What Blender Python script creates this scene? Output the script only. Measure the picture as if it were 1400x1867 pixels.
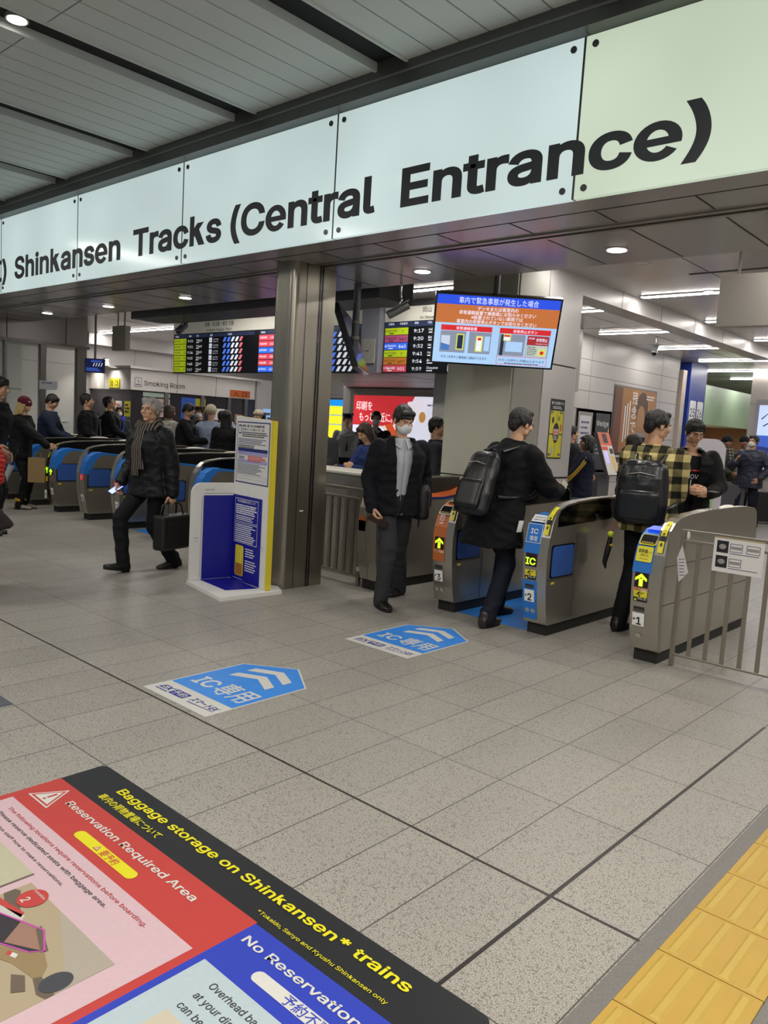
import bpy, bmesh, math, random
from math import pi, sin, cos, sqrt, atan2, radians
from mathutils import Vector, Matrix, noise, Quaternion
random.seed(7)
V = Vector
SC = bpy.context.scene
COL = SC.collection
for o in list(bpy.data.objects):
    bpy.data.objects.remove(o)

# ------------------------------------------------------------------ camera, world, light, exposure
CAM_H = 1.55
yaw, pitch, roll = radians(41.801), radians(6.244), radians(3.504)
fw = V((-sin(yaw)*cos(pitch), cos(yaw)*cos(pitch), -sin(pitch)))
r0 = V((cos(yaw), sin(yaw), 0)); u0 = r0.cross(fw)
rr = cos(roll)*r0 + sin(roll)*u0; uu = -sin(roll)*r0 + cos(roll)*u0
cd = bpy.data.cameras.new('camera'); cam = bpy.data.objects.new('camera', cd); COL.objects.link(cam)
cd.sensor_fit = 'HORIZONTAL'; cd.sensor_width = 36.0; cd.lens = 1427.13/1400*36; cd.clip_end = 200; cd.clip_start = .05
M = Matrix.Identity(4)
for i in range(3):
    M[i][0] = rr[i]; M[i][1] = uu[i]; M[i][2] = -fw[i]
M[2][3] = CAM_H
cam.matrix_world = M
SC.camera = cam
SC.view_settings.view_transform = 'Standard'; SC.view_settings.look = 'None'
SC.view_settings.exposure = 0.0; SC.view_settings.gamma = 1; SC.view_settings.use_curve_mapping = False
try:
    SC.cycles.max_bounces = 6; SC.cycles.diffuse_bounces = 3; SC.cycles.glossy_bounces = 3; SC.cycles.transmission_bounces = 4
    SC.cycles.sample_clamp_indirect = 4.0; SC.cycles.caustics_reflective = False; SC.cycles.caustics_refractive = False
    SC.cycles.use_denoising = True
except Exception:
    pass
w = bpy.data.worlds.new('hall_ambient'); SC.world = w; w.use_nodes = True
w.node_tree.nodes['Background'].inputs[0].default_value = (.80, .90, 1, 1)
w.node_tree.nodes['Background'].inputs[1].default_value = 0.19

def area(name, loc, sx, sy, power, col=(1, .96, .9), rot=(0, 0, 0)):
    l = bpy.data.lights.new(name, 'AREA'); l.shape = 'RECTANGLE'; l.size = sx; l.size_y = sy; l.energy = power; l.color = col
    o = bpy.data.objects.new(name, l); COL.objects.link(o); o.location = loc; o.rotation_euler = rot
    return o
# ceiling lamps of the concourse, over and behind the photographer
area('concourse_lamp', (-.6, .9, 3.95), .5, 2.6, 145, (1, .95, .87))
area('concourse_lamp', (-3.4, -.9, 3.95), .5, 2.6, 95, (1, .96, .9))
area('concourse_lamp', (1.8, 2.4, 3.95), .5, 2.6, 120, (1, .95, .87))
area('concourse_lamp', (-7.5, .2, 3.95), .5, 2.6, 95, (1, .96, .9))
area('concourse_lamp', (-11.5, 1.5, 3.95), .5, 2.6, 55, (1, .96, .9))

# ------------------------------------------------------------------ materials
def lin(c):
    return c/12.92 if c <= .04045 else ((c+.055)/1.055)**2.4
def hexc(h):
    h = h.lstrip('#'); return tuple(lin(int(h[i:i+2], 16)/255) for i in (0, 2, 4))
MATS = {}
def mat(name, h, rough=.5, metal=0.0, emit=0.0, spec=None, bump=None, trans=0.0, alpha=1.0, coat=0.0, var=None):
    """bump=(scale,strength,stretch xyz); var=(scale, amount, stretch) colour variation"""
    if name in MATS: return MATS[name]
    m = bpy.data.materials.new(name); m.use_nodes = True; nt = m.node_tree; b = nt.nodes['Principled BSDF']
    c = hexc(h) if isinstance(h, str) else h
    b.inputs['Base Color'].default_value = (*c, 1); b.inputs['Roughness'].default_value = rough; b.inputs['Metallic'].default_value = metal
    if spec is not None: b.inputs['Specular IOR Level'].default_value = spec
    if coat: b.inputs['Coat Weight'].default_value = coat; b.inputs['Coat Roughness'].default_value = .08
    if emit:
        b.inputs['Emission Color'].default_value = (*c, 1); b.inputs['Emission Strength'].default_value = emit
    if trans: b.inputs['Transmission Weight'].default_value = trans
    if alpha < 1: b.inputs['Alpha'].default_value = alpha
    def coords(stretch):
        tc = nt.nodes.new('ShaderNodeTexCoord'); mp = nt.nodes.new('ShaderNodeMapping'); mp.inputs['Scale'].default_value = stretch
        nt.links.new(tc.outputs['Object'], mp.inputs['Vector']); return mp.outputs['Vector']
    if bump:
        n = nt.nodes.new('ShaderNodeTexNoise'); n.inputs['Scale'].default_value = bump[0]; n.inputs['Detail'].default_value = 4
        nt.links.new(coords(bump[2] if len(bump) > 2 else (1, 1, 1)), n.inputs['Vector'])
        bp = nt.nodes.new('ShaderNodeBump'); bp.inputs['Strength'].default_value = bump[1]; bp.inputs['Distance'].default_value = .01
        nt.links.new(n.outputs['Fac'], bp.inputs['Height']); nt.links.new(bp.outputs['Normal'], b.inputs['Normal'])
    if var:
        n = nt.nodes.new('ShaderNodeTexNoise'); n.inputs['Scale'].default_value = var[0]; n.inputs['Detail'].default_value = 5
        nt.links.new(coords(var[2] if len(var) > 2 else (1, 1, 1)), n.inputs['Vector'])
        rp = nt.nodes.new('ShaderNodeMapRange'); rp.inputs['To Min'].default_value = 1-var[1]; rp.inputs['To Max'].default_value = 1+var[1]
        nt.links.new(n.outputs['Fac'], rp.inputs['Value'])
        mx = nt.nodes.new('ShaderNodeVectorMath'); mx.operation = 'SCALE'; mx.inputs[0].default_value = c
        nt.links.new(rp.outputs['Result'], mx.inputs['Scale']); nt.links.new(mx.outputs['Vector'], b.inputs['Base Color'])
        if metal > .5:
            r2 = nt.nodes.new('ShaderNodeMapRange'); r2.inputs['To Min'].default_value = max(.05, rough-.04); r2.inputs['To Max'].default_value = rough+.04
            nt.links.new(n.outputs['Fac'], r2.inputs['Value']); nt.links.new(r2.outputs['Result'], b.inputs['Roughness'])
    MATS[name] = m
    return m

def floor_material():
    m = bpy.data.materials.new('granite_floor'); m.use_nodes = True; nt = m.node_tree; N = nt.nodes; L = nt.links; b = N['Principled BSDF']
    g = N.new('ShaderNodeNewGeometry'); sep = N.new('ShaderNodeSeparateXYZ'); L.new(g.outputs['Position'], sep.inputs[0])
    def math_(op, a, b_=None, c=None):
        n = N.new('ShaderNodeMath'); n.operation = op
        for i, v in enumerate((a, b_, c)):
            if v is None: continue
            if isinstance(v, (int, float)): n.inputs[i].default_value = v
            else: L.new(v, n.inputs[i])
        return n.outputs[0]
    def line(coord, off, pitch, wid):
        t = math_('DIVIDE', math_('SUBTRACT', coord, off), pitch)
        f = math_('SUBTRACT', t, math_('FLOOR', math_('ADD', t, .5)))
        return math_('LESS_THAN', math_('ABSOLUTE', f), wid/pitch/2)
    thin = math_('MAXIMUM', line(sep.outputs[0], -1.19, .310, .0052), line(sep.outputs[1], 2.298, .6175, .0052))
    thick = math_('MAXIMUM', math_('LESS_THAN', math_('ABSOLUTE', math_('SUBTRACT', sep.outputs[0], -1.19)), .0075),
                  math_('LESS_THAN', math_('ABSOLUTE', math_('SUBTRACT', sep.outputs[1], 2.297)), .0068))
    near = math_('LESS_THAN', sep.outputs[1], 4.65)
    thick = math_('MULTIPLY', thick, near)
    n1 = N.new('ShaderNodeTexNoise'); n1.inputs['Scale'].default_value = 260; n1.inputs['Detail'].default_value = 3
    n2 = N.new('ShaderNodeTexVoronoi'); n2.inputs['Scale'].default_value = 165
    n3 = N.new('ShaderNodeTexNoise'); n3.inputs['Scale'].default_value = 1.1; n3.inputs['Detail'].default_value = 5
    for n in (n1, n2, n3): L.new(g.outputs['Position'], n.inputs['Vector'])
    r1 = N.new('ShaderNodeValToRGB'); L.new(n1.outputs['Fac'], r1.inputs['Fac'])
    e = r1.color_ramp.elements
    e[0].position = .30; e[0].color = (*hexc('4a4845'), 1); e[1].position = .70; e[1].color = (*hexc('bdb9b1'), 1)
    x = e.new(.47); x.color = (*hexc('8c8880'), 1)
    sp = N.new('ShaderNodeSeparateColor'); L.new(n2.outputs['Color'], sp.inputs[0])
    spk = math_('MULTIPLY', math_('GREATER_THAN', sp.outputs[0], .86), .45)
    mx = N.new('ShaderNodeMix'); mx.data_type = 'RGBA'; L.new(spk, mx.inputs['Factor']); L.new(r1.outputs['Color'], mx.inputs['A']); mx.inputs['B'].default_value = (*hexc('38332e'), 1)
    # tile to tile tone
    cx = math_('FLOOR', math_('DIVIDE', math_('SUBTRACT', sep.outputs[0], -1.19), .31)); cy = math_('FLOOR', math_('DIVIDE', math_('SUBTRACT', sep.outputs[1], 2.298), .6175))
    cb = N.new('ShaderNodeCombineXYZ'); L.new(cx, cb.inputs[0]); L.new(cy, cb.inputs[1])
    wn = N.new('ShaderNodeTexWhiteNoise'); L.new(cb.outputs[0], wn.inputs['Vector'])
    tone = math_('ADD', math_('MULTIPLY', wn.outputs['Value'], .10), math_('ADD', math_('MULTIPLY', n3.outputs['Fac'], .26), .80))
    sc = N.new('ShaderNodeVectorMath'); sc.operation = 'SCALE'; L.new(mx.outputs['Result'], sc.inputs[0]); L.new(tone, sc.inputs['Scale'])
    m2 = N.new('ShaderNodeMix'); m2.data_type = 'RGBA'; L.new(math_('MULTIPLY', thin, .85), m2.inputs['Factor']); L.new(sc.outputs[0], m2.inputs['A']); m2.inputs['B'].default_value = (*hexc('35322f'), 1)
    m3 = N.new('ShaderNodeMix'); m3.data_type = 'RGBA'; L.new(thick, m3.inputs['Factor']); L.new(m2.outputs['Result'], m3.inputs['A']); m3.inputs['B'].default_value = (*hexc('2c2826'), 1)
    L.new(m3.outputs['Result'], b.inputs['Base Color'])
    rg = N.new('ShaderNodeMapRange'); rg.inputs['To Min'].default_value = .30; rg.inputs['To Max'].default_value = .50; L.new(n3.outputs['Fac'], rg.inputs['Value']); L.new(rg.outputs[0], b.inputs['Roughness'])
    b.inputs['Specular IOR Level'].default_value = .35
    bp = N.new('ShaderNodeBump'); bp.inputs['Strength'].default_value = .05; bp.inputs['Distance'].default_value = .001; L.new(n1.outputs['Fac'], bp.inputs['Height']); L.new(bp.outputs[0], b.inputs['Normal'])
    return m

# ------------------------------------------------------------------ mesh builder
def frame(o, ux, uy):
    o = V(o); ux = V(ux).normalized(); uy = V(uy).normalized(); return (o, ux, uy, ux.cross(uy))
try:
    INTER = bpy.data.fonts.load(bpy.utils.system_resource('DATAFILES') + '/fonts/Inter.woff2')
except Exception:
    INTER = None
_tc = {}
def _glyphs(s, shear, font, b=0.0):
    c = bpy.data.curves.new('glyphs', 'FONT'); c.body = s; c.size = 1; c.shear = shear; c.resolution_u = 3
    if b: c.bevel_depth = b; c.bevel_resolution = 0
    if font: c.font = font
    o = bpy.data.objects.new('glyphs', c); me = o.to_mesh()
    vs = [tuple(v.co) for v in me.vertices]; fs = [tuple(p.vertices) for p in me.polygons]
    o.to_mesh_clear(); bpy.data.objects.remove(o); bpy.data.curves.remove(c)
    if b:      # drop the back half of the swollen letters
        keep = [i for i, v in enumerate(vs) if v[2] > -.5*b]; new = {i: j for j, i in enumerate(keep)}
        fs = [tuple(new[i] for i in q) for q in fs if all(i in new for i in q)]; vs = [(vs[i][0], vs[i][1], max(0, vs[i][2]/b)) for i in keep]
    return vs, fs
def _islands(vs, fs):
    p = list(range(len(vs)))
    def f(i):
        while p[i] != i: p[i] = p[p[i]]; i = p[i]
        return i
    for q in fs:
        for k in q[1:]:
            a, b = f(q[0]), f(k)
            if a != b: p[max(a, b)] = min(a, b)
    return [f(i) for i in range(len(vs))]
_nc = {}
def text_geo(s, b=0.0, shear=0.0):
    """outline fill of a string, swollen by b; k and e are drawn from strokes because their overlapping contours fill badly"""
    key = (s, shear, round(b, 4))
    if key in _tc: return _tc[key]
    latin = INTER and all(ord(ch) < 0x250 for ch in s)
    sub = {'k': 'h', 'e': 'o'}
    if latin and any(ch in sub for ch in s):
        vs, fs = _glyphs(''.join(sub.get(ch, ch) for ch in s), shear, INTER, b); r = _islands(vs, fs); cx = {}
        for i, v in enumerate(vs): cx.setdefault(r[i], []).append(v[0]-shear*v[1])
        order = sorted(cx, key=lambda q: (min(cx[q])+max(cx[q]))/2); n = 0; kill = []
        for ch in s:
            c = sub.get(ch, ch)
            if (c, b) not in _nc: v1, f1 = _glyphs(c, 0, INTER, b); _nc[(c, b)] = len(set(_islands(v1, f1)))
            if ch in sub: kill.append((ch, order[n:n+_nc[(c, b)]]))
            n += _nc[(c, b)]
        dead = set(sum([q for _, q in kill], [])); keep = [i for i in range(len(vs)) if r[i] not in dead]; new = {i: j for j, i in enumerate(keep)}
        nv = [vs[i] for i in keep]; nf = [tuple(new[i] for i in q) for q in fs if q[0] in new]
        for ch, kk in kill:
            pts = [vs[i] for i in range(len(vs)) if r[i] in kk]; y0 = min(p[1] for p in pts); y1 = max(p[1] for p in pts)
            un = [p[0]-shear*p[1] for p in pts]; x0, x1 = min(un), max(un); W = x1-x0; st = (.070+1.45*b)/W; sy = (.062+1.35*b)/(y1-y0)
            if ch == 'k': parts = [(0, [(0, 0), (st, 0), (st, 1), (0, 1)]), (.3, [(.10, .36-st*.7), (.10, .36+st*.3), (.90-st*1.3, .75), (.94, .75)]), (.6, [(.30, .40), (.34+st*.9, .56), (1.02, 0), (1.02-st*1.35, 0)])]
            else:
                parts = []; N_ = 26; a1 = radians(326)
                for q in range(N_):
                    u0_, u1_ = a1*q/N_, a1*(q+1)/N_; P_ = lambda u, k_: (.5+(.5-st*k_)*cos(u), .5+(.5-sy*k_)*sin(u)); parts.append((0, [P_(u0_, 0), P_(u1_, 0), P_(u1_, 1), P_(u0_, 1)]))
                parts.append((.4, [(st*.6, .5-sy*.52), (.99, .5-sy*.52), (1, .5), (.99, .5+sy*.36), (st*.6, .5+sy*.36)]))
            for z, poly in parts:
                b0 = len(nv); nv += [((x0+W*px)+shear*(y0+(y1-y0)*py), y0+(y1-y0)*py, z) for px, py in poly]; nf.append(tuple(range(b0, b0+len(poly))))
        _tc[key] = (nv, nf)
    else: _tc[key] = _glyphs(s, shear, INTER if latin else None, b)
    return _tc[key]

class MB:
    def __init__(s): s.v = []; s.f = []; s.m = []; s.mats = []; s.sm = []
    def mi(s, m):
        if m not in s.mats: s.mats.append(m)
        return s.mats.index(m)
    def add(s, vs, fs, m, smooth=False):
        b = len(s.v); s.v += [V(x) for x in vs]; i = s.mi(m)
        for f in fs: s.f.append(tuple(b+k for k in f)); s.m.append(i); s.sm.append(smooth)
        return s
    def box(s, a, b, m):
        x0, y0, z0 = [min(p, q) for p, q in zip(a, b)]; x1, y1, z1 = [max(p, q) for p, q in zip(a, b)]
        return s.add([(x0, y0, z0), (x1, y0, z0), (x1, y1, z0), (x0, y1, z0), (x0, y0, z1), (x1, y0, z1), (x1, y1, z1), (x0, y1, z1)],
              [(3, 2, 1, 0), (4, 5, 6, 7), (0, 1, 5, 4), (1, 2, 6, 5), (2, 3, 7, 6), (3, 0, 4, 7)], m)
    def obox(s, c, ax, ay, az, m):   # oriented box, half-axis vectors
        c, ax, ay, az = V(c), V(ax), V(ay), V(az); vs = []
        for k in (-1, 1):
            for i, j in ((-1, -1), (1, -1), (1, 1), (-1, 1)): vs.append(c+ax*i+ay*j+az*k)
        return s.add(vs, [(3, 2, 1, 0), (4, 5, 6, 7), (0, 1, 5, 4), (1, 2, 6, 5), (2, 3, 7, 6), (3, 0, 4, 7)], m)
    def cyl(s, a, b, r, m, n=16, r2=None, smooth=True):
        a, b = V(a), V(b); r2 = r if r2 is None else r2; d = (b-a).normalized(); t = d.orthogonal().normalized(); u = d.cross(t); vs = []
        for p, q in ((a, r), (b, r2)):
            for i in range(n): vs.append(p+(t*cos(2*pi*i/n)+u*sin(2*pi*i/n))*q)
        s.add(vs, [(i, (i+1) % n, n+(i+1) % n, n+i) for i in range(n)], m, smooth)
        return s.add(vs, [tuple(range(n-1, -1, -1)), tuple(range(n, 2*n))], m)
    def tube(s, pts, r, m, n=8):
        pts = [V(p) for p in pts]; vs = []; t = None
        for i, p in enumerate(pts):
            d = (pts[min(i+1, len(pts)-1)]-pts[max(i-1, 0)]).normalized()
            t = d.orthogonal().normalized() if t is None else (t-d*t.dot(d)).normalized()
            u = d.cross(t); rad = r[i] if isinstance(r, (list, tuple)) else r
            for k in range(n): vs.append(p+(t*cos(2*pi*k/n)+u*sin(2*pi*k/n))*rad)
        fs = [(i*n+k, i*n+(k+1) % n, (i+1)*n+(k+1) % n, (i+1)*n+k) for i in range(len(pts)-1) for k in range(n)]
        s.add(vs, fs, m, True)
        L = len(pts)-1
        return s.add([vs[k] for k in range(n)]+[vs[L*n+k] for k in range(n)], [tuple(range(n-1, -1, -1)), tuple(range(n, 2*n))], m)
    def ball(s, c, r, m, nu=16, nv=10, rot=None):
        c = V(c); r = (r, r, r) if isinstance(r, (int, float)) else r; vs = []; R = rot or Matrix.Identity(3)
        for j in range(nv+1):
            th = pi*j/nv
            for i in range(nu):
                ph = 2*pi*i/nu; vs.append(c+R @ V((r[0]*sin(th)*cos(ph), r[1]*sin(th)*sin(ph), r[2]*cos(th))))
        fs = [(j*nu+i, (j+1)*nu+i, (j+1)*nu+(i+1) % nu, j*nu+(i+1) % nu) for j in range(nv) for i in range(nu)]
        return s.add(vs, fs, m, True)
    def prism(s, pts, d, m, mside=None, smooth=False):   # polygon pts (3D, planar) extruded along d
        pts = [V(p) for p in pts]; d = V(d); n = len(pts); vs = pts+[p+d for p in pts]
        nrm = V((0, 0, 0))
        for i in range(n): nrm += pts[i].cross(pts[(i+1) % n])
        flip = nrm.dot(d) > 0
        caps = [tuple(range(n-1, -1, -1)), tuple(range(n, 2*n))] if flip else [tuple(range(n)), tuple(range(2*n-1, n-1, -1))]
        sides = [(i, (i+1) % n, n+(i+1) % n, n+i) if flip else (n+i, n+(i+1) % n, (i+1) % n, i) for i in range(n)]
        s.add(vs, caps, m); return s.add(vs, sides, mside or m, smooth)
    # ---- flat graphics in a frame F=(o,ux,uy,n)
    def P(s, F, x, y, l=0): return F[0]+F[1]*x+F[2]*y+F[3]*l
    def poly(s, F, pts, m, l=.001): return s.add([s.P(F, x, y, l) for x, y in pts], [tuple(range(len(pts)))], m)
    def rect(s, F, x0, y0, x1, y1, m, l=.001): return s.poly(F, [(x0, y0), (x1, y0), (x1, y1), (x0, y1)], m, l)
    def outline(s, F, x0, y0, x1, y1, t, m, l=.001):
        s.rect(F, x0, y0, x1, y0+t, m, l); s.rect(F, x0, y1-t, x1, y1, m, l); s.rect(F, x0, y0+t, x0+t, y1-t, m, l); return s.rect(F, x1-t, y0+t, x1, y1-t, m, l)
    def disc(s, F, x, y, r, m, l=.001, ry=None, n=28): return s.poly(F, [(x+r*cos(2*pi*i/n), y+(ry or r)*sin(2*pi*i/n)) for i in range(n)], m, l)
    def rrect(s, F, x0, y0, x1, y1, r, m, l=.001, corners=(1, 1, 1, 1)):
        pts = []
        for k, (cx, cy, a) in enumerate(((x1-r, y1-r, 0), (x0+r, y1-r, 90), (x0+r, y0+r, 180), (x1-r, y0+r, 270))):
            if corners[k]: pts += [(cx+r*cos(radians(a+t)), cy+r*sin(radians(a+t))) for t in range(0, 91, 15)]
            else: pts.append(((x1, y1), (x0, y1), (x0, y0), (x1, y0))[k])
        return s.poly(F, pts, m, l)
    def text(s, F, t, x, y, h, m, l=.002, w=None, align='l', bold=0, shear=0, maxw=None):
        """cap height h; baseline at y; w forces the width; bold = stroke growth as a share of h"""
        kk_ = .727 if all(ord(ch) < 0x250 for ch in t) else .80
        vs, fs = text_geo(t, bold*.15*kk_, shear)
        if not vs: return s
        x0 = min(p[0] for p in vs); x1 = max(p[0] for p in vs); k = h/kk_; kx = k
        if w: kx = w/(x1-x0)
        elif maxw and k*(x1-x0) > maxw: kx = maxw/(x1-x0)
        W = kx*(x1-x0); ox = x if align == 'l' else (x-W/2 if align == 'c' else x-W)
        s.add([s.P(F, ox+(p[0]-x0)*kx, y+p[1]*k, l+p[2]*.0004) for p in vs], fs, m)
        return s
    def lines(s, F, x0, y0, x1, n, pitch, h, m, l=.0015, rag=.25, seed=1):   # rows of small print too small to read
        r = random.Random(seed)
        for i in range(n):
            y = y0-i*pitch; x = x0; end = x1-(x1-x0)*rag*r.random()
            while x < end:
                q = min(end, x+h*(1+2.4*r.random())); s.rect(F, x, y-h/2, q, y+h/2, m, l); x = q+h*.45
        return s
    def build(s, name, parent=None, kind=None, at=None, bevel=0.0, label=None, seg=2):
        me = bpy.data.meshes.new(name)
        a = V(at) if at is not None else V((0, 0, 0))
        me.from_pydata([tuple(v-a) for v in s.v], [], s.f)
        for m in s.mats: me.materials.append(m)
        me.polygons.foreach_set('material_index', s.m); me.polygons.foreach_set('use_smooth', s.sm); me.update()
        o = bpy.data.objects.new(name, me); COL.objects.link(o)
        if parent is not None: o.parent = parent
        elif at is not None: o.location = a
        if kind: o['kind'] = kind
        if label: o['label'] = label
        if bevel:
            b = o.modifiers.new('edge', 'BEVEL'); b.width = bevel; b.segments = seg; b.limit_method = 'ANGLE'; b.angle_limit = radians(40)
        return o
def tag(o, label, cat, group=None, kind=None):
    o['label'] = label; o['category'] = cat
    if group: o['group'] = group
    if kind: o['kind'] = kind
    return o
def thing(name, label, cat, loc=(0, 0, 0), rz=0.0, group=None):
    o = bpy.data.objects.new(name, None); COL.objects.link(o); o.location = loc; o.rotation_euler = (0, 0, rz); o.empty_display_size = .05
    return tag(o, label, cat, group)
def copy_tree(o, parent=None):
    c = o.copy(); COL.objects.link(c)
    if parent: c.parent = parent
    for ch in o.children: copy_tree(ch, c)
    return c

# common materials
STEEL = mat('brushed_steel', 'aaa59b', .24, .78)
STEELD = mat('dark_brushed_steel', '9c978b', .30, .9, var=(2, .15, (6, 6, 1)), bump=(90, .02, (1, 1, 20)))
STEELB = mat('steel_bar', '9a9386', .38, .9)
CHROME = mat('polished_chrome', 'd8d8d8', .12, 1.0)
ALU = mat('grey_soffit_panel', 'a8a4a2', .25, .35, var=(.6, .06)); ALU2 = mat('grey_bulkhead_panel', '9a9896', .45, .2)
WHITE = mat('white_print', 'e8e8e6', .5)
BLACK = mat('black_print', '15151a', .5)
BLACKP = mat('black_plastic', '0d0d0f', .25, coat=.3)
RUBBER = mat('black_plinth', '171614', .6)
YELLOW = mat('yellow_label', 'd9cf2e', .45)
BLUE = mat('blue_enamel', '2472c8', .4)
NAVY = mat('navy_print', '1d2a6b', .5)
RED = mat('red_print', 'd8453f', .5)
ORANGE = mat('orange_enamel', 'c8622c', .4)
# ================================================================== SETTING
ST = 'structure'
ZS, ZI, ZC = 2.95, 3.24, 4.03
YF = 4.27
PANEL = mat('white_wall_panel', 'bfbbba', .35, var=(.8, .03))
PANELG = mat('grey_green_panel', 'b9bbab', .35, var=(1, .03))
JOINT = mat('pale_panel_joint', '77726f', .7)
GROOVE = mat('panel_joint', '2a2827', .7)
DARKF = mat('dark_fascia', '4a4c4e', .45, .3)
GREYP = mat('grey_panel', '8d8a88', .4)
MB().box((-32, -7, -.12), (9, 42, 0), floor_material()).build('floor', kind=ST)
# dark stone strips beside the tactile paving
STRIP = mat('dark_granite_strip', '6a6763', .5, var=(160, .35))
mb = MB(); mb.box((-.872, -3, 0), (-.815, 7, .003), STRIP); mb.box((-.505, -3, 0), (-.44, 7, .003), STRIP); mb.build('trim_1', kind=ST)
# slatted concourse ceiling
SLAT = mat('ceiling_slat', 'ccd3d0', .55)
SLATG = mat('slat_gap', '14181a', .8)
BAND = mat('dark_ceiling_recess', '14181b', .7)
mb = MB(); mb.box((-24, -7, ZC+.05), (9, YF-.02, ZC+.12), SLATG)
k0 = -4.06
for i in range(-8, 13):
    b0 = k0-1.632*i          # recess spans b0 .. b0+.29
    s0 = b0+.29; n = 6; wd = (1.632-.29)/n
    for j in range(n):
        for ya, yb in ((-7, -2.5), (-2.49, 2.435), (2.445, YF-.05)):
            mb.box((s0+j*wd+.006, ya, ZC), (s0+(j+1)*wd-.006, yb, ZC+.05), SLAT)
    mb.box((b0-.012, -7, ZC-.012), (b0+.012, YF-.05, ZC+.05), SLAT); mb.box((b0+.278, -7, ZC-.012), (b0+.302, YF-.05, ZC+.05), SLAT)
mb.build('ceiling', kind=ST)
mb = MB(); mb.box((-24, -7, ZC+.10), (9, YF-.02, ZC+.4), BAND); mb.build('ceiling_recess', kind=ST)
# soffit over the gate line
mb = MB(); mb.box((-22, YF+.03, ZS), (6, 5.92, ZS+.5), ALU)
x = -1.84
for i in range(-8, 28):
    xx = x-.622*i; mb.box((xx-.006, YF+.26, ZS-.0015), (xx+.006, 4.84, ZS+.01), GROOVE); mb.box((xx-.006, 5.0, ZS-.0015), (xx+.006, 5.92, ZS+.01), GROOVE)
mb.box((-22, YF+.25, ZS-.0015), (6, YF+.262, ZS+.01), GROOVE)
mb.build('ceiling_soffit', kind=ST)
mb = MB(); mb.box((-22, 4.86, ZS-.012), (6, 4.90, ZS), STEELD); mb.box((-22, 4.95, ZS-.012), (6, 4.99, ZS), STEELD); mb.box((-22, 4.90, ZS-.004), (6, 4.95, ZS), BLACKP)
mb.build('trim_2', kind=ST)     # shutter rail
mb = MB(); mb.box((-22, YF-.10, 3.875), (6, YF+.03, ZC+.1), mat('fascia_trim', '5d605e', .4, .4)); mb.box((-22, YF-.06, 3.955), (6, YF-.105, 3.97), mat('trim_lip', '7d817e', .4)); mb.build('trim_3', kind=ST)
mb = MB(); mb.box((-22, YF+.035, ZS+.02), (6, YF+.3, 4.1), DARKF); mb.build('trim_4', kind=ST)
# inner hall ceiling with linear lamps' slots
INC = mat('inner_ceiling_panel', 'd2cdcb', .22, .15, var=(.5, .04))
mb = MB(); mb.box((-24, 5.92, ZI), (6, 34, ZI+.1), INC)
for i in range(14): mb.box((-24, 6.9+2.15*i, ZI-.0015), (6, 6.91+2.15*i, ZI+.01), GROOVE)
for xx in (-3.0, -1.6, -5.4, -8.2, -11.6, -14): mb.box((xx, 5.92, ZI-.0015), (xx+.008, 34, ZI+.01), GROOVE)
mb.build('ceiling_inner', kind=ST)
mb = MB(); mb.box((-22, 5.92, ZS), (6, 5.96, ZI), ALU); mb.build('trim_5', kind=ST)
# beam between the two rows of lamps
mb = MB(); mb.box((-4.5, 7.66, 3.06), (-4.22, 14.3, ZI), PANEL)
for yy in (8.6, 9.7, 10.8, 11.9, 13): mb.box((-4.23, yy, 3.06), (-4.2185, yy+.012, ZI), JOINT)
mb.build('beam', kind=ST)
# stainless pillar at the end of the shutter
mb = MB()
pts = [(-5.66, 5.16), (-5.68, 4.74)]+[(-5.60+.08*cos(radians(a)), 4.735+.08*sin(radians(a))) for a in range(190, 271, 16)]+[(-5.44, 4.655)]+[(-5.44+.06*cos(radians(a)), 4.715+.06*sin(radians(a))) for a in range(270, 361, 15)]+[(-5.38, 4.86)]
mb.prism([(x, y, 0) for x, y in pts]+[(-5.38, 5.16, 0)], (0, 0, ZS), STEELD)
pl = mb.build('pillar', kind=ST)
mb = MB()
for yy in (4.80, 4.955, 4.985): mb.box((-5.379, yy, 0), (-5.3765, yy+(.004 if yy < 4.9 else .017), ZS), BLACKP)
mb.box((-5.376, 4.84, .72), (-5.3745, 4.885, .73), WHITE)
mb.build('shutter_slot', parent=pl)
# white column in the hall
mb = MB()
mb.prism([(-5.22, 6.75, 0), (-4.42, 6.75, 0), (-4.42, 6.80, 0), (-4.30, 6.95, 0), (-4.30, 7.66, 0), (-5.22, 7.66, 0)], (0, 0, ZI), GREYP)
mb.box((-5.23, 6.73, 1.09), (-4.42, 6.80, ZI), PANELG); mb.box((-5.23, 6.73, 0), (-4.42, 6.80, 1.075), PANELG)
mb.box((-4.34, 7.0, 1.125), (-4.215, 7.67, 2.28), PANEL); mb.box((-4.34, 7.0, 2.295), (-4.215, 7.67, ZI), PANEL); mb.box((-4.34, 7.0, 0), (-4.215, 7.67, 1.105), PANEL)
mb.box((-4.34, 7.01, 1.0), (-4.225, 7.65, 2.4), GROOVE); mb.box((-5.22, 6.74, 1.0), (-4.43, 6.79, 1.2), GROOVE); mb.prism([(-4.43, 6.74, 0), (-4.40, 6.745, 0), (-4.225, 6.99, 0), (-4.25, 7.01, 0)], (0, 0, ZI), mat('column_reveal', '9a978f', .4))
mb.build('column_1', kind=ST)
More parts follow.
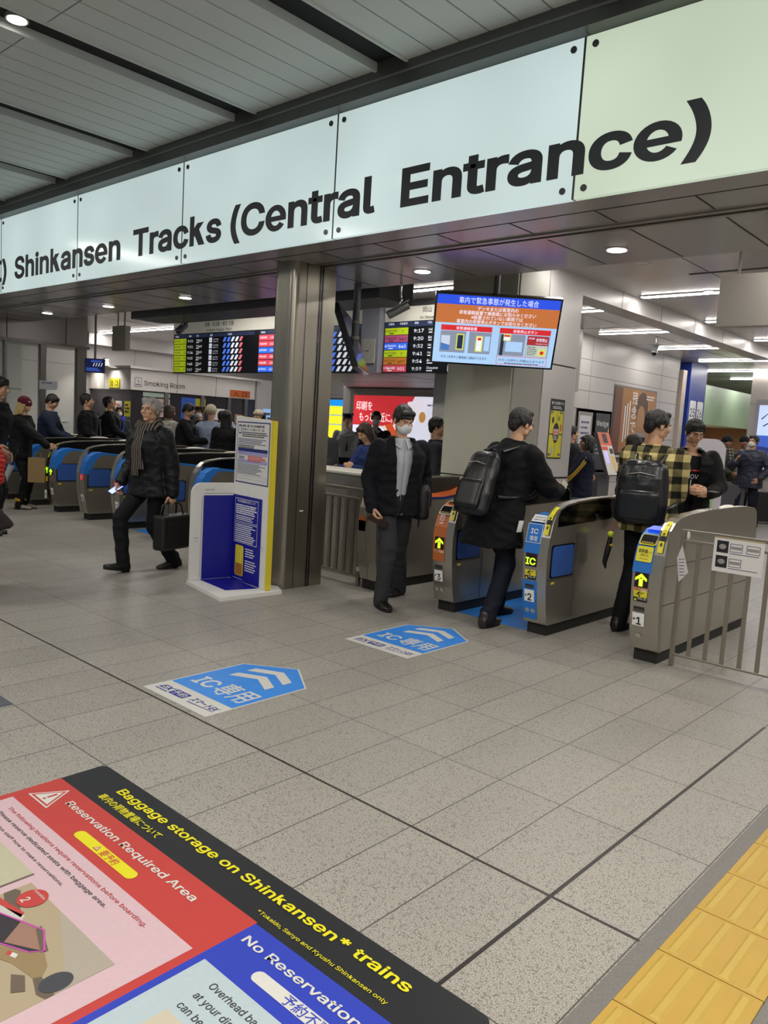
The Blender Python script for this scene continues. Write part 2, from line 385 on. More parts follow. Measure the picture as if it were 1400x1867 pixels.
# right wall of the hall
def panel_wall(name, F, w, h, xs, zs, m=PANEL, th=.2):
    mb = MB(); o, ux, uy, n = F
    mb.obox(o+ux*w/2+uy*h/2-n*th/2, ux*w/2, uy*h/2, n*th/2, m)
    for x in xs: mb.rect(F, x-.005, 0, x+.005, h, JOINT, .0015)
    for z in zs: mb.rect(F, 0, z-.005, w, z+.005, JOINT, .0016)
    return mb.build(name, kind=ST)
FC = frame((-6.38, 8.2, 0), (0, 1, 0), (0, 0, 1))      # wall C, x = world y - 8.2
panel_wall('wall_right', FC, 7.6, ZI, [1.9, 3.9, 6.75], [.38, .8, 1.2, 1.62, 2.04, 2.34, 2.59, 2.85])
MB().box((-6.5, 15.8, 0), (-6.3, 16.0, ZI-.2), mat('warm_jamb', 'b9aca0', .4)).build('trim_6', kind=ST)
# lower wall with advertising light box, bulkhead over it carrying the boards
panel_wall('wall_back', frame((-11.2, 11.1, 0), (1, 0, 0), (0, 0, 1)), 4.85, 2.3, [], [], GREYP)
mb = MB(); mb.prism([(-8.55, 8.10, 2.27), (-6.1, 8.10, 2.27), (-6.1, 11.2, 2.27), (-11.2, 11.2, 2.27)], (0, 0, .97), ALU2)
mb.box((-7.35, 8.1, 2.268), (-7.34, 11.1, 2.3), GROOVE); mb.box((-9.8, 9.6, 2.268), (-6.2, 9.61, 2.3), GROOVE)
mb.build('bulkhead', kind=ST)
mb = MB(); mb.box((-12.5, 8.06, 3.14), (-6.1, 8.2, ZI), DARKF); mb.build('trim_7', kind=ST)
# dark box beam hung below the soffit edge
mb = MB(); mb.box((-10.8, 6.2, 2.90), (-5.8, 6.75, ZI), mat('dark_beam', '55585a', .5, .2))
for xx in (-9.2, -7.5): mb.box((xx, 6.198, 2.90), (xx+.008, 6.2, ZI), GROOVE)
mb.build('beam_dark', kind=ST)
# far walls on the left
panel_wall('wall_left', frame((-17.2, 4.3, 0), (0, 1, 0), (0, 0, 1)), 10.3, ZI, [4.7, 5.7, 6.7, 7.7, 8.7], [2.5])
panel_wall('wall_far', frame((-17.4, 14.6, 0), (1, 0, 0), (0, 0, 1)), 6.3, ZI, [1, 2, 3, 4, 5], [2.3])
MB().box((-17.2, 8.69, 2.98), (-16.9, 14, ZI), PANEL).build('beam_left', kind=ST)
# glazed enclosure at the far end of the gates
GLASS = mat('clear_glass', 'dfe8e4', .05, alpha=.22)
FRM = mat('enclosure_frame', '7c7975', .35, .8)
mb = MB(); mb.box((-14.4, 3.2, 2.64), (-13.72, 7.02, ZI), mat('enclosure_header', 'a09b98', .3, .3)); mb.box((-14.4, 3.2, 2.60), (-13.68, 7.05, 2.645), FRM)
for yy in (5.6, 6.62): mb.box((-13.722, yy, 2.64), (-13.716, yy+.012, ZI), GROOVE)
mb.build('trim_8', kind=ST)
mb = MB(); mb.box((-16.6, 3.0, 0), (-16.4, 7.0, ZI), mat('room_inner_wall', 'b4b3ae', .5)); mb.box((-16.4, 3.0, 1.84), (-16.39, 7, 1.86), GROOVE)
mb.box((-16.39, 5.75, 0), (-16.37, 6.55, 2.05), GREYP); mb.build('wall_enclosure', kind=ST)
wn = MB().box((-13.745, 3.2, .1), (-13.735, 6.93, 2.6), GLASS).build('window_1', kind=ST)
mb = MB()
for yy, s in ((3.3, .03), (4.6, .03), (5.35, .03), (5.58, .02), (6.22, .05), (6.92, .09)): mb.box((-13.8, yy-s, 0), (-13.7, yy+s, 2.6), FRM)
mb.box((-13.78, 3.2, 0), (-13.72, 6.95, .1), FRM)
mb.build('window_frame', parent=wn)
# shopping street seen past the wall end
MB().box((-8.4, 17.6, 0), (-8.2, 32, ZI), mat('street_wall', 'c9c2b4', .5)).build('wall_street', kind=ST)
MB().box((-9, 31.6, 0), (4, 31.8, ZI), mat('street_end_wall', 'b8b2a8', .5)).build('wall_street_end', kind=ST)
FD = frame((-5.72, 18.2, 0), (1, 0, 0), (0, 0, 1))
panel_wall('wall_screen', FD, 7.5, 3.55, [1.3, 2.6], [2.52], mat('beige_panel', 'c3bcb4', .35), .4)
MB().box((3.9, -7, 0), (4.1, 32, ZC), PANEL).build('wall_concourse', kind=ST)

# ------------------------------------------------------------------ illuminated station sign
SG = thing('station_sign', 'long backlit white glass sign reading Shinkansen Tracks (Central Entrance)', 'sign', (-6, YF, 2.95))
SGL = mat('backlit_glass', (.56, .69, .68), .14, emit=.86, spec=.25); SGG = mat('backlit_glass_greenish', (.56, .66, .50), .14, emit=.82, spec=.25)
def lit_glass(m, top, mid):
    nt = m.node_tree; b = nt.nodes['Principled BSDF']; b.inputs['Base Color'].default_value = (.25, .28, .28, 1)
    tc = nt.nodes.new('ShaderNodeTexCoord'); n = nt.nodes.new('ShaderNodeTexNoise'); n.inputs['Scale'].default_value = .9; n.inputs['Detail'].default_value = 1
    r = nt.nodes.new('ShaderNodeMapRange'); r.inputs['To Min'].default_value = top; r.inputs['To Max'].default_value = mid
    nt.links.new(tc.outputs['Object'], n.inputs['Vector']); nt.links.new(n.outputs['Fac'], r.inputs['Value']); nt.links.new(r.outputs[0], b.inputs['Emission Strength'])
lit_glass(SGL, .62, 1.05); lit_glass(SGG, .62, 1.0)
seams = [-14.69, -12.65, -10.61, -8.585, -6.545, -4.51, -2.465, -.43, 1.6]
BOLT = mat('bolt_cap', '4c5252', .35, .6)
for a, b in zip(seams[:-1], seams[1:]):
    m = SGG if a > -3 else SGL
    p = MB().box((a+.006+6, -.012, 0), (b-.006+6, .028, .91), m).build('glass_panel', SG, label='slightly green lit glass panel' if a > -3 else None)
    MB().box((b-.007+6, -.0135, 0), (b+.007+6, .02, .91), BOLT).build('seam_joint', SG)
    for x in (a+.07, b-.07):
        for z in (.055, .855): MB().cyl((x+6, -.014, z), (x+6, -.022, z), .02, BOLT, 18).build('fixing_bolt', p)
FS = frame((-6, YF-.013, 0), (1, 0, 0), (0, 0, 1))
SGT = mat('sign_lettering', '2a2f32', .5)
for s, x0, x1, h in (('I)', -10.78, -10.44, .345), ('Shinkansen', -10.205, -7.655, .345), ('Tracks', -7.41, -5.93, .345), ('(Central', -5.80, -4.075, .345), ('Entrance)', -3.83, -1.68, .345)):
    mb = MB(); mb.text(FS, s, x0+6, 3.098, h, SGT, .0015, w=x1-x0, bold=.24); mb.build('lettering', SG, at=(0, YF, 2.95)) if False else None
    ob = MB(); ob.v = [V((v.x+6-0, v.y-YF, v.z-2.95)) for v in mb.v]; ob.f = mb.f; ob.m = mb.m; ob.mats = mb.mats; ob.sm = mb.sm
    ob.build('lettering', SG)

# ------------------------------------------------------------------ lamps
LAMPE = mat('lamp_face', (1, .96, .88), .5, emit=14)
TUBE = mat('linear_lamp_face', (1, .96, .9), .5, emit=48)
RING = mat('downlight_ring', 'c9c9c6', .3, .6)
def downlight(x, y, z, r, power, label, grp, lit=True, col=(1, .95, .86)):
    t = thing('downlight', label, 'ceiling light', (x, y, z), 0, grp)
    mb = MB(); mb.cyl((0, 0, -.006), (0, 0, .02), r*1.22, RING, 24); mb.build('trim_ring', t)
    mb = MB(); mb.cyl((0, 0, -.009), (0, 0, -.005), r, LAMPE if lit else RING, 24); mb.build('lamp_glass', t)
    if lit:
        l = bpy.data.lights.new('downlight_beam', 'SPOT'); l.energy = power; l.spot_size = radians(125); l.spot_blend = .7; l.shadow_soft_size = r; l.color = col
        o = bpy.data.objects.new('downlight_beam', l); COL.objects.link(o); o.parent = t; o.location = (0, 0, -.03)
for x, lb in ((-.93, 'round downlight in the steel soffit beyond the right end of the sign'), (-2.79, 'round lit downlight in the soffit under the word Entrance'), (-4.65, 'round lit downlight in the soffit just right of the steel pillar'),
              (-6.5, 'round lit downlight in the soffit just left of the steel pillar'), (-8.37, 'round lit downlight in the soffit above the long departure board'), (-10.21, 'round lit downlight in the soffit above the grey hanging box'), (-12.05, 'round lit downlight in the soffit above the glazed enclosure')):
    downlight(x, 5.52, ZS, .07, 60, lb, 'downlights in the gate soffit')
downlight(-5.56, 2.32, ZC+.02, .06, 60, 'bright lamp in the dark recess of the slatted ceiling', None, col=(.9, .92, 1))
for x, y, lb in ((-3.4, 7.3, 'small unlit downlight in the ceiling above the hanging grey panel'), (-4.9, 9.9, 'small round ceiling light beside the wall poster'), (-3.35, 8.9, 'small round ceiling light between two linear lamps')):
    downlight(x, y, ZI, .06, 8, lb, 'round lights in the inner ceiling', lit='unlit' not in lb)
def linear(x0, x1, y, label):
    t = thing('linear_lamp', label, 'ceiling light', ((x0+x1)/2, y, ZI), 0, 'linear lamps in the inner ceiling'); w = (x1-x0)/2
    MB().box((-w-.02, -.055, -.012), (w+.02, .055, 0), RING).build('lamp_housing', t)
    MB().box((-w, -.04, -.017), (w, .04, -.011), TUBE).build('diffuser', t)
NTH = ['nearest', 'second', 'third', 'fourth', 'fifth', 'sixth', 'seventh', 'eighth', 'ninth']
for i in range(6):
    linear(-4.13, -3.15, 8.92+2.06*i, 'linear ceiling lamp right of the white beam, %s from the gates' % NTH[i])
for i in range(9):
    linear(-6.1 if i < 4 else -6.9, -4.75, 9.62+2.14*i, 'linear ceiling lamp between wall poster and white beam, %s from the gates' % NTH[i])
for i in range(4):
    linear(-2.0, -.4, 8.92+2.06*i, 'linear ceiling lamp above the right of the hall, %s from the gates' % NTH[i]); linear(.6, 2.2, 6.86+2.06*i, 'linear ceiling lamp at the far right of the hall, %s from the gates' % NTH[i])  # rows outside the view, added to brighten the hall side of the white column
linear(-13.6, -10.3, 9.5, 'linear ceiling lamp hidden behind the long departure board'); linear(-12.6, -9.6, 13.2, 'linear ceiling lamp before the far wall')  # added lamps, out of sight, to light the smoking room fascia
linear(-4.13, -3.15, 6.86, 'linear ceiling lamp beside the white column, hidden by the soffit'); linear(-2.0, -.4, 6.86, 'linear ceiling lamp above gate 1, hidden by the soffit')  # extra lamps added above the soffit line to lift the white column face
linear(-6.9, -5.82, 7.52, 'linear ceiling lamp above the monitor on the column')
linear(-16.85, -13.95, 8.92, 'long linear ceiling lamp above the smoking room corner')
linear(-13.2, -10.4, 10.9, 'linear ceiling lamp above the smoking room queue')
linear(-10.6, -8.9, 7.4, 'linear ceiling lamp between dark beam and departure board')
linear(-16.5, -14.5, 11.5, 'linear ceiling lamp over the smoking room roof')
for x, y in ((-16.0, 8.62), (-16.75, 8.62)):
    MB().box((x-.015, y+.05, 2.47), (x+.015, y+.24, 2.50), RING).build('trim_10', kind=ST); MB().box((x-.015, y-.02, 2.49), (x+.015, y+.08, 2.64), RING).build('trim_11', kind=ST); downlight(x, y, 2.62, .05, 90, 'small wall washer over the yellow exit plate of the smoking room' if x > -16.5 else 'small wall washer beside the small blue screen', None)
# ceiling air slots and diffuser
t = tag(MB().box((-3.2, 7.9, ZI-.004), (-1.9, 7.95, ZI+.01), GROOVE).build('air_slot'), 'long dark air slot in the ceiling behind the hanging grey panel', 'air vent')
mb = MB()
for k, s in enumerate((.30, .22, .14)): mb.box((-s, -s, -.015-.006*k), (s, s, -.009-.006*k), SLATG if k == 1 else SLAT)
o = mb.build('ceiling_diffuser', at=(-3.33, 3.35, ZC)); o.location = (-3.33, 3.35, ZC); tag(o, 'square air diffuser in the slatted ceiling above the sign', 'air vent')
# ================================================================== FLOOR GRAPHICS
FF = lambda x, y: frame((x, y, 0), (1, 0, 0), (0, 1, 0))
STW = mat('sticker_white', 'c2c1bb', .45, var=(30, .06)); STB = mat('sticker_blue', '2f80d6', .4, var=(14, .08)); STN = mat('sticker_navy', '2b2f86', .45)
TACT = mat('tactile_yellow', 'ae8c38', .5, var=(5, .10), bump=(300, .15)); TACTB = mat('tactile_bar_yellow', 'b29542', .5, var=(8, .10))
tw = ['cut off by the bottom edge, nearest of the strip', 'second of the strip, below the dark joint', 'third of the strip, just above the dark joint', 'fourth of the strip, above the joint', 'fifth of the strip from the bottom', 'sixth of the strip from the bottom', 'seventh of the strip', 'eighth and farthest of the strip']
for i in range(8):
    y0 = 1.678+.309*i
    t = thing('tactile_tile', 'yellow tactile tile with four bars, '+tw[i], 'tactile paving', (-.815, y0, 0), 0, 'yellow tactile tiles along the floor')
    MB().box((.002, .002, 0), (.308, .307, .006), TACT).build('tile_base', t)
    for k in range(4):
        x = .038+.077*k; mb = MB(); zz = .006
        mb.prism([(x-.017, .016, zz), (x+.017, .016, zz), (x+.009, .024, zz+.005), (x-.009, .024, zz+.005)], (0, 0, 0.0001), TACTB)
        vs = [(x-.017, .014, zz), (x+.017, .014, zz), (x+.017, .295, zz), (x-.017, .295, zz), (x-.009, .024, zz+.005), (x+.009, .024, zz+.005), (x+.009, .285, zz+.005), (x-.009, .285, zz+.005)]
        mb = MB().add(vs, [(4, 5, 6, 7), (0, 1, 5, 4), (1, 2, 6, 5), (2, 3, 7, 6), (3, 0, 4, 7)], TACTB); mb.build('raised_bar', t)
def ic_sticker(x, y, label):
    t = thing('floor_sticker', label, 'floor sticker', (x, y, 0), 0, 'IC lane stickers on the floor')
    F = FF(0, 0); W, Hs, Hp = .60, .705, .915
    mb = MB(); mb.poly(F, [(0, 0), (W, 0), (W, Hs), (W/2, Hp), (0, Hs)], STW, .0012); mb.build('backing', t)
    mb = MB(); mb.poly(F, [(.012, .18), (W-.012, .18), (W-.012, Hs-.004), (W/2, Hp-.014), (.012, Hs-.004)], STB, .0018); mb.build('blue_field', t)
    mb = MB()
    for k in (0, 1):
        b = .500+.135*k; mb.poly(F, [(.13, b), (.13, b+.07), (W/2, b+.155), (W/2, b+.085)], STW, .0024); mb.poly(F, [(W/2, b+.085), (W/2, b+.155), (W-.13, b+.07), (W-.13, b)], STW, .0024)
    mb.build('chevron', t)
    mb = MB(); mb.text(F, 'IC', .075, .265, .165, STW, .0024, w=.175, bold=.16); mb.text(F, '専用', .275, .262, .16, STW, .0024, w=.275, bold=.10); mb.build('lettering', t)
    mb = MB(); mb.text(F, 'EX', .045, .075, .062, STN, .0024, w=.115, bold=.2, shear=.25); mb.rrect(F, .165, .055, .30, .125, .006, STN, .002); mb.text(F, '予約', .175, .068, .045, STW, .0028, w=.115, bold=.06)
    mb.lines(F, .045, .055, .16, 1, .02, .010, STN, .0024, 0)
    mb.text(F, 'スマートEX', .335, .078, .05, STN, .0024, w=.235, bold=.14, shear=.25); mb.poly(F, [(.35, .052), (.57, .066), (.57, .070), (.35, .060)], STN, .0024); mb.build('logo', t)
ic_sticker(-3.842, 2.338, 'blue and white house-shaped IC floor sticker nearest the black baggage poster')
ic_sticker(-3.872, 3.984, 'blue and white house-shaped IC floor sticker in front of gate 2')
LANE = mat('lane_blue', '2b7fd8', .4)
for x0, x1, lb in ((-3.93, -3.20, 'plain blue floor sticker under the feet of the man with the backpack'), (-9.22, -8.62, 'plain blue floor sticker glimpsed behind the legs of the grey-haired man')):
    t = thing('floor_sticker', lb, 'floor sticker', ((x0+x1)/2, 5.35, 0)); w = (x1-x0)/2
    mb = MB(); F = FF(0, 0); mb.poly(F, [(-w, .05), (w, .0), (w, 1.5), (-w, 1.5)], LANE, .0015); mb.build('sheet', t)
t = thing('floor_mat', 'dark grey floor sheet cut off by the left edge', 'mat', (-4.4, 1.4, 0)); MB().box((-.5, -.4, 0), (.40, .28, .004), mat('grey_sheet', '4a4d55', .6)).build('sheet', t)

# ---- the large baggage poster on the floor
BP = thing('floor_poster', 'large black, red and blue baggage storage poster stuck on the floor', 'floor poster', (-3.03, 1.68, 0))
K = mat('poster_black', '1b1c1f', .4); RD = mat('poster_red', 'ad3833', .42, var=(20, .05)); BL = mat('poster_blue', '2839a6', .42); PK = mat('poster_pink', 'bfa3aa', .45, var=(60, .07)); LB = mat('poster_pale_blue', 'a4b3b9', .45, var=(60, .07))
YL = mat('poster_yellow', 'cdc515', .45); TXK = mat('poster_text_dark', '35343a', .5); TXR = mat('poster_text_red', 'a0323a', .5)
F = FF(3.03*0, 0)
def R(x0, y0, x1, y1): return (x0+3.03, y0-1.68, x1+3.03, y1-1.68)
mb = MB(); mb.rrect(F, *R(-3.05, 1.0, -1.0, 1.682), .035, K, .0015); mb.build('black_header', BP)
mb = MB(); mb.rect(F, *R(-3.05, -.6, -1.745, 1.482), RD, .0020); mb.build('red_field', BP)
mb = MB(); mb.rect(F, *R(-1.745, -.6, -1.0, 1.475), BL, .0020); mb.build('blue_field', BP)
mb = MB(); mb.rect(F, *R(-3.014, -.6, -1.778, 1.269), PK, .0026); mb.build('pink_panel', BP)
mb = MB(); mb.rect(F, *R(-1.717, -.6, -1.0, 1.268), LB, .0026); mb.build('pale_blue_panel', BP)
def T(mb, s, x, y, h, m, x1=None, bold=.1, shear=0, l=.0034): mb.text(F, s, x+3.03, y-1.68, h, m, l, w=(x1-x) if x1 else None, bold=bold, shear=shear)
mb = MB(); T(mb, 'Baggage storage on Shinkansen* trains', -2.79, 1.588, .058, YL, -1.228, .17); T(mb, '車内の荷物置場について', -2.805, 1.515, .034, YL, -2.375, .1)
T(mb, '*Tokaido, Sanyo and Kyushu Shinkansen only', -1.79, 1.512, .021, YL, -1.238, .05); mb.build('yellow_lettering', BP)
mb = MB(); T(mb, 'Reservation Required Area', -2.83, 1.393, .045, STW, -1.968, .14); T(mb, 'No Reservation Required', -1.712, 1.393, .045, STW, -.93, .14); mb.build('white_lettering', BP)
mb = MB()
x, y = .03, -.357; mb.poly(F, [(x, y), (x+.16, y), (x+.08, y+.135)], STW, .003); mb.poly(F, [(x+.012, y+.007), (x+.148, y+.007), (x+.08, y+.122)], RD, .0033); mb.poly(F, [(x+.026, y+.015), (x+.134, y+.015), (x+.08, y+.108)], STW, .0036)
mb.rect(F, x+.074, y+.042, x+.086, y+.082, RD, .004); mb.rect(F, x+.074, y+.024, x+.086, y+.035, RD, .004); mb.build('warning_triangle', BP)
mb = MB(); mb.rrect(F, *R(-2.60, 1.307, -2.205, 1.352), .0224, YL, .003); T(mb, '要予約', -2.42, 1.315, .03, RD, -2.318, .1)
xx, yy = -2.468+3.03, 1.317-1.68; mb.poly(F, [(xx, yy), (xx+.034, yy), (xx+.017, yy+.027)], RD, .0034); mb.poly(F, [(xx+.006, yy+.004), (xx+.028, yy+.004), (xx+.017, yy+.021)], STW, .0037); mb.rect(F, xx+.0155, yy+.006, xx+.0185, yy+.015, RD, .004); mb.build('yellow_pill', BP)
mb = MB(); mb.rrect(F, *R(-1.575, 1.311, -1.0, 1.356), .0224, STW, .003); T(mb, '予約不要', -1.445, 1.317, .034, BL, -1.27, .1); mb.build('white_pill', BP)
mb = MB(); T(mb, 'The following locations require reservations before boarding.', -2.935, 1.216, .0215, TXR, -1.955, .08); T(mb, 'Please reserve dedicated seats with baggage area.', -2.925, 1.176, .0215, TXK, -2.123, .1)
T(mb, 'Ask station staff how to make reservations.', -2.93, 1.132, .0175, TXK, -2.318, .03); mb.build('small_lettering', BP)
mb = MB(); T(mb, 'Overhead baggage racks', -1.618, 1.208, .034, TXK, None, .06); T(mb, 'at your discretion', -1.618, 1.158, .034, TXK, None, .06); T(mb, 'can be used for luggage', -1.618, 1.108, .034, TXK, None, .06); mb.build('dark_lettering', BP)
# the photograph printed on the poster: end of a carriage with a baggage compartment
PH = [mat('print_cream', '9d8f76', .45), mat('print_tan', '86724f', .45), mat('print_dark', '29242a', .45), mat('print_brown', '8e6a5c', .45), mat('print_grey', '9b9385', .45), mat('print_shade', '5d5143', .45), mat('print_suit_yellow', 'cfa838', .45), mat('print_magenta', 'b0459a', .45)]
mb = MB()
def Q(*pts): return [(x+3.03, y-1.68) for x, y in pts]
mb.poly(F, Q((-2.40, 1.073), (-1.868, 1.073), (-1.868, .5), (-2.40, .5)), PH[0], .0032)
mb.poly(F, Q((-1.868, 1.073), (-2.20, 1.073), (-1.95, .965), (-1.868, .91)), PH[4], .0036)
mb.poly(F, Q((-2.40, 1.02), (-2.38, 1.03), (-2.22, .96), (-2.25, .93), (-2.40, .985)), PH[5], .0036)
mb.poly(F, Q((-2.40, .965), (-2.26, .99), (-2.245, .972), (-2.40, .945)), RD, .0038)
mb.poly(F, Q((-2.40, .935), (-2.245, .985), (-2.20, .94), (-2.40, .87)), mat('print_white', 'b5b1aa', .45), .0038)
mb.poly(F, Q((-2.40, .90), (-2.14, .995), (-2.05, .955), (-2.07, .925), (-2.40, .775)), PH[2], .0040)
mb.poly(F, Q((-2.225, .965), (-2.14, .995), (-2.05, .955), (-2.165, .890)), PH[3], .0042)
mb.poly(F, Q((-2.165, 1.0), (-2.045, .965), (-2.05, .945), (-2.16, .98)), PH[5], .0044)
mb.poly(F, Q((-2.40, .82), (-2.26, .91), (-2.225, .89), (-2.23, .86), (-2.40, .755)), PH[6], .0044)
mb.poly(F, Q((-2.05, .955), (-1.985, .935), (-1.955, .905), (-1.965, .885), (-2.06, .87), (-2.22, .80), (-2.40, .70), (-2.40, .74), (-2.07, .925)), PH[1], .0042)
mb.poly(F, Q((-1.955, .905), (-1.868, .90), (-1.868, .875), (-1.90, .865), (-1.965, .885)), PH[5], .0042)
mb.poly(F, Q((-1.99, .875), (-1.93, .85), (-1.95, .82), (-2.02, .85)), PH[5], .0043)
for pts in (((-2.40, .905), (-2.14, .999), (-2.14, .993), (-2.40, .899)), ((-2.14, .999), (-2.045, .957), (-2.045, .951), (-2.14, .993)), ((-2.40, .775), (-2.07, .927), (-2.07, .921), (-2.40, .769)), ((-2.07, .927), (-2.045, .957), (-2.05, .957), (-2.075, .927))): mb.poly(F, Q(*pts), PH[7], .0048)
mb.poly(F, Q((-2.12, .885), (-2.085, .897), (-2.075, .885), (-2.11, .872)), STW, .0046); mb.poly(F, Q((-2.12, .885), (-2.105, .890), (-2.095, .878), (-2.11, .872)), RD, .0048)
pts = [(-1.93+.044*cos(a*.2618)-.012*sin(a*.2618), .905+.028*sin(a*.2618)+.02*cos(a*.2618)) for a in range(24)]
mb.poly(F, Q(*[(x+.0, y+.02-.0) for x, y in [( -1.908+.036*cos(a*pi/12), .903+.046*sin(a*pi/12)) for a in range(24)]]), mat('print_window', '3a3b40', .4), .005)
mb.poly(F, Q((-2.36, .655), (-2.358, .655), (-2.20, .80), (-2.204, .80)), PH[5], .0047)
mb.build('printed_photo', BP)
mb = MB(); mb.disc(F, -2.313+3.03, 1.038-1.68, .047, RD, .0054); T(mb, 'Location', -2.345, 1.058, .014, STW, -2.281, .06, l=.006); T(mb, '2', -2.329, 1.005, .040, STW, None, .12, l=.006); mb.build('red_badge', BP)
mb = MB(); mb.poly(F, Q((-3.0, 1.10), (-2.447, 1.10), (-2.447, .985), (-2.47, .96), (-3.0, .70)), mat('print_pale', 'aaa68d', .45, var=(30, .08)), .0033); mb.poly(F, Q((-2.445, 1.10), (-2.437, 1.10), (-2.437, .985), (-2.445, .985)), PH[5], .0036); mb.build('printed_photo', BP)
mb = MB(); mb.poly(F, Q((-1.625, 1.085), (-1.30, 1.085), (-1.30, .7), (-1.625, .7)), mat('print_beige', 'b6ae9b', .45, var=(20, .06)), .0033); mb.build('printed_photo', BP)

# ================================================================== TICKET GATES
BRN = mat('gate_orange_panel', 'b4612f', .4); DISP = mat('gate_display', '2a0f14', .3); GRN = mat('green_led', (.45, 1, .02), .5, emit=1.6)
BLUED = mat('flap_blue', '33579f', .35, bump=(120, .05)); BLUES = mat('gate_side_blue', '4a76b0', .38); GBLACK = mat('gate_black_gloss', '08080a', .12, coat=.6); SMOKE = mat('gate_smoked', '1c1412', .12, coat=.6)
DOME = mat('indicator_dome', 'd6d3c8', .35); SKY = mat('gate_screen', (.12, .16, .9), .4, emit=1.2)
SHELL = [(.05, .09), (.02, .22), (-.005, .38), (-.02, .55), (-.02, .66), (.0, .78), (.03, .88), (.07, .95), (.13, 1.0), (.22, 1.03), (.40, 1.053), (.75, 1.07), (1.3, 1.075), (1.7, 1.065), (1.84, 1.052), (1.90, 1.02), (1.93, .95), (1.955, .82), (1.955, .6), (1.94, .3), (1.92, .09)]
DECK = [(.055, .09), (.025, .22), (.0, .38), (-.015, .55), (-.015, .64), (.0, .73), (.03, .82), (.08, .89), (.16, .935), (.26, .945), (.45, .925), (.75, .895), (1.2, .88), (1.6, .895), (1.78, .88), (1.88, .80), (1.93, .6), (1.93, .3), (1.91, .09)]
def front_at(prof, z):      # y and slope of the front edge at height z
    for (y0, z0), (y1, z1) in zip(prof[:10], prof[1:11]):
        if z0 <= z <= z1: t = (z-z0)/(z1-z0); return y0+(y1-y0)*t, atan2(y1-y0, z1-z0)
    return prof[9][0], 0
def finish(t, a, redx, FFr, xc, l0):
    # yellow strip labels down the front edge of the shell
    if a(1) < 0 and 'numbered 9' not in t['label']: zs = ()
    else: zs = (.80, .84, .88, .915, .95, .985, 1.01)
    mb = MB(); xs0, xs1 = sorted((a(.050), a(.088)))
    for k, (za, zb) in enumerate(zip(zs[:-1], zs[1:])):
        ya, yb = front_at(SHELL, za)[0]-.014, front_at(SHELL, zb)[0]-.014
        m = BLACK if k == 2 else YELLOW
        mb.add([(xs0, ya, za), (xs1, ya, za), (xs1, yb, zb), (xs0, yb, zb)], [(0, 1, 2, 3)], m)
        if k != 2: mb.add([(xs0+.012, ya-.001, za+.006), (xs1-.012, ya-.001, za+.006), (xs1-.012, yb-.001, zb-.006), (xs0+.012, yb-.001, zb-.006)], [(0, 1, 2, 3)], BLACK if k in (1, 3) else YELLOW)
    if zs: mb.build('strip_label', t)
    if redx:
        Fz = FFr(.60); mb = MB(); mb.rect(Fz, xc-.035, -.04, xc+.035, .04, mat('no_entry_red', (.75, .03, .05), .4, emit=.5), l0); mb.rect(Fz, xc-.026, -.008, xc+.026, .008, WHITE, l0+.001); mb.build('no_entry_display', t)
    return t
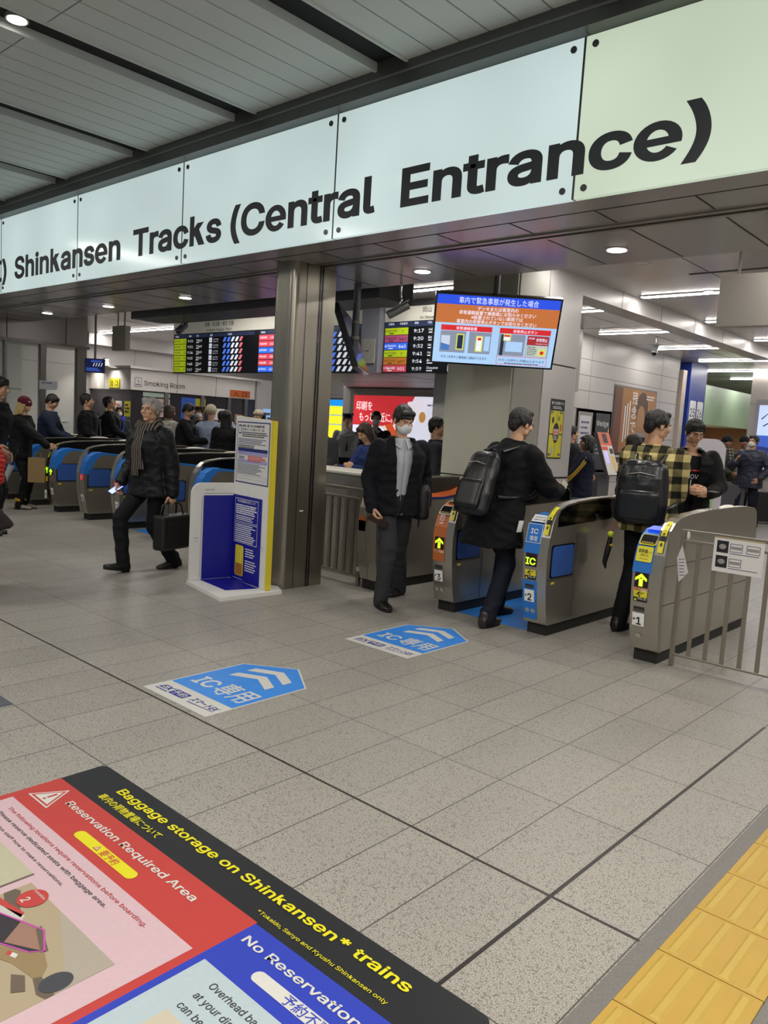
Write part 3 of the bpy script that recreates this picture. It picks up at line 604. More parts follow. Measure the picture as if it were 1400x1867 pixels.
def gate(X, sgn, label, num=None, front='steel', display='arrow', side='steel', cap=BLUE, black_outer=False, back_led=None, redx=False, grp='automatic ticket gates'):
    """deck lies on -x for sgn=+1 and on +x for sgn=-1; X is the middle of the 0.2 m wide body, front edge at y=5.25"""
    t = thing('ticket_gate', label, 'ticket gate', (X, 5.25, 0), 0, grp)
    a = lambda v: v*sgn
    MB().box((-.085, .09, 0), (.085, 1.89, .092), RUBBER).build('plinth', t)
    # deck body and shell
    SM = {'steel': STEEL, 'plain': STEEL, 'blue': BLUES}[side]
    mb = MB(); mb.prism([(a(-.105), y, z) for y, z in DECK], (a(.135), 0, 0), STEEL); mb.build('body', t, bevel=.006)
    mb = MB(); mb.prism([(a(.03), y, z) for y, z in SHELL], (a(.075), 0, 0), SM if sgn > 0 else STEEL, STEEL); sh = mb.build('side_shell', t, bevel=.012)
    # black glossy bands on both faces of the upper shell
    top = [p for p in SHELL if p[1] > .885]; 
    ib = [(y, z) for y, z in top]; y_a, y_b = ib[0][0]+.03, ib[-1][0]-.03
    ring = [(min(max(y, y_a), y_b), z-.014) for y, z in ib]+[(1.90, .92), (.10, .86)]
    mb = MB(); mb.prism([(a(.0305), y, z) for y, z in ring], (a(-.004), 0, 0), GBLACK)
    if black_outer: mb.prism([(a(.1045), y, z) for y, z in ring], (a(.003), 0, 0), GBLACK)
    mb.build('black_band', t)
    # coloured cap along the front top of the deck, wrapping onto its passage side
    cp = [p for p in DECK if p[1] >= .64 and p[0] < 1.0]
    inner = [(.17+.0, .66), (.20, .80), (.24, .86), (.30, .885), (.45, .885), (.75, .865)]
    mb = MB()
    if sgn < 0 or True:
        poly = [(a(-.108), y-.003, z+.003) for y, z in cp]+[(a(-.108), y, z) for y, z in reversed([(.09, .64), (.105, .74), (.15, .83), (.22, .897), (.30, .915), (.45, .903), (.75, .874)])]
        mb.prism(poly, (a(.003), 0, 0), cap)
    outer = [(y-.004, z+.003) for y, z in cp]
    for (y0, z0), (y1, z1) in zip(outer[:-1], outer[1:]):
        vs = [(a(-.108), y0, z0), (a(.03), y0, z0), (a(.03), y1, z1), (a(-.108), y1, z1)]
        mb.add(vs, [(0, 1, 2, 3)], cap)
    mb.build('deck_cap', t)
    # flap door panel, seams
    xo = a(-.1065) if sgn < 0 else a(.1065); d = -.002 if xo < 0 else .002
    Fs = frame((xo, 0, 0), (0, 1 if xo > 0 else -1, 0), (0, 0, 1)); q = 1 if xo > 0 else -1
    def sr(mb, y0, z0, y1, z1, m, l=.001): mb.rect(Fs, min(q*y0, q*y1), z0, max(q*y0, q*y1), z1, m, l)
    if side != 'plain':
        mb = MB(); y0, y1 = .045, .38
        mb.rrect(Fs, min(q*y0, q*y1)-.012, .462, max(q*y0, q*y1)+.012, .722, .02, BLACKP, .001); fl = mb.build('flap_recess', t)
        mb = MB(); mb.rrect(Fs, min(q*y0, q*y1), .472, max(q*y0, q*y1), .712, .035, BLUED, .004); mb.build('flap_door', fl)
    mb = MB(); 
    if side == 'plain':
        sr(mb, .02, .70, 1.9, .703, GROOVE, .0012); sr(mb, .02, .425, 1.9, .428, GROOVE, .0012); mb.build('seam', t)
    else:
      for z in (.452,): sr(mb, .0, z, .42, z+.004, GROOVE, .0012)
      sr(mb, .418, .10, .422, .80, GROOVE, .0012); sr(mb, .06, .415, .11, .432, YELLOW, .0016); mb.build('seam', t)
    # indicator dome
    MB().ball((a(.067), 1.25, 1.066), (.028, .17, .026), DOME, 16, 8).build('indicator_dome', t)
    # front labels: each sits in the tangent frame of the curved front
    def FFr(z): y, s = front_at(DECK, z); return frame((0, y-.0015, z), (1, 0, 0), (0, sin(s), cos(s)))
    xl, xr = (-.095, .022) if sgn > 0 else (-.022, .095); w = xr-xl; xc = (xl+xr)/2
    if front in ('blue', 'orange'):
        mb = MB(); m = BLUE if front == 'blue' else BRN
        for z0, z1 in (((.12, .43),) if front == 'blue' else ((.44, .56), (.56, .72), (.735, .83))):
            n = 4
            for k in range(n):
                za, zb = z0+(z1-z0)*k/n, z0+(z1-z0)*(k+1)/n; ya, yb = front_at(DECK, za)[0], front_at(DECK, zb)[0]
                mb.add([(xl-.008, ya-.003, za), (xr, ya-.003, za), (xr, yb-.003, zb), (xl-.008, yb-.003, zb)], [(0, 1, 2, 3)], m)
        mb.build('front_panel', t)
    l0 = .003
    if display:
        mb = MB(); Fz = FFr(.595); mb.rect(Fz, xl+.012, -.052, xr-.008, .052, DISP, l0+.001)
        if display == 'arrow':
            mb.poly(Fz, [(xc-.014, -.045), (xc+.014, -.045), (xc+.014, .008), (xc-.014, .008)], GRN, l0+.002); mb.poly(Fz, [(xc-.042, -.008), (xc-.042, .012), (xc, .045), (xc+.042, .012), (xc+.042, -.008), (xc, .018)], GRN, l0+.0022)
        elif display == 'IC': mb.text(Fz, 'IC', xc, -.036, .072, GRN, l0+.002, w=.088, align='c', bold=.18)
        mb.build('led_display', t)
        if display == 'arrow' and num in ('1', '3'):
            mb = MB(); Fz = FFr(.525); mb.rect(Fz, xl+.005, -.014, xr-.004, .014, mat('qr_strip', 'c9885a', .5), l0); mb.text(Fz, 'QR', xc+.004, -.010, .02, WHITE, l0+.001, w=.04, bold=.1); mb.outline(Fz, xc-.04, -.008, xc-.012, .008, .002, BLACK, l0+.001); mb.build('qr_label', t)
    if num:
        mb = MB()
        if front != 'orange' and sgn > 0:
            Fz = FFr(.485); mb = MB(); mb.rect(Fz, xl+.012, -.046, xr-.008, .034, BLACK, l0); mb.rect(Fz, xl+.012, -.014, xr-.008, .034, YELLOW, l0+.0006)
            c = xc-.004
            mb.disc(Fz, c+.002, .027, .005, BLACK, l0+.0012, n=12)
            for A, B, r in (((-.004, .020), (-.012, .006), .005), ((-.012, .006), (-.028, .004), .003), ((-.012, .006), (.006, -.002), .0032), ((.006, -.002), (-.006, -.010), .003), ((-.004, .019), (.016, .014), .0028), ((.016, .014), (.03, .022), .0025), ((-.004, .019), (-.018, .018), .0025)):
                dx, dy = B[0]-A[0], B[1]-A[1]; L_ = sqrt(dx*dx+dy*dy); nx, ny = -dy/L_*r, dx/L_*r
                mb.poly(Fz, [(c+A[0]-nx, A[1]-ny), (c+B[0]-nx, B[1]-ny), (c+B[0]+nx, B[1]+ny), (c+A[0]+nx, A[1]+ny)], BLACK, l0+.0012)
            mb.poly(Fz, [(xl+.016, -.041), (xl+.038, -.041), (xl+.027, -.020)], YELLOW, l0+.0012); mb.text(Fz, '飛び出し注意', xl+.042, -.030, .013, WHITE, l0+.0012, w=xr-.012-xl-.042); mb.build('warning_label', t)
        Fz = FFr(.385); mb = MB()
        if sgn > 0: mb.rect(Fz, xl+.016, -.016, xr-.022, .016, mat('card_slot', '55544f', .3, .6), l0); mb.rect(Fz, xl+.02, .004, xr-.026, .013, BLACK, l0+.001); mb.build('slot', t)
        Fz = FFr(.31); mb = MB(); mb.rect(Fz, xl+.010, -.048, xr-.020, .048, WHITE, l0); mb.text(Fz, num, xc-.002, -.038, .076, BLACK, l0+.001, align='c', bold=.16); mb.poly(Fz, [(xl+.013, 0), (xl+.028, .012), (xl+.028, -.012)], BLACK, l0+.001); mb.build('number_plate', t)
        if sgn < 0: return finish(t, a, redx, FFr, xc, l0)
        Fz = FFr(.19); mb = MB()
        mb.rrect(Fz, xc-.044, -.017, xc-.008, .017, .014, mat('tag_grey', 'a09d97', .5), l0) if num in '23' else None
        mb.rrect(Fz, xc+.006 if num in '23' else xc-.02, -.017, xc+.042 if num in '23' else xc+.016, .017, .014, mat('tag_grey', 'a09d97', .5), l0)
        mb.text(Fz, {'1': '1', '2': '1', '3': '2'}.get(num, num), xc+.024 if num in '23' else xc-.002, -.01, .02, BLACK, l0+.001, align='c')
        if num in '23': mb.text(Fz, num, xc-.026, -.01, .02, BLACK, l0+.001, align='c')
        mb.build('small_tag', t)
    return finish(t, a, redx, FFr, xc, l0)
def reader(t, sgn, kind):
    """sloping ticket deck of an entry gate: y .0-.3, z .73-.94"""
    o = V((-.04*sgn-.002, .052, .865)); F = frame(o, (1, 0, 0), (0, .55, .84))
    if kind == 'ic':
        mb = MB(); F = frame((-.037, .006, .80), (1, 0, 0), (0, .2, .98)); mb.rect(F, -.066, -.075, .066, .075, WHITE, .003); mb.rect(F, -.062, -.071, .062, .071, BLUE, .004)
        mb.text(F, 'IC', 0, -.002, .052, WHITE, .005, w=.066, align='c', bold=.14); mb.text(F, '専用', 0, -.058, .036, WHITE, .005, w=.066, align='c', bold=.06); mb.build('ic_sign', t)
        mb = MB(); F = frame((-.037, .07, .905), (1, 0, 0), (0, .75, .66)); mb.rect(F, -.064, -.03, .064, .045, WHITE, .003); mb.text(F, '新幹線専用改札', 0, .012, .016, NAVY, .004, w=.10, align='c'); mb.text(F, '自動改札機', 0, -.016, .018, BLACK, .004, w=.10, align='c'); mb.build('white_label', t)
        return
    mb = MB(); F = frame((-.037, .055, .868), (1, 0, 0), (0, .68, .73)); mb.rrect(F, -.062, -.045, .062, .05, .018, YELLOW if kind == 'blue' else mat('reader_white', 'cfd3d8', .4), .006); mb.rrect(F, -.054, -.036, .054, .044, .014, BLACKP, .009); mb.rect(F, -.045, -.035, .045, -.02, mat('slot_brass', '7d6a1c', .4), .011); mb.build('ticket_slot', t)
    mb = MB(); F = frame((-.037, .17, .94), (1, 0, 0), (0, .99, .14)); mb.rrect(F, -.055, -.05, .055, .07, .01, SKY if kind == 'blue' else CHROME, .008); mb.build('card_reader', t)
    if kind == 'blue':
        mb = MB(); F = frame((-.037, .004, .775), (1, 0, 0), (0, .26, .965)); mb.rrect(F, -.058, -.055, .058, .055, .012, YELLOW, .006); mb.text(F, '新幹線', -.045, .008, .026, BLACK, .008, w=.066, bold=.08); mb.text(F, 'きっぷ', .026, .010, .014, BLACK, .008, w=.026); mb.text(F, '(改札口)', 0, -.016, .016, BLACK, .008, w=.06, align='c'); mb.text(F, 'Shinkansen', 0, -.038, .011, BLACK, .008, w=.06, align='c'); mb.build('shinkansen_label', t)
    else:
        mb = MB(); F = frame((-.037, .004, .79), (1, 0, 0), (0, .26, .965)); mb.outline(F, -.022, -.005, .022, .045, .005, WHITE, .006); mb.outline(F, -.01, .012, .01, .032, .003, WHITE, .006); mb.text(F, 'QR', 0, -.036, .025, WHITE, .006, w=.04, align='c', bold=.1); mb.build('qr_sign', t)
def cap_front(t, m):   # broad coloured front of the deck on entry gates
    mb = MB(); zs = [.70, .73, .78, .82, .86, .89, .92, .938]
    pr_ = []
    for z in zs:
        y = front_at(DECK, z)[0]; pr_.append((y, z))
    for (y0, z0), (y1, z1) in zip(pr_[:-1], pr_[1:]): mb.add([(-.108, y0-.006, z0), (.03, y0-.006, z0), (.03, y1-.006, z1+.002), (-.108, y1-.006, z1+.002)], [(0, 1, 2, 3)], m)
    mb.build('front_cap', t)
g = gate(-2.20, 1, 'steel ticket gate numbered 1 with blue top, at the right end of the row', '1', side='plain', cap=BLUE); cap_front(g, BLUE); reader(g, 1, 'blue')
g = gate(-3.09, 1, 'steel ticket gate numbered 2 with blue IC sign', '2', 'blue', 'IC', cap=BLUE, black_outer=True); reader(g, 1, 'ic')
g = gate(-3.99, 1, 'ticket gate numbered 3 with orange front panels', '3', 'orange', 'arrow', side='steel', cap=BRN, black_outer=True); reader(g, 1, 'qr')
# the gate beside the counter opens the other way: its orange reader deck is at the far end
G4 = thing('ticket_gate', 'steel ticket gate without number beside the counter, behind the masked man', 'ticket gate', (-4.97, 5.33, 0), 0, 'automatic ticket gates')
MB().box((-.085, .07, 0), (.105, 1.89, .092), RUBBER).build('plinth', G4)
mb = MB(); mb.prism([(-.10, y, z) for y, z in SHELL], (.10, 0, 0), STEEL, STEEL); mb.build('side_shell', G4, bevel=.012)
D4 = [(.055, .09), (.02, .3), (.0, .55), (.0, .66), (.03, .80), (.09, .88), (.25, .90), (.6, .875), (1.0, .87), (1.25, .895), (1.42, .945), (1.58, .965), (1.74, .95), (1.85, .88), (1.92, .7), (1.93, .3), (1.91, .09)]
mb = MB(); mb.prism([(0, y, z) for y, z in D4], (.12, 0, 0), STEEL); mb.build('body', G4, bevel=.006)
mb = MB(); top = [p for p in SHELL if p[1] > .885]; ring = [(min(max(y, .06), 1.9), z-.014) for y, z in top]+[(1.90, .90), (.10, .86)]; mb.prism([(.0, y, z) for y, z in ring], (.003, 0, 0), SMOKE); mb.build('smoked_band', G4)
mb = MB(); pr_ = [p for p in D4 if p[0] >= .25 and p[1] > .86]
for (y0, z0), (y1, z1) in zip(pr_[:-1], pr_[1:]):
    mb.add([(.003, y0, z0+.03), (.122, y0, z0+.004), (.122, y1, z1+.004), (.003, y1, z1+.03)], [(0, 1, 2, 3)], ORANGE); mb.add([(.1225, y0, z0-.022), (.1225, y1, z1-.022), (.1225, y1, z1+.004), (.1225, y0, z0+.004)], [(3, 2, 1, 0)], NAVY)
mb.build('orange_deck', G4)
mb = MB(); F = frame((.1215, 0, 0), (0, 1, 0), (0, 0, 1)); mb.rect(F, .05, .44, .40, .72, BLUED, .002); mb.build('flap_door', G4)
mb = MB(); mb.add([(-.09, -.02, .70), (.0, -.02, .70), (.0, -.02, .56), (-.09, -.02, .56)], [(0, 1, 2, 3)], BRN); F = frame((0, .0, .19), (1, 0, 0), (0, 0, 1)); mb.rect(F, -.08, -.015, -.04, .02, mat('tag_grey', 'a09d97', .5), .03); mb.build('front_panel', G4)
# left-hand gates, decks on the other side
LG = [(-7.64, '5', 'steel', 'ticket gate with blue cap just left of the baggage gauge'), (-8.52, '6', 'steel', 'ticket gate behind the legs of the grey-haired man'),
      (-9.42, '7', 'steel', 'ticket gate numbered 7 with red no-entry display, first left of the grey-haired man'), (-10.35, '8', 'steel', 'ticket gate numbered 8 with red no-entry display'), (-11.27, '9', 'steel', 'ticket gate numbered 9 with black front and green arrow'),
      (-12.17, None, 'steel', 'ticket gate next to the woman in the maroon knit hat'), (-13.06, None, 'steel', 'ticket gate at the far left end of the row')]
for X, num, sd, lb in LG:
    g = gate(X, -1, lb, num, 'steel', 'arrow' if num == '9' else None, side='steel', redx=num in ('7', '8'))
    if sd == 'blue':
        mb = MB(); mb.prism([(.1068, y, z) for y, z in [(.10, .10), (.07, .25), (.05, .42), (.42, .42), (.42, .10)]], (.0015, 0, 0), BLUES); mb.build('side_panel', g)
    if num == '9':
        mb = MB()
        for z0 in [.13+.07*k for k in range(10)]:
            ya, yb = front_at(SHELL, z0)[0], front_at(SHELL, z0+.07)[0]; mb.add([(-.105, ya-.006, z0), (-.028, ya-.006, z0), (-.028, yb-.006, z0+.07), (-.105, yb-.006, z0+.07)], [(0, 1, 2, 3)], BLACKP)
        F = frame((-.066, -.032, .62), (1, 0, 0), (0, 0, 1)); mb.poly(F, [(-.01, -.05), (.01, -.05), (.01, .01), (-.01, .01)], GRN, 0); mb.poly(F, [(-.03, -.005), (-.03, .012), (0, .042), (.03, .012), (.03, -.005), (0, .018)], GRN, .001)
        mb.rect(F, -.03, -.17, .03, -.10, YELLOW, 0); mb.rect(F, -.035, -.42, .035, -.30, WHITE, .012); mb.text(F, '9', 0, -.40, .08, BLACK, .014, align='c', bold=.12); mb.build('black_front', g)
# ================================================================== BAGGAGE GAUGE, FENCES, COUNTER
GW = mat('gauge_white', 'dcdbd6', .45, var=(6, .05)); GB = mat('gauge_blue', '15188c', .4); GY = mat('gauge_yellow', 'd8c62c', .45); GT = mat('gauge_grey_text', '555a78', .5); GP = mat('gauge_paper', 'd4d2d0', .5); GL = mat('gauge_lilac', '9d9cc4', .5)
t = thing('baggage_size_gauge', 'white and blue baggage size gauge stand with yellow edge before the pillar', 'baggage gauge', (-5.945, 4.515, 0))
c0 = V((0, 0, 0)); dL = V((-.081, -.404, 0)); LL = dL.length; dL.normalize(); dR = V((.64, -.087, 0)); LR = dR.length; dR.normalize()
up = V((0, 0, 1)); FLm = frame((0, 0, 0), -dL, up); FRm = frame((0, 0, 0), dR, up)
mb = MB(); mb.prism([(x, y, 0) for x, y in ((-.07, .06), (-.10, -.425), (.645, -.585), (.70, .045), (.53, .14))], (0, 0, .032), GW)
mb.prism([(x, y, .032) for x, y in ((0, 0), (-.07, -.30), (.43, -.375), (.52, -.09))], (0, 0, .003), GB); mb.build('base', t, bevel=.004)
# left panel: rounded outer top corner
Hh = .935; r = .10
pts = [(-LL, .035), (0, .035), (0, Hh)]+[(-LL+r+r*cos(radians(a)), Hh-r+r*sin(radians(a))) for a in range(90, 181, 15)]
n = FLm[3]
mb = MB(); mb.prism([FLm[0]+FLm[1]*x+up*z-n*.03 for x, z in pts], n*.03, GW); mb.rect(FLm, -LL+.115, .038, 0, .82, GB, .002)
mb.text(FLm, '30cm (B)', -.24, .865, .022, GT, .002, align='c'); mb.rect(FLm, -LL+.12, .838, -.01, .841, GT, .002); mb.rect(FLm, -LL+.098, .06, -LL+.101, .815, GT, .002)
mb.text(FLm, '80cm', -LL+.055, .42, .018, GT, .002, align='c'); mb.text(FLm, '(A)', -LL+.055, .39, .018, GT, .002, align='c'); mb.build('left_panel', t)
n = FRm[3]; HR = 1.565
mb = MB(); mb.prism([FRm[0]+FRm[1]*x+up*z-n*.045 for x, z in ((0, .035), (LR, .035), (LR, HR-.03), (0, HR))], n*.045, GW, GY)
mb.add([FRm[0]+FRm[1]*LR+n*.002+up*.035, FRm[0]+FRm[1]*LR+n*.002+up*(HR-.03), FRm[0]+FRm[1]*(LR-.03)+n*.002+up*(HR-.03), FRm[0]+FRm[1]*(LR-.03)+n*.002+up*.035], [(0, 1, 2, 3)], GY)
mb.rect(FRm, 0, .036, .52, .835, GB, .002); mb.build('right_panel', t)
mb = MB(); x0, x1 = .045, .455
mb.outline(FRm, x0, .59, x1, .805, .004, WHITE, .003); mb.outline(FRm, x0, .395, x1, .58, .004, WHITE, .003)
mb.text(FRm, '特大荷物置場の利用について', x0+.04, .77, .024, WHITE, .003, w=.33); mb.lines(FRm, x0+.02, .745, x1-.02, 5, .019, .012, WHITE, .003, .15, 3); mb.lines(FRm, x0+.02, .645, x1-.05, 3, .017, .009, WHITE, .003, .2, 4)
mb.lines(FRm, x0+.02, .56, x1-.02, 9, .0185, .010, WHITE, .003, .3, 5); mb.lines(FRm, .26, .35, .46, 4, .022, .010, WHITE, .003, .4, 6); mb.lines(FRm, .26, .24, .46, 5, .022, .010, WHITE, .003, .4, 7); mb.build('white_lettering', t)
mb = MB(); mb.rrect(FRm, .085, .085, .235, .37, .02, GY, .006); mb.rrect(FRm, .10, .093, .22, .20, .012, mat('gauge_amber', 'a8701c', .4), .008); mb.poly(FRm, [(.195, .368), (.215, .368), (.19, .21), (.17, .21)], mat('gauge_pale_yellow', 'e3d65a', .4), .007)
mb.rect(FRm, .05, .052, .23, .055, WHITE, .003); mb.build('yellow_holder', t)
mb = MB(); mb.text(FRm, '60cm (C)', .26, .83, .018, GT, .003, align='c'); mb.rect(FRm, .02, .81, .49, .813, GT, .003); mb.text(FRm, '80cm', .55, .40, .016, GT, .003, align='c'); mb.text(FRm, '(A)', .55, .375, .016, GT, .003, align='c'); mb.build('dimension_lettering', t)
mb = MB(); px0, px1, pz0, pz1 = .03, .60, .955, 1.515
mb.rect(FRm, px0, pz0, px1, pz1, NAVY, .003); mb.rect(FRm, px0+.01, pz0+.01, px1-.01, pz1-.01, GP, .004); bd = mb.build('notice', t)
mb = MB(); q = px0+.03
mb.rrect(FRm, q, 1.405, q+.05, 1.485, .008, NAVY, .005); mb.rect(FRm, q+.007, 1.415, q+.043, 1.472, GP, .006)
mb.text(FRm, '東海道・山陽・九州・西九州新幹線で荷物', q+.065, 1.468, .020, BLACK, .005, w=.38, bold=.05); mb.text(FRm, '特大荷物スペースつき座席のご予約・ご案内', q+.065, 1.436, .018, BLACK, .005, w=.38)
mb.lines(FRm, q+.065, 1.418, px1-.03, 3, .017, .009, BLACK, .005, .2, 7); mb.lines(FRm, q, 1.358, px1-.03, 4, .014, .007, GT, .005, .25, 8); mb.lines(FRm, q, 1.298, px1-.22, 2, .016, .009, BLACK, .005, .2, 9)
mb.rect(FRm, q, 1.245, px1-.025, 1.275, NAVY, .005); mb.rect(FRm, q, 1.212, px1-.025, 1.245, GL, .005); mb.rect(FRm, q, 1.14, px1-.025, 1.17, GL, .005)
mb.lines(FRm, q+.18, 1.205, px1-.05, 4, .014, .008, RED, .006, .3, 10); mb.lines(FRm, q+.02, 1.195, q+.13, 2, .015, .008, GT, .006, .2, 11); mb.lines(FRm, q, 1.13, px1-.03, 8, .0125, .006, GT, .005, .5, 12); mb.outline(FRm, q-.005, 0.995, px1-.02, 1.025, .0015, GT, .005); mb.build('notice_print', bd)

def bars_fence(name, label, p0, p1, ztop, zr, zb, n, r, extra=None, posts=(True, True)):
    p0, p1 = V(p0), V(p1); d = (p1-p0); L = d.length; d.normalize()
    t = thing(name, label, 'fence', p0); nrm = V((-d.y, d.x, 0))
    def bar(a, b, wx, wz, nm):
        mb = MB(); a, b = V(a), V(b); ax = (b-a); h = ax.length/2; c = (a+b)/2; ax.normalize(); side = nrm; o = ax.cross(side).normalized()
        mb.obox(c, ax*h, side*wx, o*wz, STEELB); return mb.build(nm, t, bevel=.003)
    for k, f in enumerate((0, L)):
        if posts[k]: bar(d*f+up*0.0, d*f+up*ztop, r*1.3, r*1.3, 'post')
    bar(up*(ztop-.012), d*L+up*(ztop-.012), r*1.1, r*1.1, 'top_rail'); bar(up*zr, d*L+up*zr, r, r*.9, 'upper_rail'); bar(up*zb, d*L+up*zb, r*.9, r*.7, 'lower_rail')
    for k in range(1, n): bar(d*(L*k/n)+up*zb, d*(L*k/n)+up*zr, r*.75, r*1.25, 'baluster')
    return t
bars_fence('bar_fence', 'low steel bar fence between the pillar and the masked man', (-5.80, 5.46, 0), (-5.13, 5.42, 0), .94, .84, .10, 6, .014)
rf = bars_fence('bar_fence', 'low steel bar fence with taped notices right of gate 1', (-2.035, 5.40, 0), (-1.36, 5.40, 0), .97, .89, .085, 6, .011)
MB().box((.655, -.04, 0), (.735, .04, .98), STEELB).build('end_post', rf)
MB().ball((.035, -.01, .93), (.012, .012, .03), mat('clamp', 'c9c6be', .4)).build('clamp', rf)
o = MB(); F = frame((-1.80, 5.378, .72), (1, 0, 0), (0, 0, 1)); o.rect(F, -.02, 0, .30, .235, GP, .0); o.rect(F, -.02, .225, .30, .235, mat('tape_tan', 'a89878', .5), .001)
for k, (zz) in enumerate((.13, .03)):
    o.rect(F, .0, zz, .075, zz+.08, BLACK, .001); o.ball(F[0]+V((.037, -.0015, zz+.04)), (.025, .0008, .018), GREYP, 10, 6)
    o.outline(F, .085, zz+.012, .165, zz+.068, .004, GT, .001); o.rect(F, .092, zz+.03, .158, zz+.05, GREYP, .0012)
    if k == 0: o.outline(F, .19, zz+.012, .275, zz+.068, .004, GT, .001); o.rect(F, .197, zz+.03, .268, zz+.05, GREYP, .0012)
    o.rect(F, .085, zz-.002, .27, zz+.003, GT, .001)
tag(o.build('taped_notice', at=(-1.65, 5.378, .72)), 'white taped notice with luggage pictures on the right fence', 'notice')
o = MB(); F = frame((-2.03, 5.372, .60), (.93, -.1, .15), (-.15, 0, .95)); o.poly(F, [(0, 0), (.075, .07), (.045, .26), (.0, .17)], GP, .0); o.lines(F, .012, .16, .055, 6, .022, .006, GT, .001, .2, 3); tag(o.build('paper_tag', at=(-2.03, 5.372, .60)), 'white paper tag hanging crooked from the right fence corner', 'notice')
# staff counter behind the left fence
t = thing('counter', 'brushed steel counter behind the left fence', 'counter', (-5.75, 5.95, 0))
MB().box((-.78, -.26, 0), (.68, .26, 1.04), STEEL).build('body', t, bevel=.006); MB().box((-.80, -.29, 1.04), (.69, .29, 1.065), mat('counter_top', 'cfcbc2', .35)).build('worktop', t, bevel=.004)

# ================================================================== SCREENS, BOARDS, CAMERAS
SCR = lambda n, c, e=1.0: mat('screen_'+n, hexc(c), .3, emit=e)
# hanging monitor
dn = V((-.285, .301, -.91)).normalized(); ux = V((.745, .667, 0)); uy = (-dn); uy = (uy-ux*uy.dot(ux)).normalized()
MC = V((-4.21, 6.09, 2.475)); FM = frame(MC, ux, uy); nM = FM[3]
t = thing('hanging_monitor', 'large hanging monitor with blue and orange emergency notice', 'monitor', MC)
L0 = frame((0, 0, 0), ux, uy); W2, H2 = .575, .335
mb = MB(); mb.obox(-nM*.03, ux*W2, uy*H2, nM*.03, BLACKP); mb.build('casing', t, bevel=.006)
mb = MB(); w2, h2 = W2-.018, H2-.018
S1, S2, S3, S4, SW, SK = SCR('blue', '2750e0', .9), SCR('orange', 'c2703c', .85), SCR('pale', 'a9cdf2', .85), SCR('red', 'd82a30', .8), SCR('white', 'dfe8fa', .95), SCR('dark', '2c3c58', .5)
mb.rect(L0, -w2, h2-.085, w2, h2, S1, .001); mb.rect(L0, -w2, .06, w2, h2-.085, S2, .001); mb.rect(L0, -w2, -h2, w2, .06, S3, .001)
mb.text(L0, '車内で緊急事態が発生した場合', 0, h2-.068, .052, SW, .002, w=.72, align='c')
for k, (s, w_) in enumerate((('デッキまたは客室内の', .37), ('非常通報装置で乗務員にお知らせください', .70), ('※設置されていない車両では', .47), ('客室内の非常停止ボタンでお知らせください', .73))): mb.text(L0, s, 0, h2-.128-.041*k, .032, SW, .002, w=w_, align='c', bold=.05)
for x0, hd, cp in ((-.50, '非常通報装置', 'ボタンを押すと乗務員と通話ができます'), (.04, '非常停止ボタン', 'ボタンを押すと列車は止まります')):
    mb.rect(L0, x0, -.01, x0+.47, .04, S4, .002); mb.text(L0, hd, x0+.235, .002, .026, SW, .003, align='c', bold=.06)
    mb.rect(L0, x0, -.22, x0+.47, -.015, SCR('gr', '8f9aae', .7), .002)
    mb.outline(L0, x0, -.305, x0+.47, -.225, .004, S4 if x0 > 0 else S3, .002); mb.text(L0, cp, x0+.235, -.275, .023, SK, .003, w=.43, align='c', bold=.05)
    if x0 > 0: mb.lines(L0, x0+.08, -.293, x0+.40, 1, .02, .008, SK, .003, 0)
mb.rect(L0, -.49, -.20, -.41, -.06, SCR('carpale', 'c6d4e8', .8), .003); mb.poly(L0, [(-.49, -.20), (-.41, -.20), (-.41, -.15), (-.49, -.13)], SCR('carblue', '4b7fc4', .7), .0035); mb.rect(L0, -.35, -.19, -.28, -.04, SCR('y', 'd8e05a', .8), .003); mb.rect(L0, -.34, -.18, -.29, -.05, SK, .004); mb.rect(L0, -.265, -.22, -.235, -.015, S3, .003)
mb.rect(L0, -.17, -.20, -.105, -.05, SCR('y', 'd8e05a', .8), .003); mb.rect(L0, -.16, -.19, -.115, -.06, SW, .004); mb.rect(L0, -.155, -.09, -.12, -.065, S4, .005); mb.rect(L0, -.09, -.19, -.04, -.05, S3, .003)
mb.rect(L0, .06, -.22, .09, -.02, SK, .003); mb.rect(L0, .08, -.08, .15, -.015, SCR('y', 'd8e05a', .8), .003); mb.rect(L0, .088, -.072, .142, -.023, SW, .004); mb.rect(L0, .088, -.04, .142, -.023, S4, .0045); mb.rect(L0, .11, -.18, .265, -.085, S3, .003); mb.rect(L0, .285, -.22, .30, -.015, S3, .003)
mb.rrect(L0, .305, -.105, .50, -.02, .01, SCR('stop', 'b03238', .7), .004); mb.text(L0, 'STOP', .315, -.05, .022, SW, .005, w=.055, bold=.1); mb.text(L0, '非常停止', .385, -.068, .03, SW, .005, w=.105, bold=.06); mb.text(L0, 'Emergency Stop', .385, -.094, .014, SW, .005, w=.105); mb.rrect(L0, .305, -.215, .50, -.11, .01, SCR('cream', 'c8d0c0', .75), .004); mb.lines(L0, .315, -.125, .42, 5, .018, .007, SK, .005, .3, 2); mb.rect(L0, .425, -.205, .48, -.145, SCR('y', 'd8e05a', .8), .005); mb.disc(L0, .452, -.175, .018, S4, .006)
mb.build('screen', t); 
mb = MB(); p_ = -nM*.09; mb.cyl(p_-nM*.05, V((p_.x-nM.x*.05, p_.y-nM.y*.05, .765)), .03, DARKF, 12); mb.obox(p_, ux*.12, uy*.1, nM*.03, DARKF); mb.build('hanger', t)
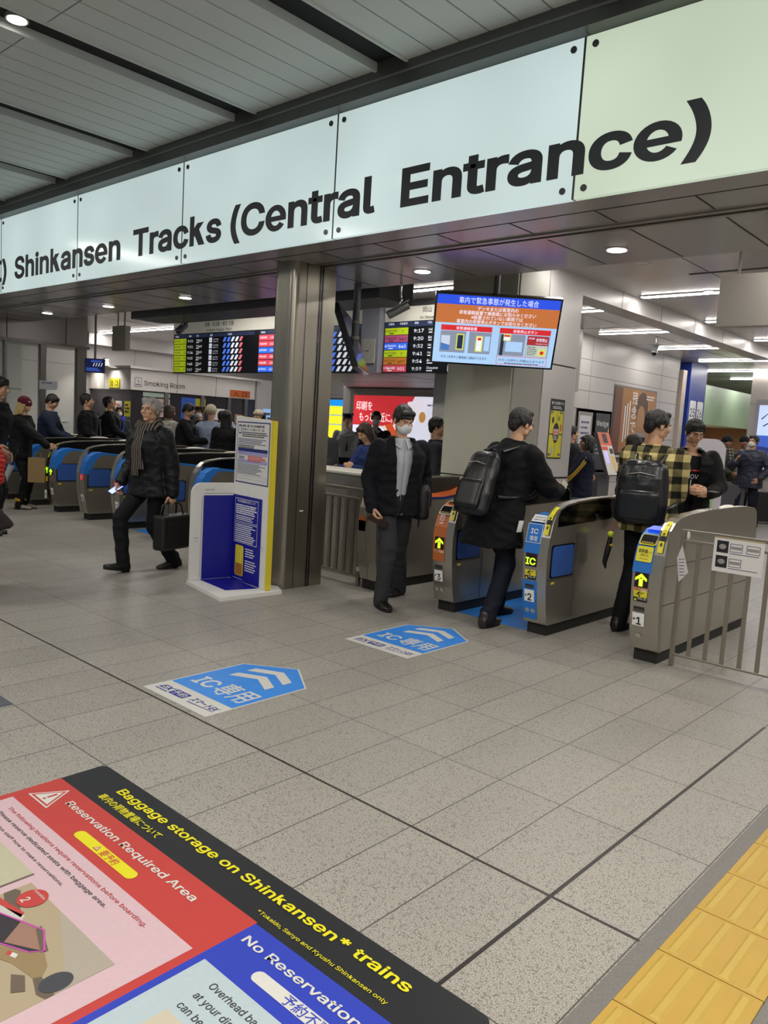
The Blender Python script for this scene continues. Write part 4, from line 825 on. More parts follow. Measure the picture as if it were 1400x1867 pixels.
# second monitor seen almost edge on
d2 = V((-.60, .78, 0)).normalized(); tl = V((.36, .28, 0)).normalized(); uy2 = (up*.93+tl*-.36).normalized(); uy2 = (uy2-d2*uy2.dot(d2)).normalized()
t = thing('hanging_monitor', 'black monitor seen nearly edge on, hung from a grey pole beside the pillar', 'monitor', (-5.95, 5.98, 2.42))
L1 = frame((0, 0, 0), d2, uy2); 
mb = MB(); mb.obox((0, 0, 0), d2*.55, uy2*.33, L1[3]*.03, BLACKP); mb.build('casing', t, bevel=.006)
mb = MB(); mb.rect(L1, -.53, -.31, .53, .31, mat('dim_screen', '3c3c5c', .12, emit=.12), -.032); mb.rect(L1, -.53, -.31, .53, .31, mat('dim_screen', '3c3c5c', .12), .032); mb.build('screen', t)
mb = MB(); mb.cyl((.30, -.26, -.28), (.30, -.26, .84), .036, mat('grey_pole', '5c6264', .4, .3), 14); mb.cyl((.30, -.26, -.02), (.30, -.26, .01), .043, GREYP, 14); mb.cyl((.30, -.26, .14), (.30, -.26, .16), .043, GREYP, 14); mb.tube([(.30, -.26, -.26), (.15, -.12, -.16), (.02, -.02, -.1)], .014, BLACKP); mb.tube([(.30, -.26, -.28), (.2, -.15, -.29), (.02, -.02, -.2)], .012, CHROME); mb.build('pole', t)
# departure boards
BDK = mat('board_black', '0b0d13', .35); HDW = mat('board_header_white', 'cfccc0', .4, emit=.12)
LEDW = mat('led_white', (.75, .8, .9), .5, emit=.6); cellc = {'N': SCR('nozomi', 'a9bd1e', .55), 'S': SCR('sakura', 'a0486f', .55), 'K': SCR('kodama', '2f62d8', .65), 'M': SCR('mizuho', 'a96a24', .7), 'H': SCR('hikari', 'c0414f', .6)}
INK = mat('board_ink', '20242a', .5); LEDB = SCR('traincar', '4a74e0', .7); LEDP = SCR('traincarpink', 'c86a72', .7)
t = thing('departure_board', 'left long departure board for Kyoto, Nagoya and Tokyo', 'departure board', (-12.45, 8.0, 2.27)); B0 = frame((0, -.002, 0), (1, 0, 0), (0, 0, 1))
MB().box((0, 0, 0), (4.76, .05, .68), BDK).build('board', t); MB().box((0, -.01, .68), (4.76, .05, .87), HDW).build('header', t)
mb = MB(); mb.text(frame((0, -.012, 0), (1, 0, 0), (0, 0, 1)), '京都・名古屋・東京 方面', .95, .785, .065, INK, .001, w=.80, bold=.05); mb.text(frame((0, -.012, 0), (1, 0, 0), (0, 0, 1)), 'for Kyōto, Nagoya, Tōkyō', 1.0, .70, .055, INK, .001, w=.70, bold=.06); mb.build('header_lettering', t)
rowz = [.505-.0985*k for k in range(6)]
mb = MB()
for bx in (0, 2.40):
    mb.rect(B0, bx+.02, .605, bx+2.3, .665, SCR('headrow', '28324e', .35), .002)
    for x_, s in ((.06, '列車名'), (.48, '時刻'), (.70, '行先'), (1.1, '番線'), (1.6, '停車駅')): mb.text(B0, s, bx+x_, .62, .03, LEDW, .003)
tn = ['216', '120', '84', '86', '6', '88']; tm = ['9:15', '9:21', '9:24', '9:33', '9:45', '9:57']; tr = ['26', '24', '22', '23', '25', '27']
for k, z in enumerate(rowz):
    mb.rect(B0, .02, z+.004, .40, z+.092, cellc['N'], .002); mb.text(B0, 'NOZOMI', .035, z+.035, .042, INK, .003, w=.19); mb.text(B0, tn[k], .385, z+.03, .05, INK, .003, align='r')
    mb.text(B0, tm[k], .60, z+.025, .058, LEDW, .003, align='r', w=.15); mb.text(B0, 'Tōkyō', .70, z+.035, .05, LEDW, .003, w=.17); mb.rect(B0, .70, z+.01, .78, z+.022, LEDW, .003); mb.rect(B0, 1.08, z+.01, 1.16, z+.088, LEDW, .003); mb.text(B0, tr[k], 1.12, z+.028, .045, INK, .004, align='c', w=.06); mb.text(B0, '16 Cars', 1.20, z+.05, .028, LEDW, .003, w=.14); mb.text(B0, 'No.1-5', 1.20, z+.012, .028, LEDW, .003, w=.13)
    for j in range(5): x_ = 1.46+.11*j; mb.poly(B0, [(x_, z+.012), (x_+.06, z+.012), (x_+.11, z+.085), (x_+.05, z+.085)], LEDB if j < 2 else (LEDP if j == 4 else LEDW), .003)
    mb.rect(B0, 2.42, z+.004, 2.80, z+.092, cellc['HHKHHK'[k]], .002); mb.text(B0, 'HIKARI' if 'HHKHHK'[k] == 'H' else 'KODAMA', 2.44, z+.035, .042, LEDW, .003, w=.18); mb.text(B0, str(630+2*k), 2.78, z+.03, .05, LEDW, .003, align='r')
    mb.text(B0, '%d:%02d' % (9, 12+7*k), 3.0, z+.025, .058, LEDW, .003, align='r', w=.15); mb.text(B0, 'Tōkyō', 3.1, z+.035, .05, LEDW, .003, w=.17)
    for j in range(4): x_ = 4.08+.12*j; mb.poly(B0, [(x_, z+.012), (x_+.06, z+.012), (x_+.11, z+.085), (x_+.05, z+.085)], LEDB if j < 1 else LEDW, .003)
mb.build('led_rows', t)
t = thing('clock_column', 'pale grey panel column with a square wall clock between the boards', 'column', (-7.53, 7.96, 2.27)); MB().box((-.165, -.05, 0), (.165, .08, .88), mat('pale_grey_panel', '9c9eac', .4)).build('column_panel', t); MB().box((-.2, -.06, .88), (.19, .1, .895), GREYP).build('top_cap', t)
ck = thing('wall_clock', 'square white wall clock on the grey column between the boards', 'clock', (-7.53, 7.905, 2.56)); CF = frame((0, -.012, 0), (1, 0, 0), (0, 0, 1))
MB().box((-.115, -.01, -.165), (.115, .005, .165), mat('clock_face', 'c3c2b4', .4)).build('clock_face', ck)
mb = MB()
for k in range(12): a_ = pi/6*k; mb.text(CF, str(k or 12), .085*sin(a_), .122*cos(a_)-.012, .024, BLACK, .001, align='c')
mb.build('numerals', ck)
mb = MB(); mb.poly(CF, [(-.003, -.005), (.004, .003), (.058, .088), (.054, .091)], BLACK, .002); mb.poly(CF, [(.0, -.005), (.0, .005), (-.085, .008), (-.085, .003)], BLACK, .003); mb.disc(CF, 0, 0, .01, BLACK, .004); mb.build('hands', ck)
t = thing('departure_board', 'right departure board with coloured train names, for Okayama', 'departure board', (-7.34, 8.0, 2.27))
MB().box((0, 0, 0), (1.95, .05, .68), BDK).build('board', t); MB().box((0, -.01, .68), (1.95, .05, .87), HDW).build('header', t); BH = frame((0, -.012, 0), (1, 0, 0), (0, 0, 1))
mb = MB(); mb.text(BH, '岡山・博多 方面', .66, .785, .065, INK, .001, bold=.05); mb.text(BH, 'for Okayama, Hakata', .62, .70, .05, INK, .001, bold=.06); mb.build('header_lettering', t)
mb = MB(); mb.rect(B0, .01, .605, 1.9, .67, SCR('headrow', '28324e', .35), .002)
for x_, s in ((.07, '列車名'), (.27, '列車番号'), (.53, '時刻'), (.75, '行先')): mb.text(B0, s, x_, .637, .028, LEDW, .003)
for k, (nm, no, tm_, ds, ky) in enumerate((('NOZOMI', '7', '9:17', 'Hakata', 'N'), ('SAKURA', '549', '9:20', 'Kagoshima', 'S'), ('KODAMA', '845', '9:32', 'Hakata', 'K'), ('NOZOMI', '9', '9:41', 'Hakata', 'N'), ('MIZUHO', '607', '9:54', 'Kumamoto', 'M'), ('HIKARI', '501', '9:59', 'Okayama', 'H'))):
    z = rowz[k]; m = INK if ky in 'NSM' else LEDW
    mb.rect(B0, .012, z+.003, .425, z+.094, cellc[ky], .002); mb.text(B0, nm, .025, z+.04, .042, m, .003, w=.205); mb.rect(B0, .09, z+.014, .17, z+.026, m, .003); mb.text(B0, no, .40 if len(no) > 1 else .34, z+.025, .055, m, .003, align='r', w=.13 if len(no) > 1 else None, bold=.04)
    mb.text(B0, tm_, .69, z+.022, .062, LEDW, .003, align='r', w=.165, bold=.04); mb.text(B0, ds, .775, z+.04, .045, LEDW, .003); mb.rect(B0, .775, z+.012, .87, z+.024, LEDW, .003); mb.rect(B0, 1.12, z+.01, 1.20, z+.09, LEDW, .003); mb.text(B0, '21', 1.16, z+.028, .045, INK, .004, align='c')
mb.build('led_rows', t)
def cctv(x, y, z, top, label, dr=(-.5, -.5)):
    t = thing('security_camera', label, 'security camera', (x, y, z)); d = V((dr[0], dr[1], -.42)).normalized()
    mb = MB(); mb.cyl(-d*.11, d*.11, .042, mat('camera_grey', '8d9092', .3, .5), 16); mb.build('housing', t); mb = MB(); mb.cyl(d*.11, d*.113, .034, BLACKP, 16); mb.build('lens', t)
    mb = MB(); mb.obox(d*.02+V((0, 0, .04)), d*.13, d.cross(V((0, 0, 1))).normalized()*.045, V((0, 0, .004)), mat('camera_grey', '8d9092', .3, .5)); mb.build('sun_shield', t)
    MB().tube([(0, 0, .04), (.02, .02, .10), (0, .02, .14), (0, .02, top-z)], .011, CHROME).build('bracket', t)
cctv(-5.18, 5.82, 2.68, ZS, 'grey bullet camera hanging between clock column and monitor')
cctv(-6.98, 6.26, 2.72, 2.91, 'grey bullet camera in front of the long departure board', (.6, -.5)); cctv(-9.55, 6.26, 2.72, 2.91, 'grey bullet camera under the left end of the dark beam', (.3, -.6)); cctv(-5.4, 12.3, 3.02, ZI, 'small dark camera hanging from the ceiling near the blue column', (.2, -.6))
for x, y, w_, z0, z1, lb in ((-2.30, 7.1, .27, 2.58, 3.02, 'grey back of a hanging sign panel at upper right'), (-12.80, 7.17, .20, 2.58, 3.0, 'grey hanging box left of the dark beam')):
    t = thing('hanging_sign', lb, 'sign', (x, y, z0), radians(4)); MB().box((-w_, -.05, 0), (w_, .05, z1-z0), mat('sign_back', 'bcb6ad', .5)).build('panel', t, bevel=.004)
    for s in (-.5, .5): MB().cyl((w_*s, 0, z1-z0), (w_*s, 0, ZI-z0), .012, GREYP).build('hanger_rod', t)
t = thing('info_screen', 'small dark blue screen hanging beside the glazed enclosure', 'monitor', (-12.9, 6.75, 2.28), radians(40)); MB().box((-.17, -.02, -.12), (.17, .02, .12), BLACKP).build('casing', t); mb = MB(); F = frame((0, -.021, 0), (1, 0, 0), (0, 0, 1)); mb.rect(F, -.16, -.11, .16, .11, SCR('deepblue', '12184a', .6), .001)
for k in range(4): mb.poly(F, [(-.03+.045*k, -.01), (-.015+.045*k, -.01), (.01+.045*k, .05), (-.005+.045*k, .05)], LEDW, .002)
mb.lines(F, -.14, -.045, .14, 3, .02, .01, LEDB, .002, .3, 2); mb.lines(F, -.06, .085, .14, 2, .018, .01, LEDB, .002, .3, 3); mb.build('screen', t); MB().cyl((0, 0, .12), (0, 0, .96), .02, GREYP).build('hanger_rod', t)
# ================================================================== ADVERTS, NOTICES, SMOKING ROOM, SHOPS
AD = lambda n, c, e=.8: mat('advert_'+n, hexc(c), .3, emit=e)
# large lit advert on the back wall
t = thing('advert_light_box', 'large red and white backlit advert behind the suited man', 'advert', (-9.7, 11.09, 1.35)); F = frame((-1.13, -.031, -.78), (1, 0, 0), (0, 0, 1)); W, Hh = 2.35, 1.55
mb = MB(); mb.box((-1.24, -.05, -.9), (1.35, 0, .9), STEEL); mb.build('steel_frame', t); F = frame((-1.13, -.052, -.78), (1, 0, 0), (0, 0, 1))
mb = MB(); mb.rect(F, 0, 0, W, Hh, AD('white', 'dcdcec', .85), .001); mb.poly(F, [(0, .98), (1.2, .98), (1.55, Hh), (0, Hh)], AD('red', 'cf3238', .75), .002)
mb.poly(F, [(1.05, 1.0), (1.40, 1.45), (1.95, 1.50), (1.45, .95), (1.25, .75)], AD('pale', 'ece4ee', .8), .003)
mb.poly(F, [(.85, 1.00), (1.03, 1.05), (1.50, .42), (1.28, .40)], AD('orange', 'd8562e', .7), .003); mb.poly(F, [(.80, .98), (.85, 1.0), (1.12, .5), (1.07, .48)], AD('cream', 'e6d4b4', .8), .003)
mb.poly(F, [(1.06, 1.06), (1.30, 1.16), (1.58, .50), (1.36, .48)], AD('bookpink', 'e4cdd6', .8), .004); mb.poly(F, [(1.17, .93), (1.33, .99), (1.38, .86), (1.22, .82)], AD('inset', '3a3346', .5), .005)
mb.disc(F, 1.30, 1.31, .13, AD('meat', 'b05560', .6), .005); mb.disc(F, 1.24, 1.18, .09, AD('brown', '6d3a34', .6), .0055); mb.disc(F, 1.75, 1.18, .08, AD('amber', 'c8904c', .7), .005, .10); mb.poly(F, [(1.85, .62), (2.2, .98), (2.28, .90), (1.98, .55)], AD('lilac', 'b6b0d8', .8), .004); mb.poly(F, [(1.9, 1.12), (2.15, 1.1), (2.25, .85), (1.98, .78)], AD('peach', 'd9c0a8', .75), .005)
mb.disc(F, .18, .35, .10, AD('icing', 'd8d2c0', .8), .003); mb.text(F, '印刷を', .08, 1.28, .15, AD('textwhite', 'ffffff', .9), .006, w=.42, bold=.03); mb.text(F, 'もっと身近に。', .17, 1.07, .15, AD('textwhite', 'ffffff', .9), .006, w=.86, bold=.03); mb.text(F, 'どこ', 2.1, .62, .09, AD('ink', '2a2a30', .05), .006, bold=.06); mb.rect(F, 2.08, .36, 2.2, .56, AD('red', 'cf3238', .75), .005)
mb.lines(F, 1.85, 1.40, 2.33, 1, .05, .03, AD('greyprint', '8a8a98', .4), .006, .1, 2); mb.lines(F, .05, .62, .3, 1, .05, .025, AD('greyprint', '8a8a98', .4), .006, .1, 3); mb.lines(F, .06, .05, .28, 1, .05, .03, AD('red', 'cf3238', .75), .006, .1, 4)
mb.build('backlit_print', t)
# blue and yellow advert farther back
t = thing('advert_light_box', 'bright blue and yellow advert behind the uniformed guard', 'advert', (-14.1, 14.2, 1.2)); F = frame((0, 0, 0), (1, 0, 0), (0, 0, 1))
mb = MB(); mb.box((-1.3, .01, -1.2), (1.3, .1, 1.0), FRM); mb.build('case', t)
mb = MB(); F = frame((-1.25, 0, -1.05), (1, 0, 0), (0, 0, 1)); mb.rect(F, 0, .9, 2.5, 2.0, AD('sky', '1c8fe8', .9), .001); mb.rect(F, 0, 0, 2.5, .9, AD('violet', '4a55b4', .6), .001)
for y, x1 in ((1.62, 1.85), (1.38, 1.6), (1.14, 1.75), (.92, 1.4)): mb.rect(F, .2, y, x1, y+.22, AD('sun', 'f0e030', 1.0), .002)
for k in range(9): mb.disc(F, 1.7+.085*k, 1.05+.045*k, .06, AD('pinkdots', 'd46ac0', .8), .003)
mb.rect(F, 1.45, .78, 2.0, 1.02, AD('khaki', 'a8a050', .6), .004); mb.lines(F, 1.5, .95, 1.95, 3, .06, .035, BLACK, .005, .1, 5); mb.build('backlit_print', t)
# yellow poster on the white column
t = thing('poster', 'narrow black and yellow poster on the white column', 'poster', (-4.213, 7.32, 1.62)); F = frame((0, -.135, -.30), (0, 1, 0), (0, 0, 1))
mb = MB(); mb.rect(F, 0, 0, .29, .62, BLACK, .002); mb.build('sheet', t); PY = mat('poster_lemon', 'd6cc3a', .5)
mb = MB()
for x0, y0, x1, y1 in ((.012, .26, .142, .50), (.148, .26, .278, .50), (.012, .012, .142, .25), (.148, .012, .278, .25)): mb.rect(F, x0, y0, x1, y1, PY, .003)
mb.disc(F, .145, .27, .062, BLACK, .004, .105); mb.rect(F, .092, .25, .198, .31, mat('poster_pinkish', 'e0b0bc', .5), .005); mb.text(F, 'STOP', .145, .262, .035, RED, .006, w=.09, align='c', bold=.1); mb.lines(F, .1, .235, .19, 3, .018, .009, WHITE, .005, .2, 2)
mb.text(F, '駅では危険です!', .145, .565, .028, WHITE, .003, w=.25, align='c', bold=.06); mb.lines(F, .05, .54, .25, 2, .016, .008, WHITE, .003, .2, 6)
for x, y, s in ((.02, .47, '転倒'), (.20, .47, '衝突'), (.02, .03, '注意'), (.215, .03, '転落')): mb.rect(F, x, y, x+.055, y+.024, BLACK, .004); mb.text(F, s, x+.008, y+.004, .016, WHITE, .005, w=.04)
mb.rect(F, .225, .29, .255, .36, mat('poster_orange', 'd2622a', .5), .004); mb.rect(F, .07, .05, .10, .12, mat('poster_bluebox', '9ab8c8', .5), .004); mb.disc(F, .19, .42, .025, mat('poster_olive', '7f8a3a', .5), .004); mb.disc(F, .07, .40, .02, BLACK, .004, .035); mb.build('poster_print', t)
# poster and display case on the right wall
t = thing('poster', 'large brown poster with white vertical Japanese lettering on the right wall', 'poster', (-6.37, 13.9, 1.9)); F = frame((0, -.87, -.72), (0, 1, 0), (0, 0, 1)); PB = mat('poster_brown', 'a0713f', .4, var=(1.5, .25))
mb = MB(); mb.rect(F, -.03, -.03, 1.77, 1.35, FRM, .001); mb.build('frame', t); mb = MB(); mb.rect(F, 0, 0, 1.74, 1.32, PB, .004); mb.rect(F, 0, 0, .30, 1.32, mat('poster_umber', '6e4630', .4), .005); mb.disc(F, 1.15, .95, .26, mat('poster_hair', '57402f', .5), .005, .34); mb.disc(F, 1.12, .80, .17, mat('poster_skin', 'a97d55', .5), .006, .24); mb.poly(F, [(.75, 0), (1.6, 0), (1.35, .55), (.95, .55)], mat('poster_shirt', '8a8078', .5), .0065)
for k, c in enumerate('残念で'): mb.text(F, c, .70, 1.06-.26*k, .20, WHITE, .008, w=.22, bold=.06)
for k in range(3): mb.rect(F, .42+.09*k, .35+.06*k, .46+.09*k, 1.0+.05*k, WHITE, .008)
mb.lines(F, 1.3, 1.22, 1.66, 2, .05, .028, WHITE, .008, .2, 4); mb.rect(F, .05, .02, .42, .16, mat('poster_tagdark', '4a3b34', .5), .008); mb.lines(F, .1, .09, .37, 1, .05, .03, WHITE, .009, 0, 2); mb.build('poster_print', t)
mb = MB(); mb.rect(F, 0, -.29, 1.74, -.03, WHITE, .006); mb.disc(F, .25, -.16, .05, RED, .007, .07); mb.disc(F, .25, -.16, .03, WHITE, .008, .05); mb.text(F, '自然総研', .36, -.19, .07, RED, .007); mb.text(F, '検索', .8, -.19, .07, GT, .007); mb.build('footer_strip', t)
t = thing('display_case', 'steel framed glass notice case with two posters on the right wall', 'notice case', (-6.375, 12.32, 1.5)); F = frame((0, -.62, -.52), (0, 1, 0), (0, 0, 1))
mb = MB()
for x0, x1 in ((0, .6), (.62, 1.24)): mb.outline(F, x0, 0, x1, 1.06, .045, mat('case_alu', '9d9994', .4, .4), .02); mb.box((0, -.62+x0, -.52), (.02, -.62+x1, .54), FRM)
mb.build('case_frame', t); mb = MB(); mb.rect(F, .05, .05, .55, 1.01, mat('case_backing', '8f8c88', .5), .021); mb.rect(F, .10, .12, .50, .95, mat('case_paper', 'cfcad2', .5), .023); mb.lines(F, .16, .84, .46, 4, .09, .035, GT, .025, .3, 3); mb.rect(F, .18, .2, .42, .36, mat('case_pic', '8ea4c8', .5), .025); mb.build('white_poster', t)
mb = MB(); mb.rect(F, .67, .05, 1.19, 1.01, mat('case_dark', '3c3e42', .4), .022); mb.text(F, 'Wedge', .70, .80, .13, WHITE, .024, w=.44); mb.lines(F, .74, .68, 1.05, 6, .07, .025, mat('case_pale', 'a8aab4', .5), .024, .3, 8); mb.poly(F, [(1.08, .58), (1.19, .62), (1.17, .80)], mat('case_amber', 'd89a52', .5, emit=.3), .025); mb.build('magazine_poster', t)
# leaning charging / ticket terminal
t = thing('terminal', 'slim dark terminal with orange and white sloping face by the right wall', 'terminal', (-6.06, 11.95, 0), radians(90))
mb = MB(); mb.box((-.20, -.16, 0), (.20, .14, 1.0), mat('terminal_grey', '4d4d50', .5)); mb.build('pedestal', t, bevel=.01)
F = frame((-.20, -.30, .98), (1, 0, 0), (0, .36, .93)); mb = MB(); mb.obox(F[0]+F[1]*.20+F[2]*.36, F[1]*.21, F[2]*.37, F[3]*.03, mat('terminal_grey', '4d4d50', .5)); mb.build('sloping_head', t)
mb = MB(); mb.rect(F, 0, 0, .40, .72, mat('terminal_white', 'cfc9c2', .4), .032); mb.rect(F, 0, .50, .40, .72, mat('terminal_orange', 'd2562c', .4), .034); mb.rect(F, .12, .54, .28, .70, BLACK, .036); mb.rect(F, .0, .42, .22, .48, RED, .034); mb.rect(F, .26, .36, .38, .45, BLACK, .034); mb.rect(F, .05, .20, .16, .40, SCR('lilac', 'b0a4e8', .6), .034); mb.rect(F, .24, .08, .36, .32, mat('terminal_sand', 'd8b66a', .4), .034); mb.disc(F, .3, .05, .02, BLACK, .034); mb.build('face_print', t)
# smoking room
SMW = mat('smoking_fascia', 'd6d0cc', .4); SMD = mat('smoking_glass', '3d3b40', .15, .2)
MB().box((-18, 8.9, 0), (-15.42, 13.4, 2.0), SMD).build('wall_smoking', kind=ST)
mb = MB(); mb.box((-18, 8.86, 2.0), (-15.38, 12.2, 2.45), SMW); mb.box((-18.1, 8.80, 2.45), (-15.3, 12.3, 2.50), PANEL)
for yy in (10.0, 11.05): mb.box((-15.382, yy, 2.0), (-15.379, yy+.01, 2.45), GROOVE)
mb.box((-16.5, 8.859, 2.0), (-16.49, 8.862, 2.45), GROOVE); mb.build('trim_9', kind=ST)
MB().box((-15.6, 12.25, 0), (-15.36, 13.2, 2.5), PANEL).build('wall_smoking_end', kind=ST)
FSM = frame((-15.419, 8.9, 0), (0, 1, 0), (0, 0, 1)); FSF = frame((-18, 8.899, 0), (1, 0, 0), (0, 0, 1))
t = thing('room_sign', 'white Smoking Room fascia lettering with cigarette pictogram', 'sign', (-15.378, 8.9, 2.0)); F = frame((0, 0, 0), (0, 1, 0), (0, 0, 1))
mb = MB(); mb.text(F, 'Smoking Room', .28, .11, .15, BLACK, .002, w=1.02, bold=.03); mb.build('lettering', t); mb = MB(); mb.outline(F, .05, .07, .22, .27, .012, GT, .002); mb.rect(F, .08, .11, .19, .13, GT, .002); mb.tube([F[0]+V((.003, .14, .15)), F[0]+V((.003, .16, .19)), F[0]+V((.003, .13, .23))], .006, GT, 5); mb.build('pictogram', t)
t = thing('exit_plate', 'yellow exit plate on the smoking room corner', 'sign', (-16.05, 8.85, 2.03)); F = frame((0, 0, 0), (1, 0, 0), (0, 0, 1)); mb = MB(); mb.rect(F, -.23, .0, .23, .20, YELLOW, .003); mb.text(F, '出 口', 0, .045, .11, BLACK, .005, w=.30, align='c', bold=.08); mb.build('plate', t)
t = thing('entrance_plate', 'orange entrance plate on the smoking room fascia', 'sign', (-15.376, 11.45, 2.02)); F = frame((0, 0, 0), (0, 1, 0), (0, 0, 1)); mb = MB(); mb.rect(F, 0, 0, .60, .17, ORANGE, .003); mb.text(F, '入 口', .30, .035, .10, BLACK, .005, w=.40, align='c', bold=.08); mb.build('plate', t)
def sm(name, label, F, x0, z0, x1, z1, m, ink=None, n=3):
    o = F[0]+F[1]*x0+F[2]*z0; t = thing(name, label, 'notice', o); F2 = frame((0, 0, 0), F[1], F[2]); mb = MB(); mb.rect(F2, 0, 0, x1-x0, z1-z0, m, .004)
    if ink: mb.lines(F2, (x1-x0)*.12, (z1-z0)*.75, (x1-x0)*.9, n, (z1-z0)*.22, (z1-z0)*.12, ink, .006, .3, 2)
    mb.build('sheet', t)
sm('notice', 'yellow notice on the dark smoking room wall left of the no-smoking notice', FSF, 1.55, 1.42, 1.82, 1.75, YELLOW, BLACK); sm('notice', 'yellow notice on the dark smoking room wall at its corner', FSF, 2.32, 1.42, 2.58, 1.75, YELLOW, BLACK); sm('notice', 'white notice with red ring between two yellow notices', FSF, 1.95, 1.42, 2.22, 1.75, WHITE, RED, 2)
sm('notice', 'pinkish notice on the smoking room wall above the grey-haired man', FSM, .45, 1.45, .95, 1.85, mat('notice_pink', 'd8b8ac', .5), GT); sm('notice', 'pale strip notice under the Smoking Room lettering', FSM, .28, 1.88, .95, 1.97, mat('notice_mint', 'a8b8b0', .5)); sm('notice', 'blue poster on the smoking room wall', FSM, 1.25, 1.40, 1.62, 1.92, mat('notice_blue', '2a55b8', .5)); sm('notice', 'lime yellow poster on the smoking room wall', FSM, 1.62, 1.62, 1.9, 1.92, mat('notice_lime', 'b0b030', .5))
sm('notice', 'white sheet on the smoking room wall behind the cream knit hat', FSM, 2.15, 1.45, 2.45, 1.72, WHITE); sm('notice', 'orange brown poster near the smoking room entrance', FSM, 2.75, 1.40, 3.1, 1.62, mat('notice_tan', 'b0846c', .5), GT); sm('notice', 'small blue framed advert at the end of the smoking room', frame((-15.355, 12.4, 0), (0, 1, 0), (0, 0, 1)), .05, 1.3, .4, 1.8, AD('softblue', '8fb0e0', .6), GT)
t = thing('door_frame', 'grey steel frame posts on the smoking room front', 'door frame', (-15.40, 9.9, 0)); mb = MB()
for k, yy in enumerate((-.2, .75, 1.5, 2.0)): MB().box((-.02, yy, 0), (.03, yy+.09, 2.0), FRM).build('post', t)
sm('notice', 'white paper on the glazed enclosure door, below the header', frame((-13.70, 6.15, 0), (0, 1, 0), (0, 0, 1)), .0, 1.83, .32, 1.98, mat('notice_paleblue', 'c4ccd0', .5), GT, 1); sm('notice', 'small white paper on the enclosure door at handle height', frame((-13.70, 6.15, 0), (0, 1, 0), (0, 0, 1)), .40, 1.18, .56, 1.30, WHITE, BLACK, 1); sm('notice', 'small white paper on the enclosure glass behind the maroon hat', frame((-13.70, 5.5, 0), (0, 1, 0), (0, 0, 1)), .12, 1.22, .26, 1.36, WHITE, GT, 1)
# blue numbered pillar, shops and the wall screen
t = thing('platform_pillar', 'blue square pillar with platform numbers 25 and 26', 'pillar', (-6.67, 16.75, 0)); BLP = mat('pillar_blue', '26409a', .3)
MB().box((-.33, -.45, 1.0), (.33, .45, ZI), BLP).build('shaft', t); MB().box((-.33, -.45, 0), (.33, .45, 1.0), GREYP).build('base', t); F = frame((.332, -.40, 2.05), (0, 1, 0), (0, 0, 1))
mb = MB()
for k, s in enumerate(('25', '26')): mb.rrect(F, .04+.40*k, 0, .38+.40*k, .42, .05, WHITE, .002); mb.text(F, s, .21+.40*k, .09, .24, BLACK, .004, w=.26, align='c', bold=.06)
mb.build('number_plate', t)
GM = mat('green_marble', '9fb89a', .3, var=(1.2, .25)); SHR = mat('shop_red', 'a03038', .5)
t = thing('shop', 'shop with green marble fascia and red interior beyond the blue pillar', 'shop', (-7.2, 21, 0))
MB().box((-1.2, -3.6, 2.05), (.4, 6.5, 2.95), GM).build('fascia', t); MB().box((-1.1, -3.4, 0), (-.9, 6, 2.05), SHR).build('back_wall', t); mb = MB(); mb.box((-.9, 1.0, 0), (.35, 1.2, 2.05), mat('shop_wood', '8a6a48', .5)); mb.build('jamb', t)
MB().box((-.2, 1.25, .2), (.38, 1.5, 2.0), AD('shopsign', 'dfe8f4', 1.2)).build('lit_sign', t); MB().box((-.8, -2.8, .9), (-.2, .6, 1.5), AD('shoplit', 'e8c8b0', .9)).build('lit_counter', t); mb = MB(); F = frame((.405, 0, 0), (0, 1, 0), (0, 0, 1)); mb.rect(F, 1.6, 2.3, 2.4, 2.75, mat('shop_notice', '8a6e5a', .5), .002); mb.rect(F, 4, 2.2, 4.3, 2.4, YELLOW, .002); mb.build('fascia_notice', t)
t = thing('shop', 'red lit shop far along the street', 'shop', (-5.6, 30.5, 0)); MB().box((-1.8, 0, 0), (1.6, .3, 2.2), SHR).build('back_wall', t); MB().box((-1.8, -.1, 2.2), (1.6, .3, 2.9), GM).build('fascia', t); MB().box((-1.2, -.12, .8), (.8, 0, 1.9), AD('shoplit', 'e8c8b0', .9)).build('lit_window', t)
t = thing('wall_screen', 'tall lit advertising screen on the beige wall at the right edge', 'screen', (-4.98, 18.19, 1.0)); F = frame((0, 0, 0), (1, 0, 0), (0, 0, 1)); MB().box((-.60, -.03, -.06), (.70, 0, 1.62), mat('screen_surround', 'b0acb0', .4)).build('surround', t)
F = frame((0, -.031, 0), (1, 0, 0), (0, 0, 1)); mb = MB(); mb.rect(F, -.52, 0, .62, 1.5, AD('icy', 'b8c8ec', .9), .001); mb.rect(F, -.52, .45, .62, .85, AD('sea', '3c5cb4', .8), .002); mb.poly(F, [(-.52, .62), (-.3, .60), (.2, .5), (-.52, .45)], AD('mountain', '2c3a78', .6), .003); mb.tube([F[0]+V((-.45, -.004, 1.2)), F[0]+V((-.3, -.004, 1.35)), F[0]+V((-.25, -.004, 1.15)), F[0]+V((-.4, -.004, 1.05))], .015, GT, 6); mb.text(F, 'A1e', -.30, .12, .1, GT, .004); mb.build('screen_face', t)
t = thing('standing_board', 'white rounded information board standing beside the young man with glasses', 'notice board', (-5.15, 14.25, 0), radians(40)); mb = MB(); F = frame((0, -.021, 0), (1, 0, 0), (0, 0, 1))
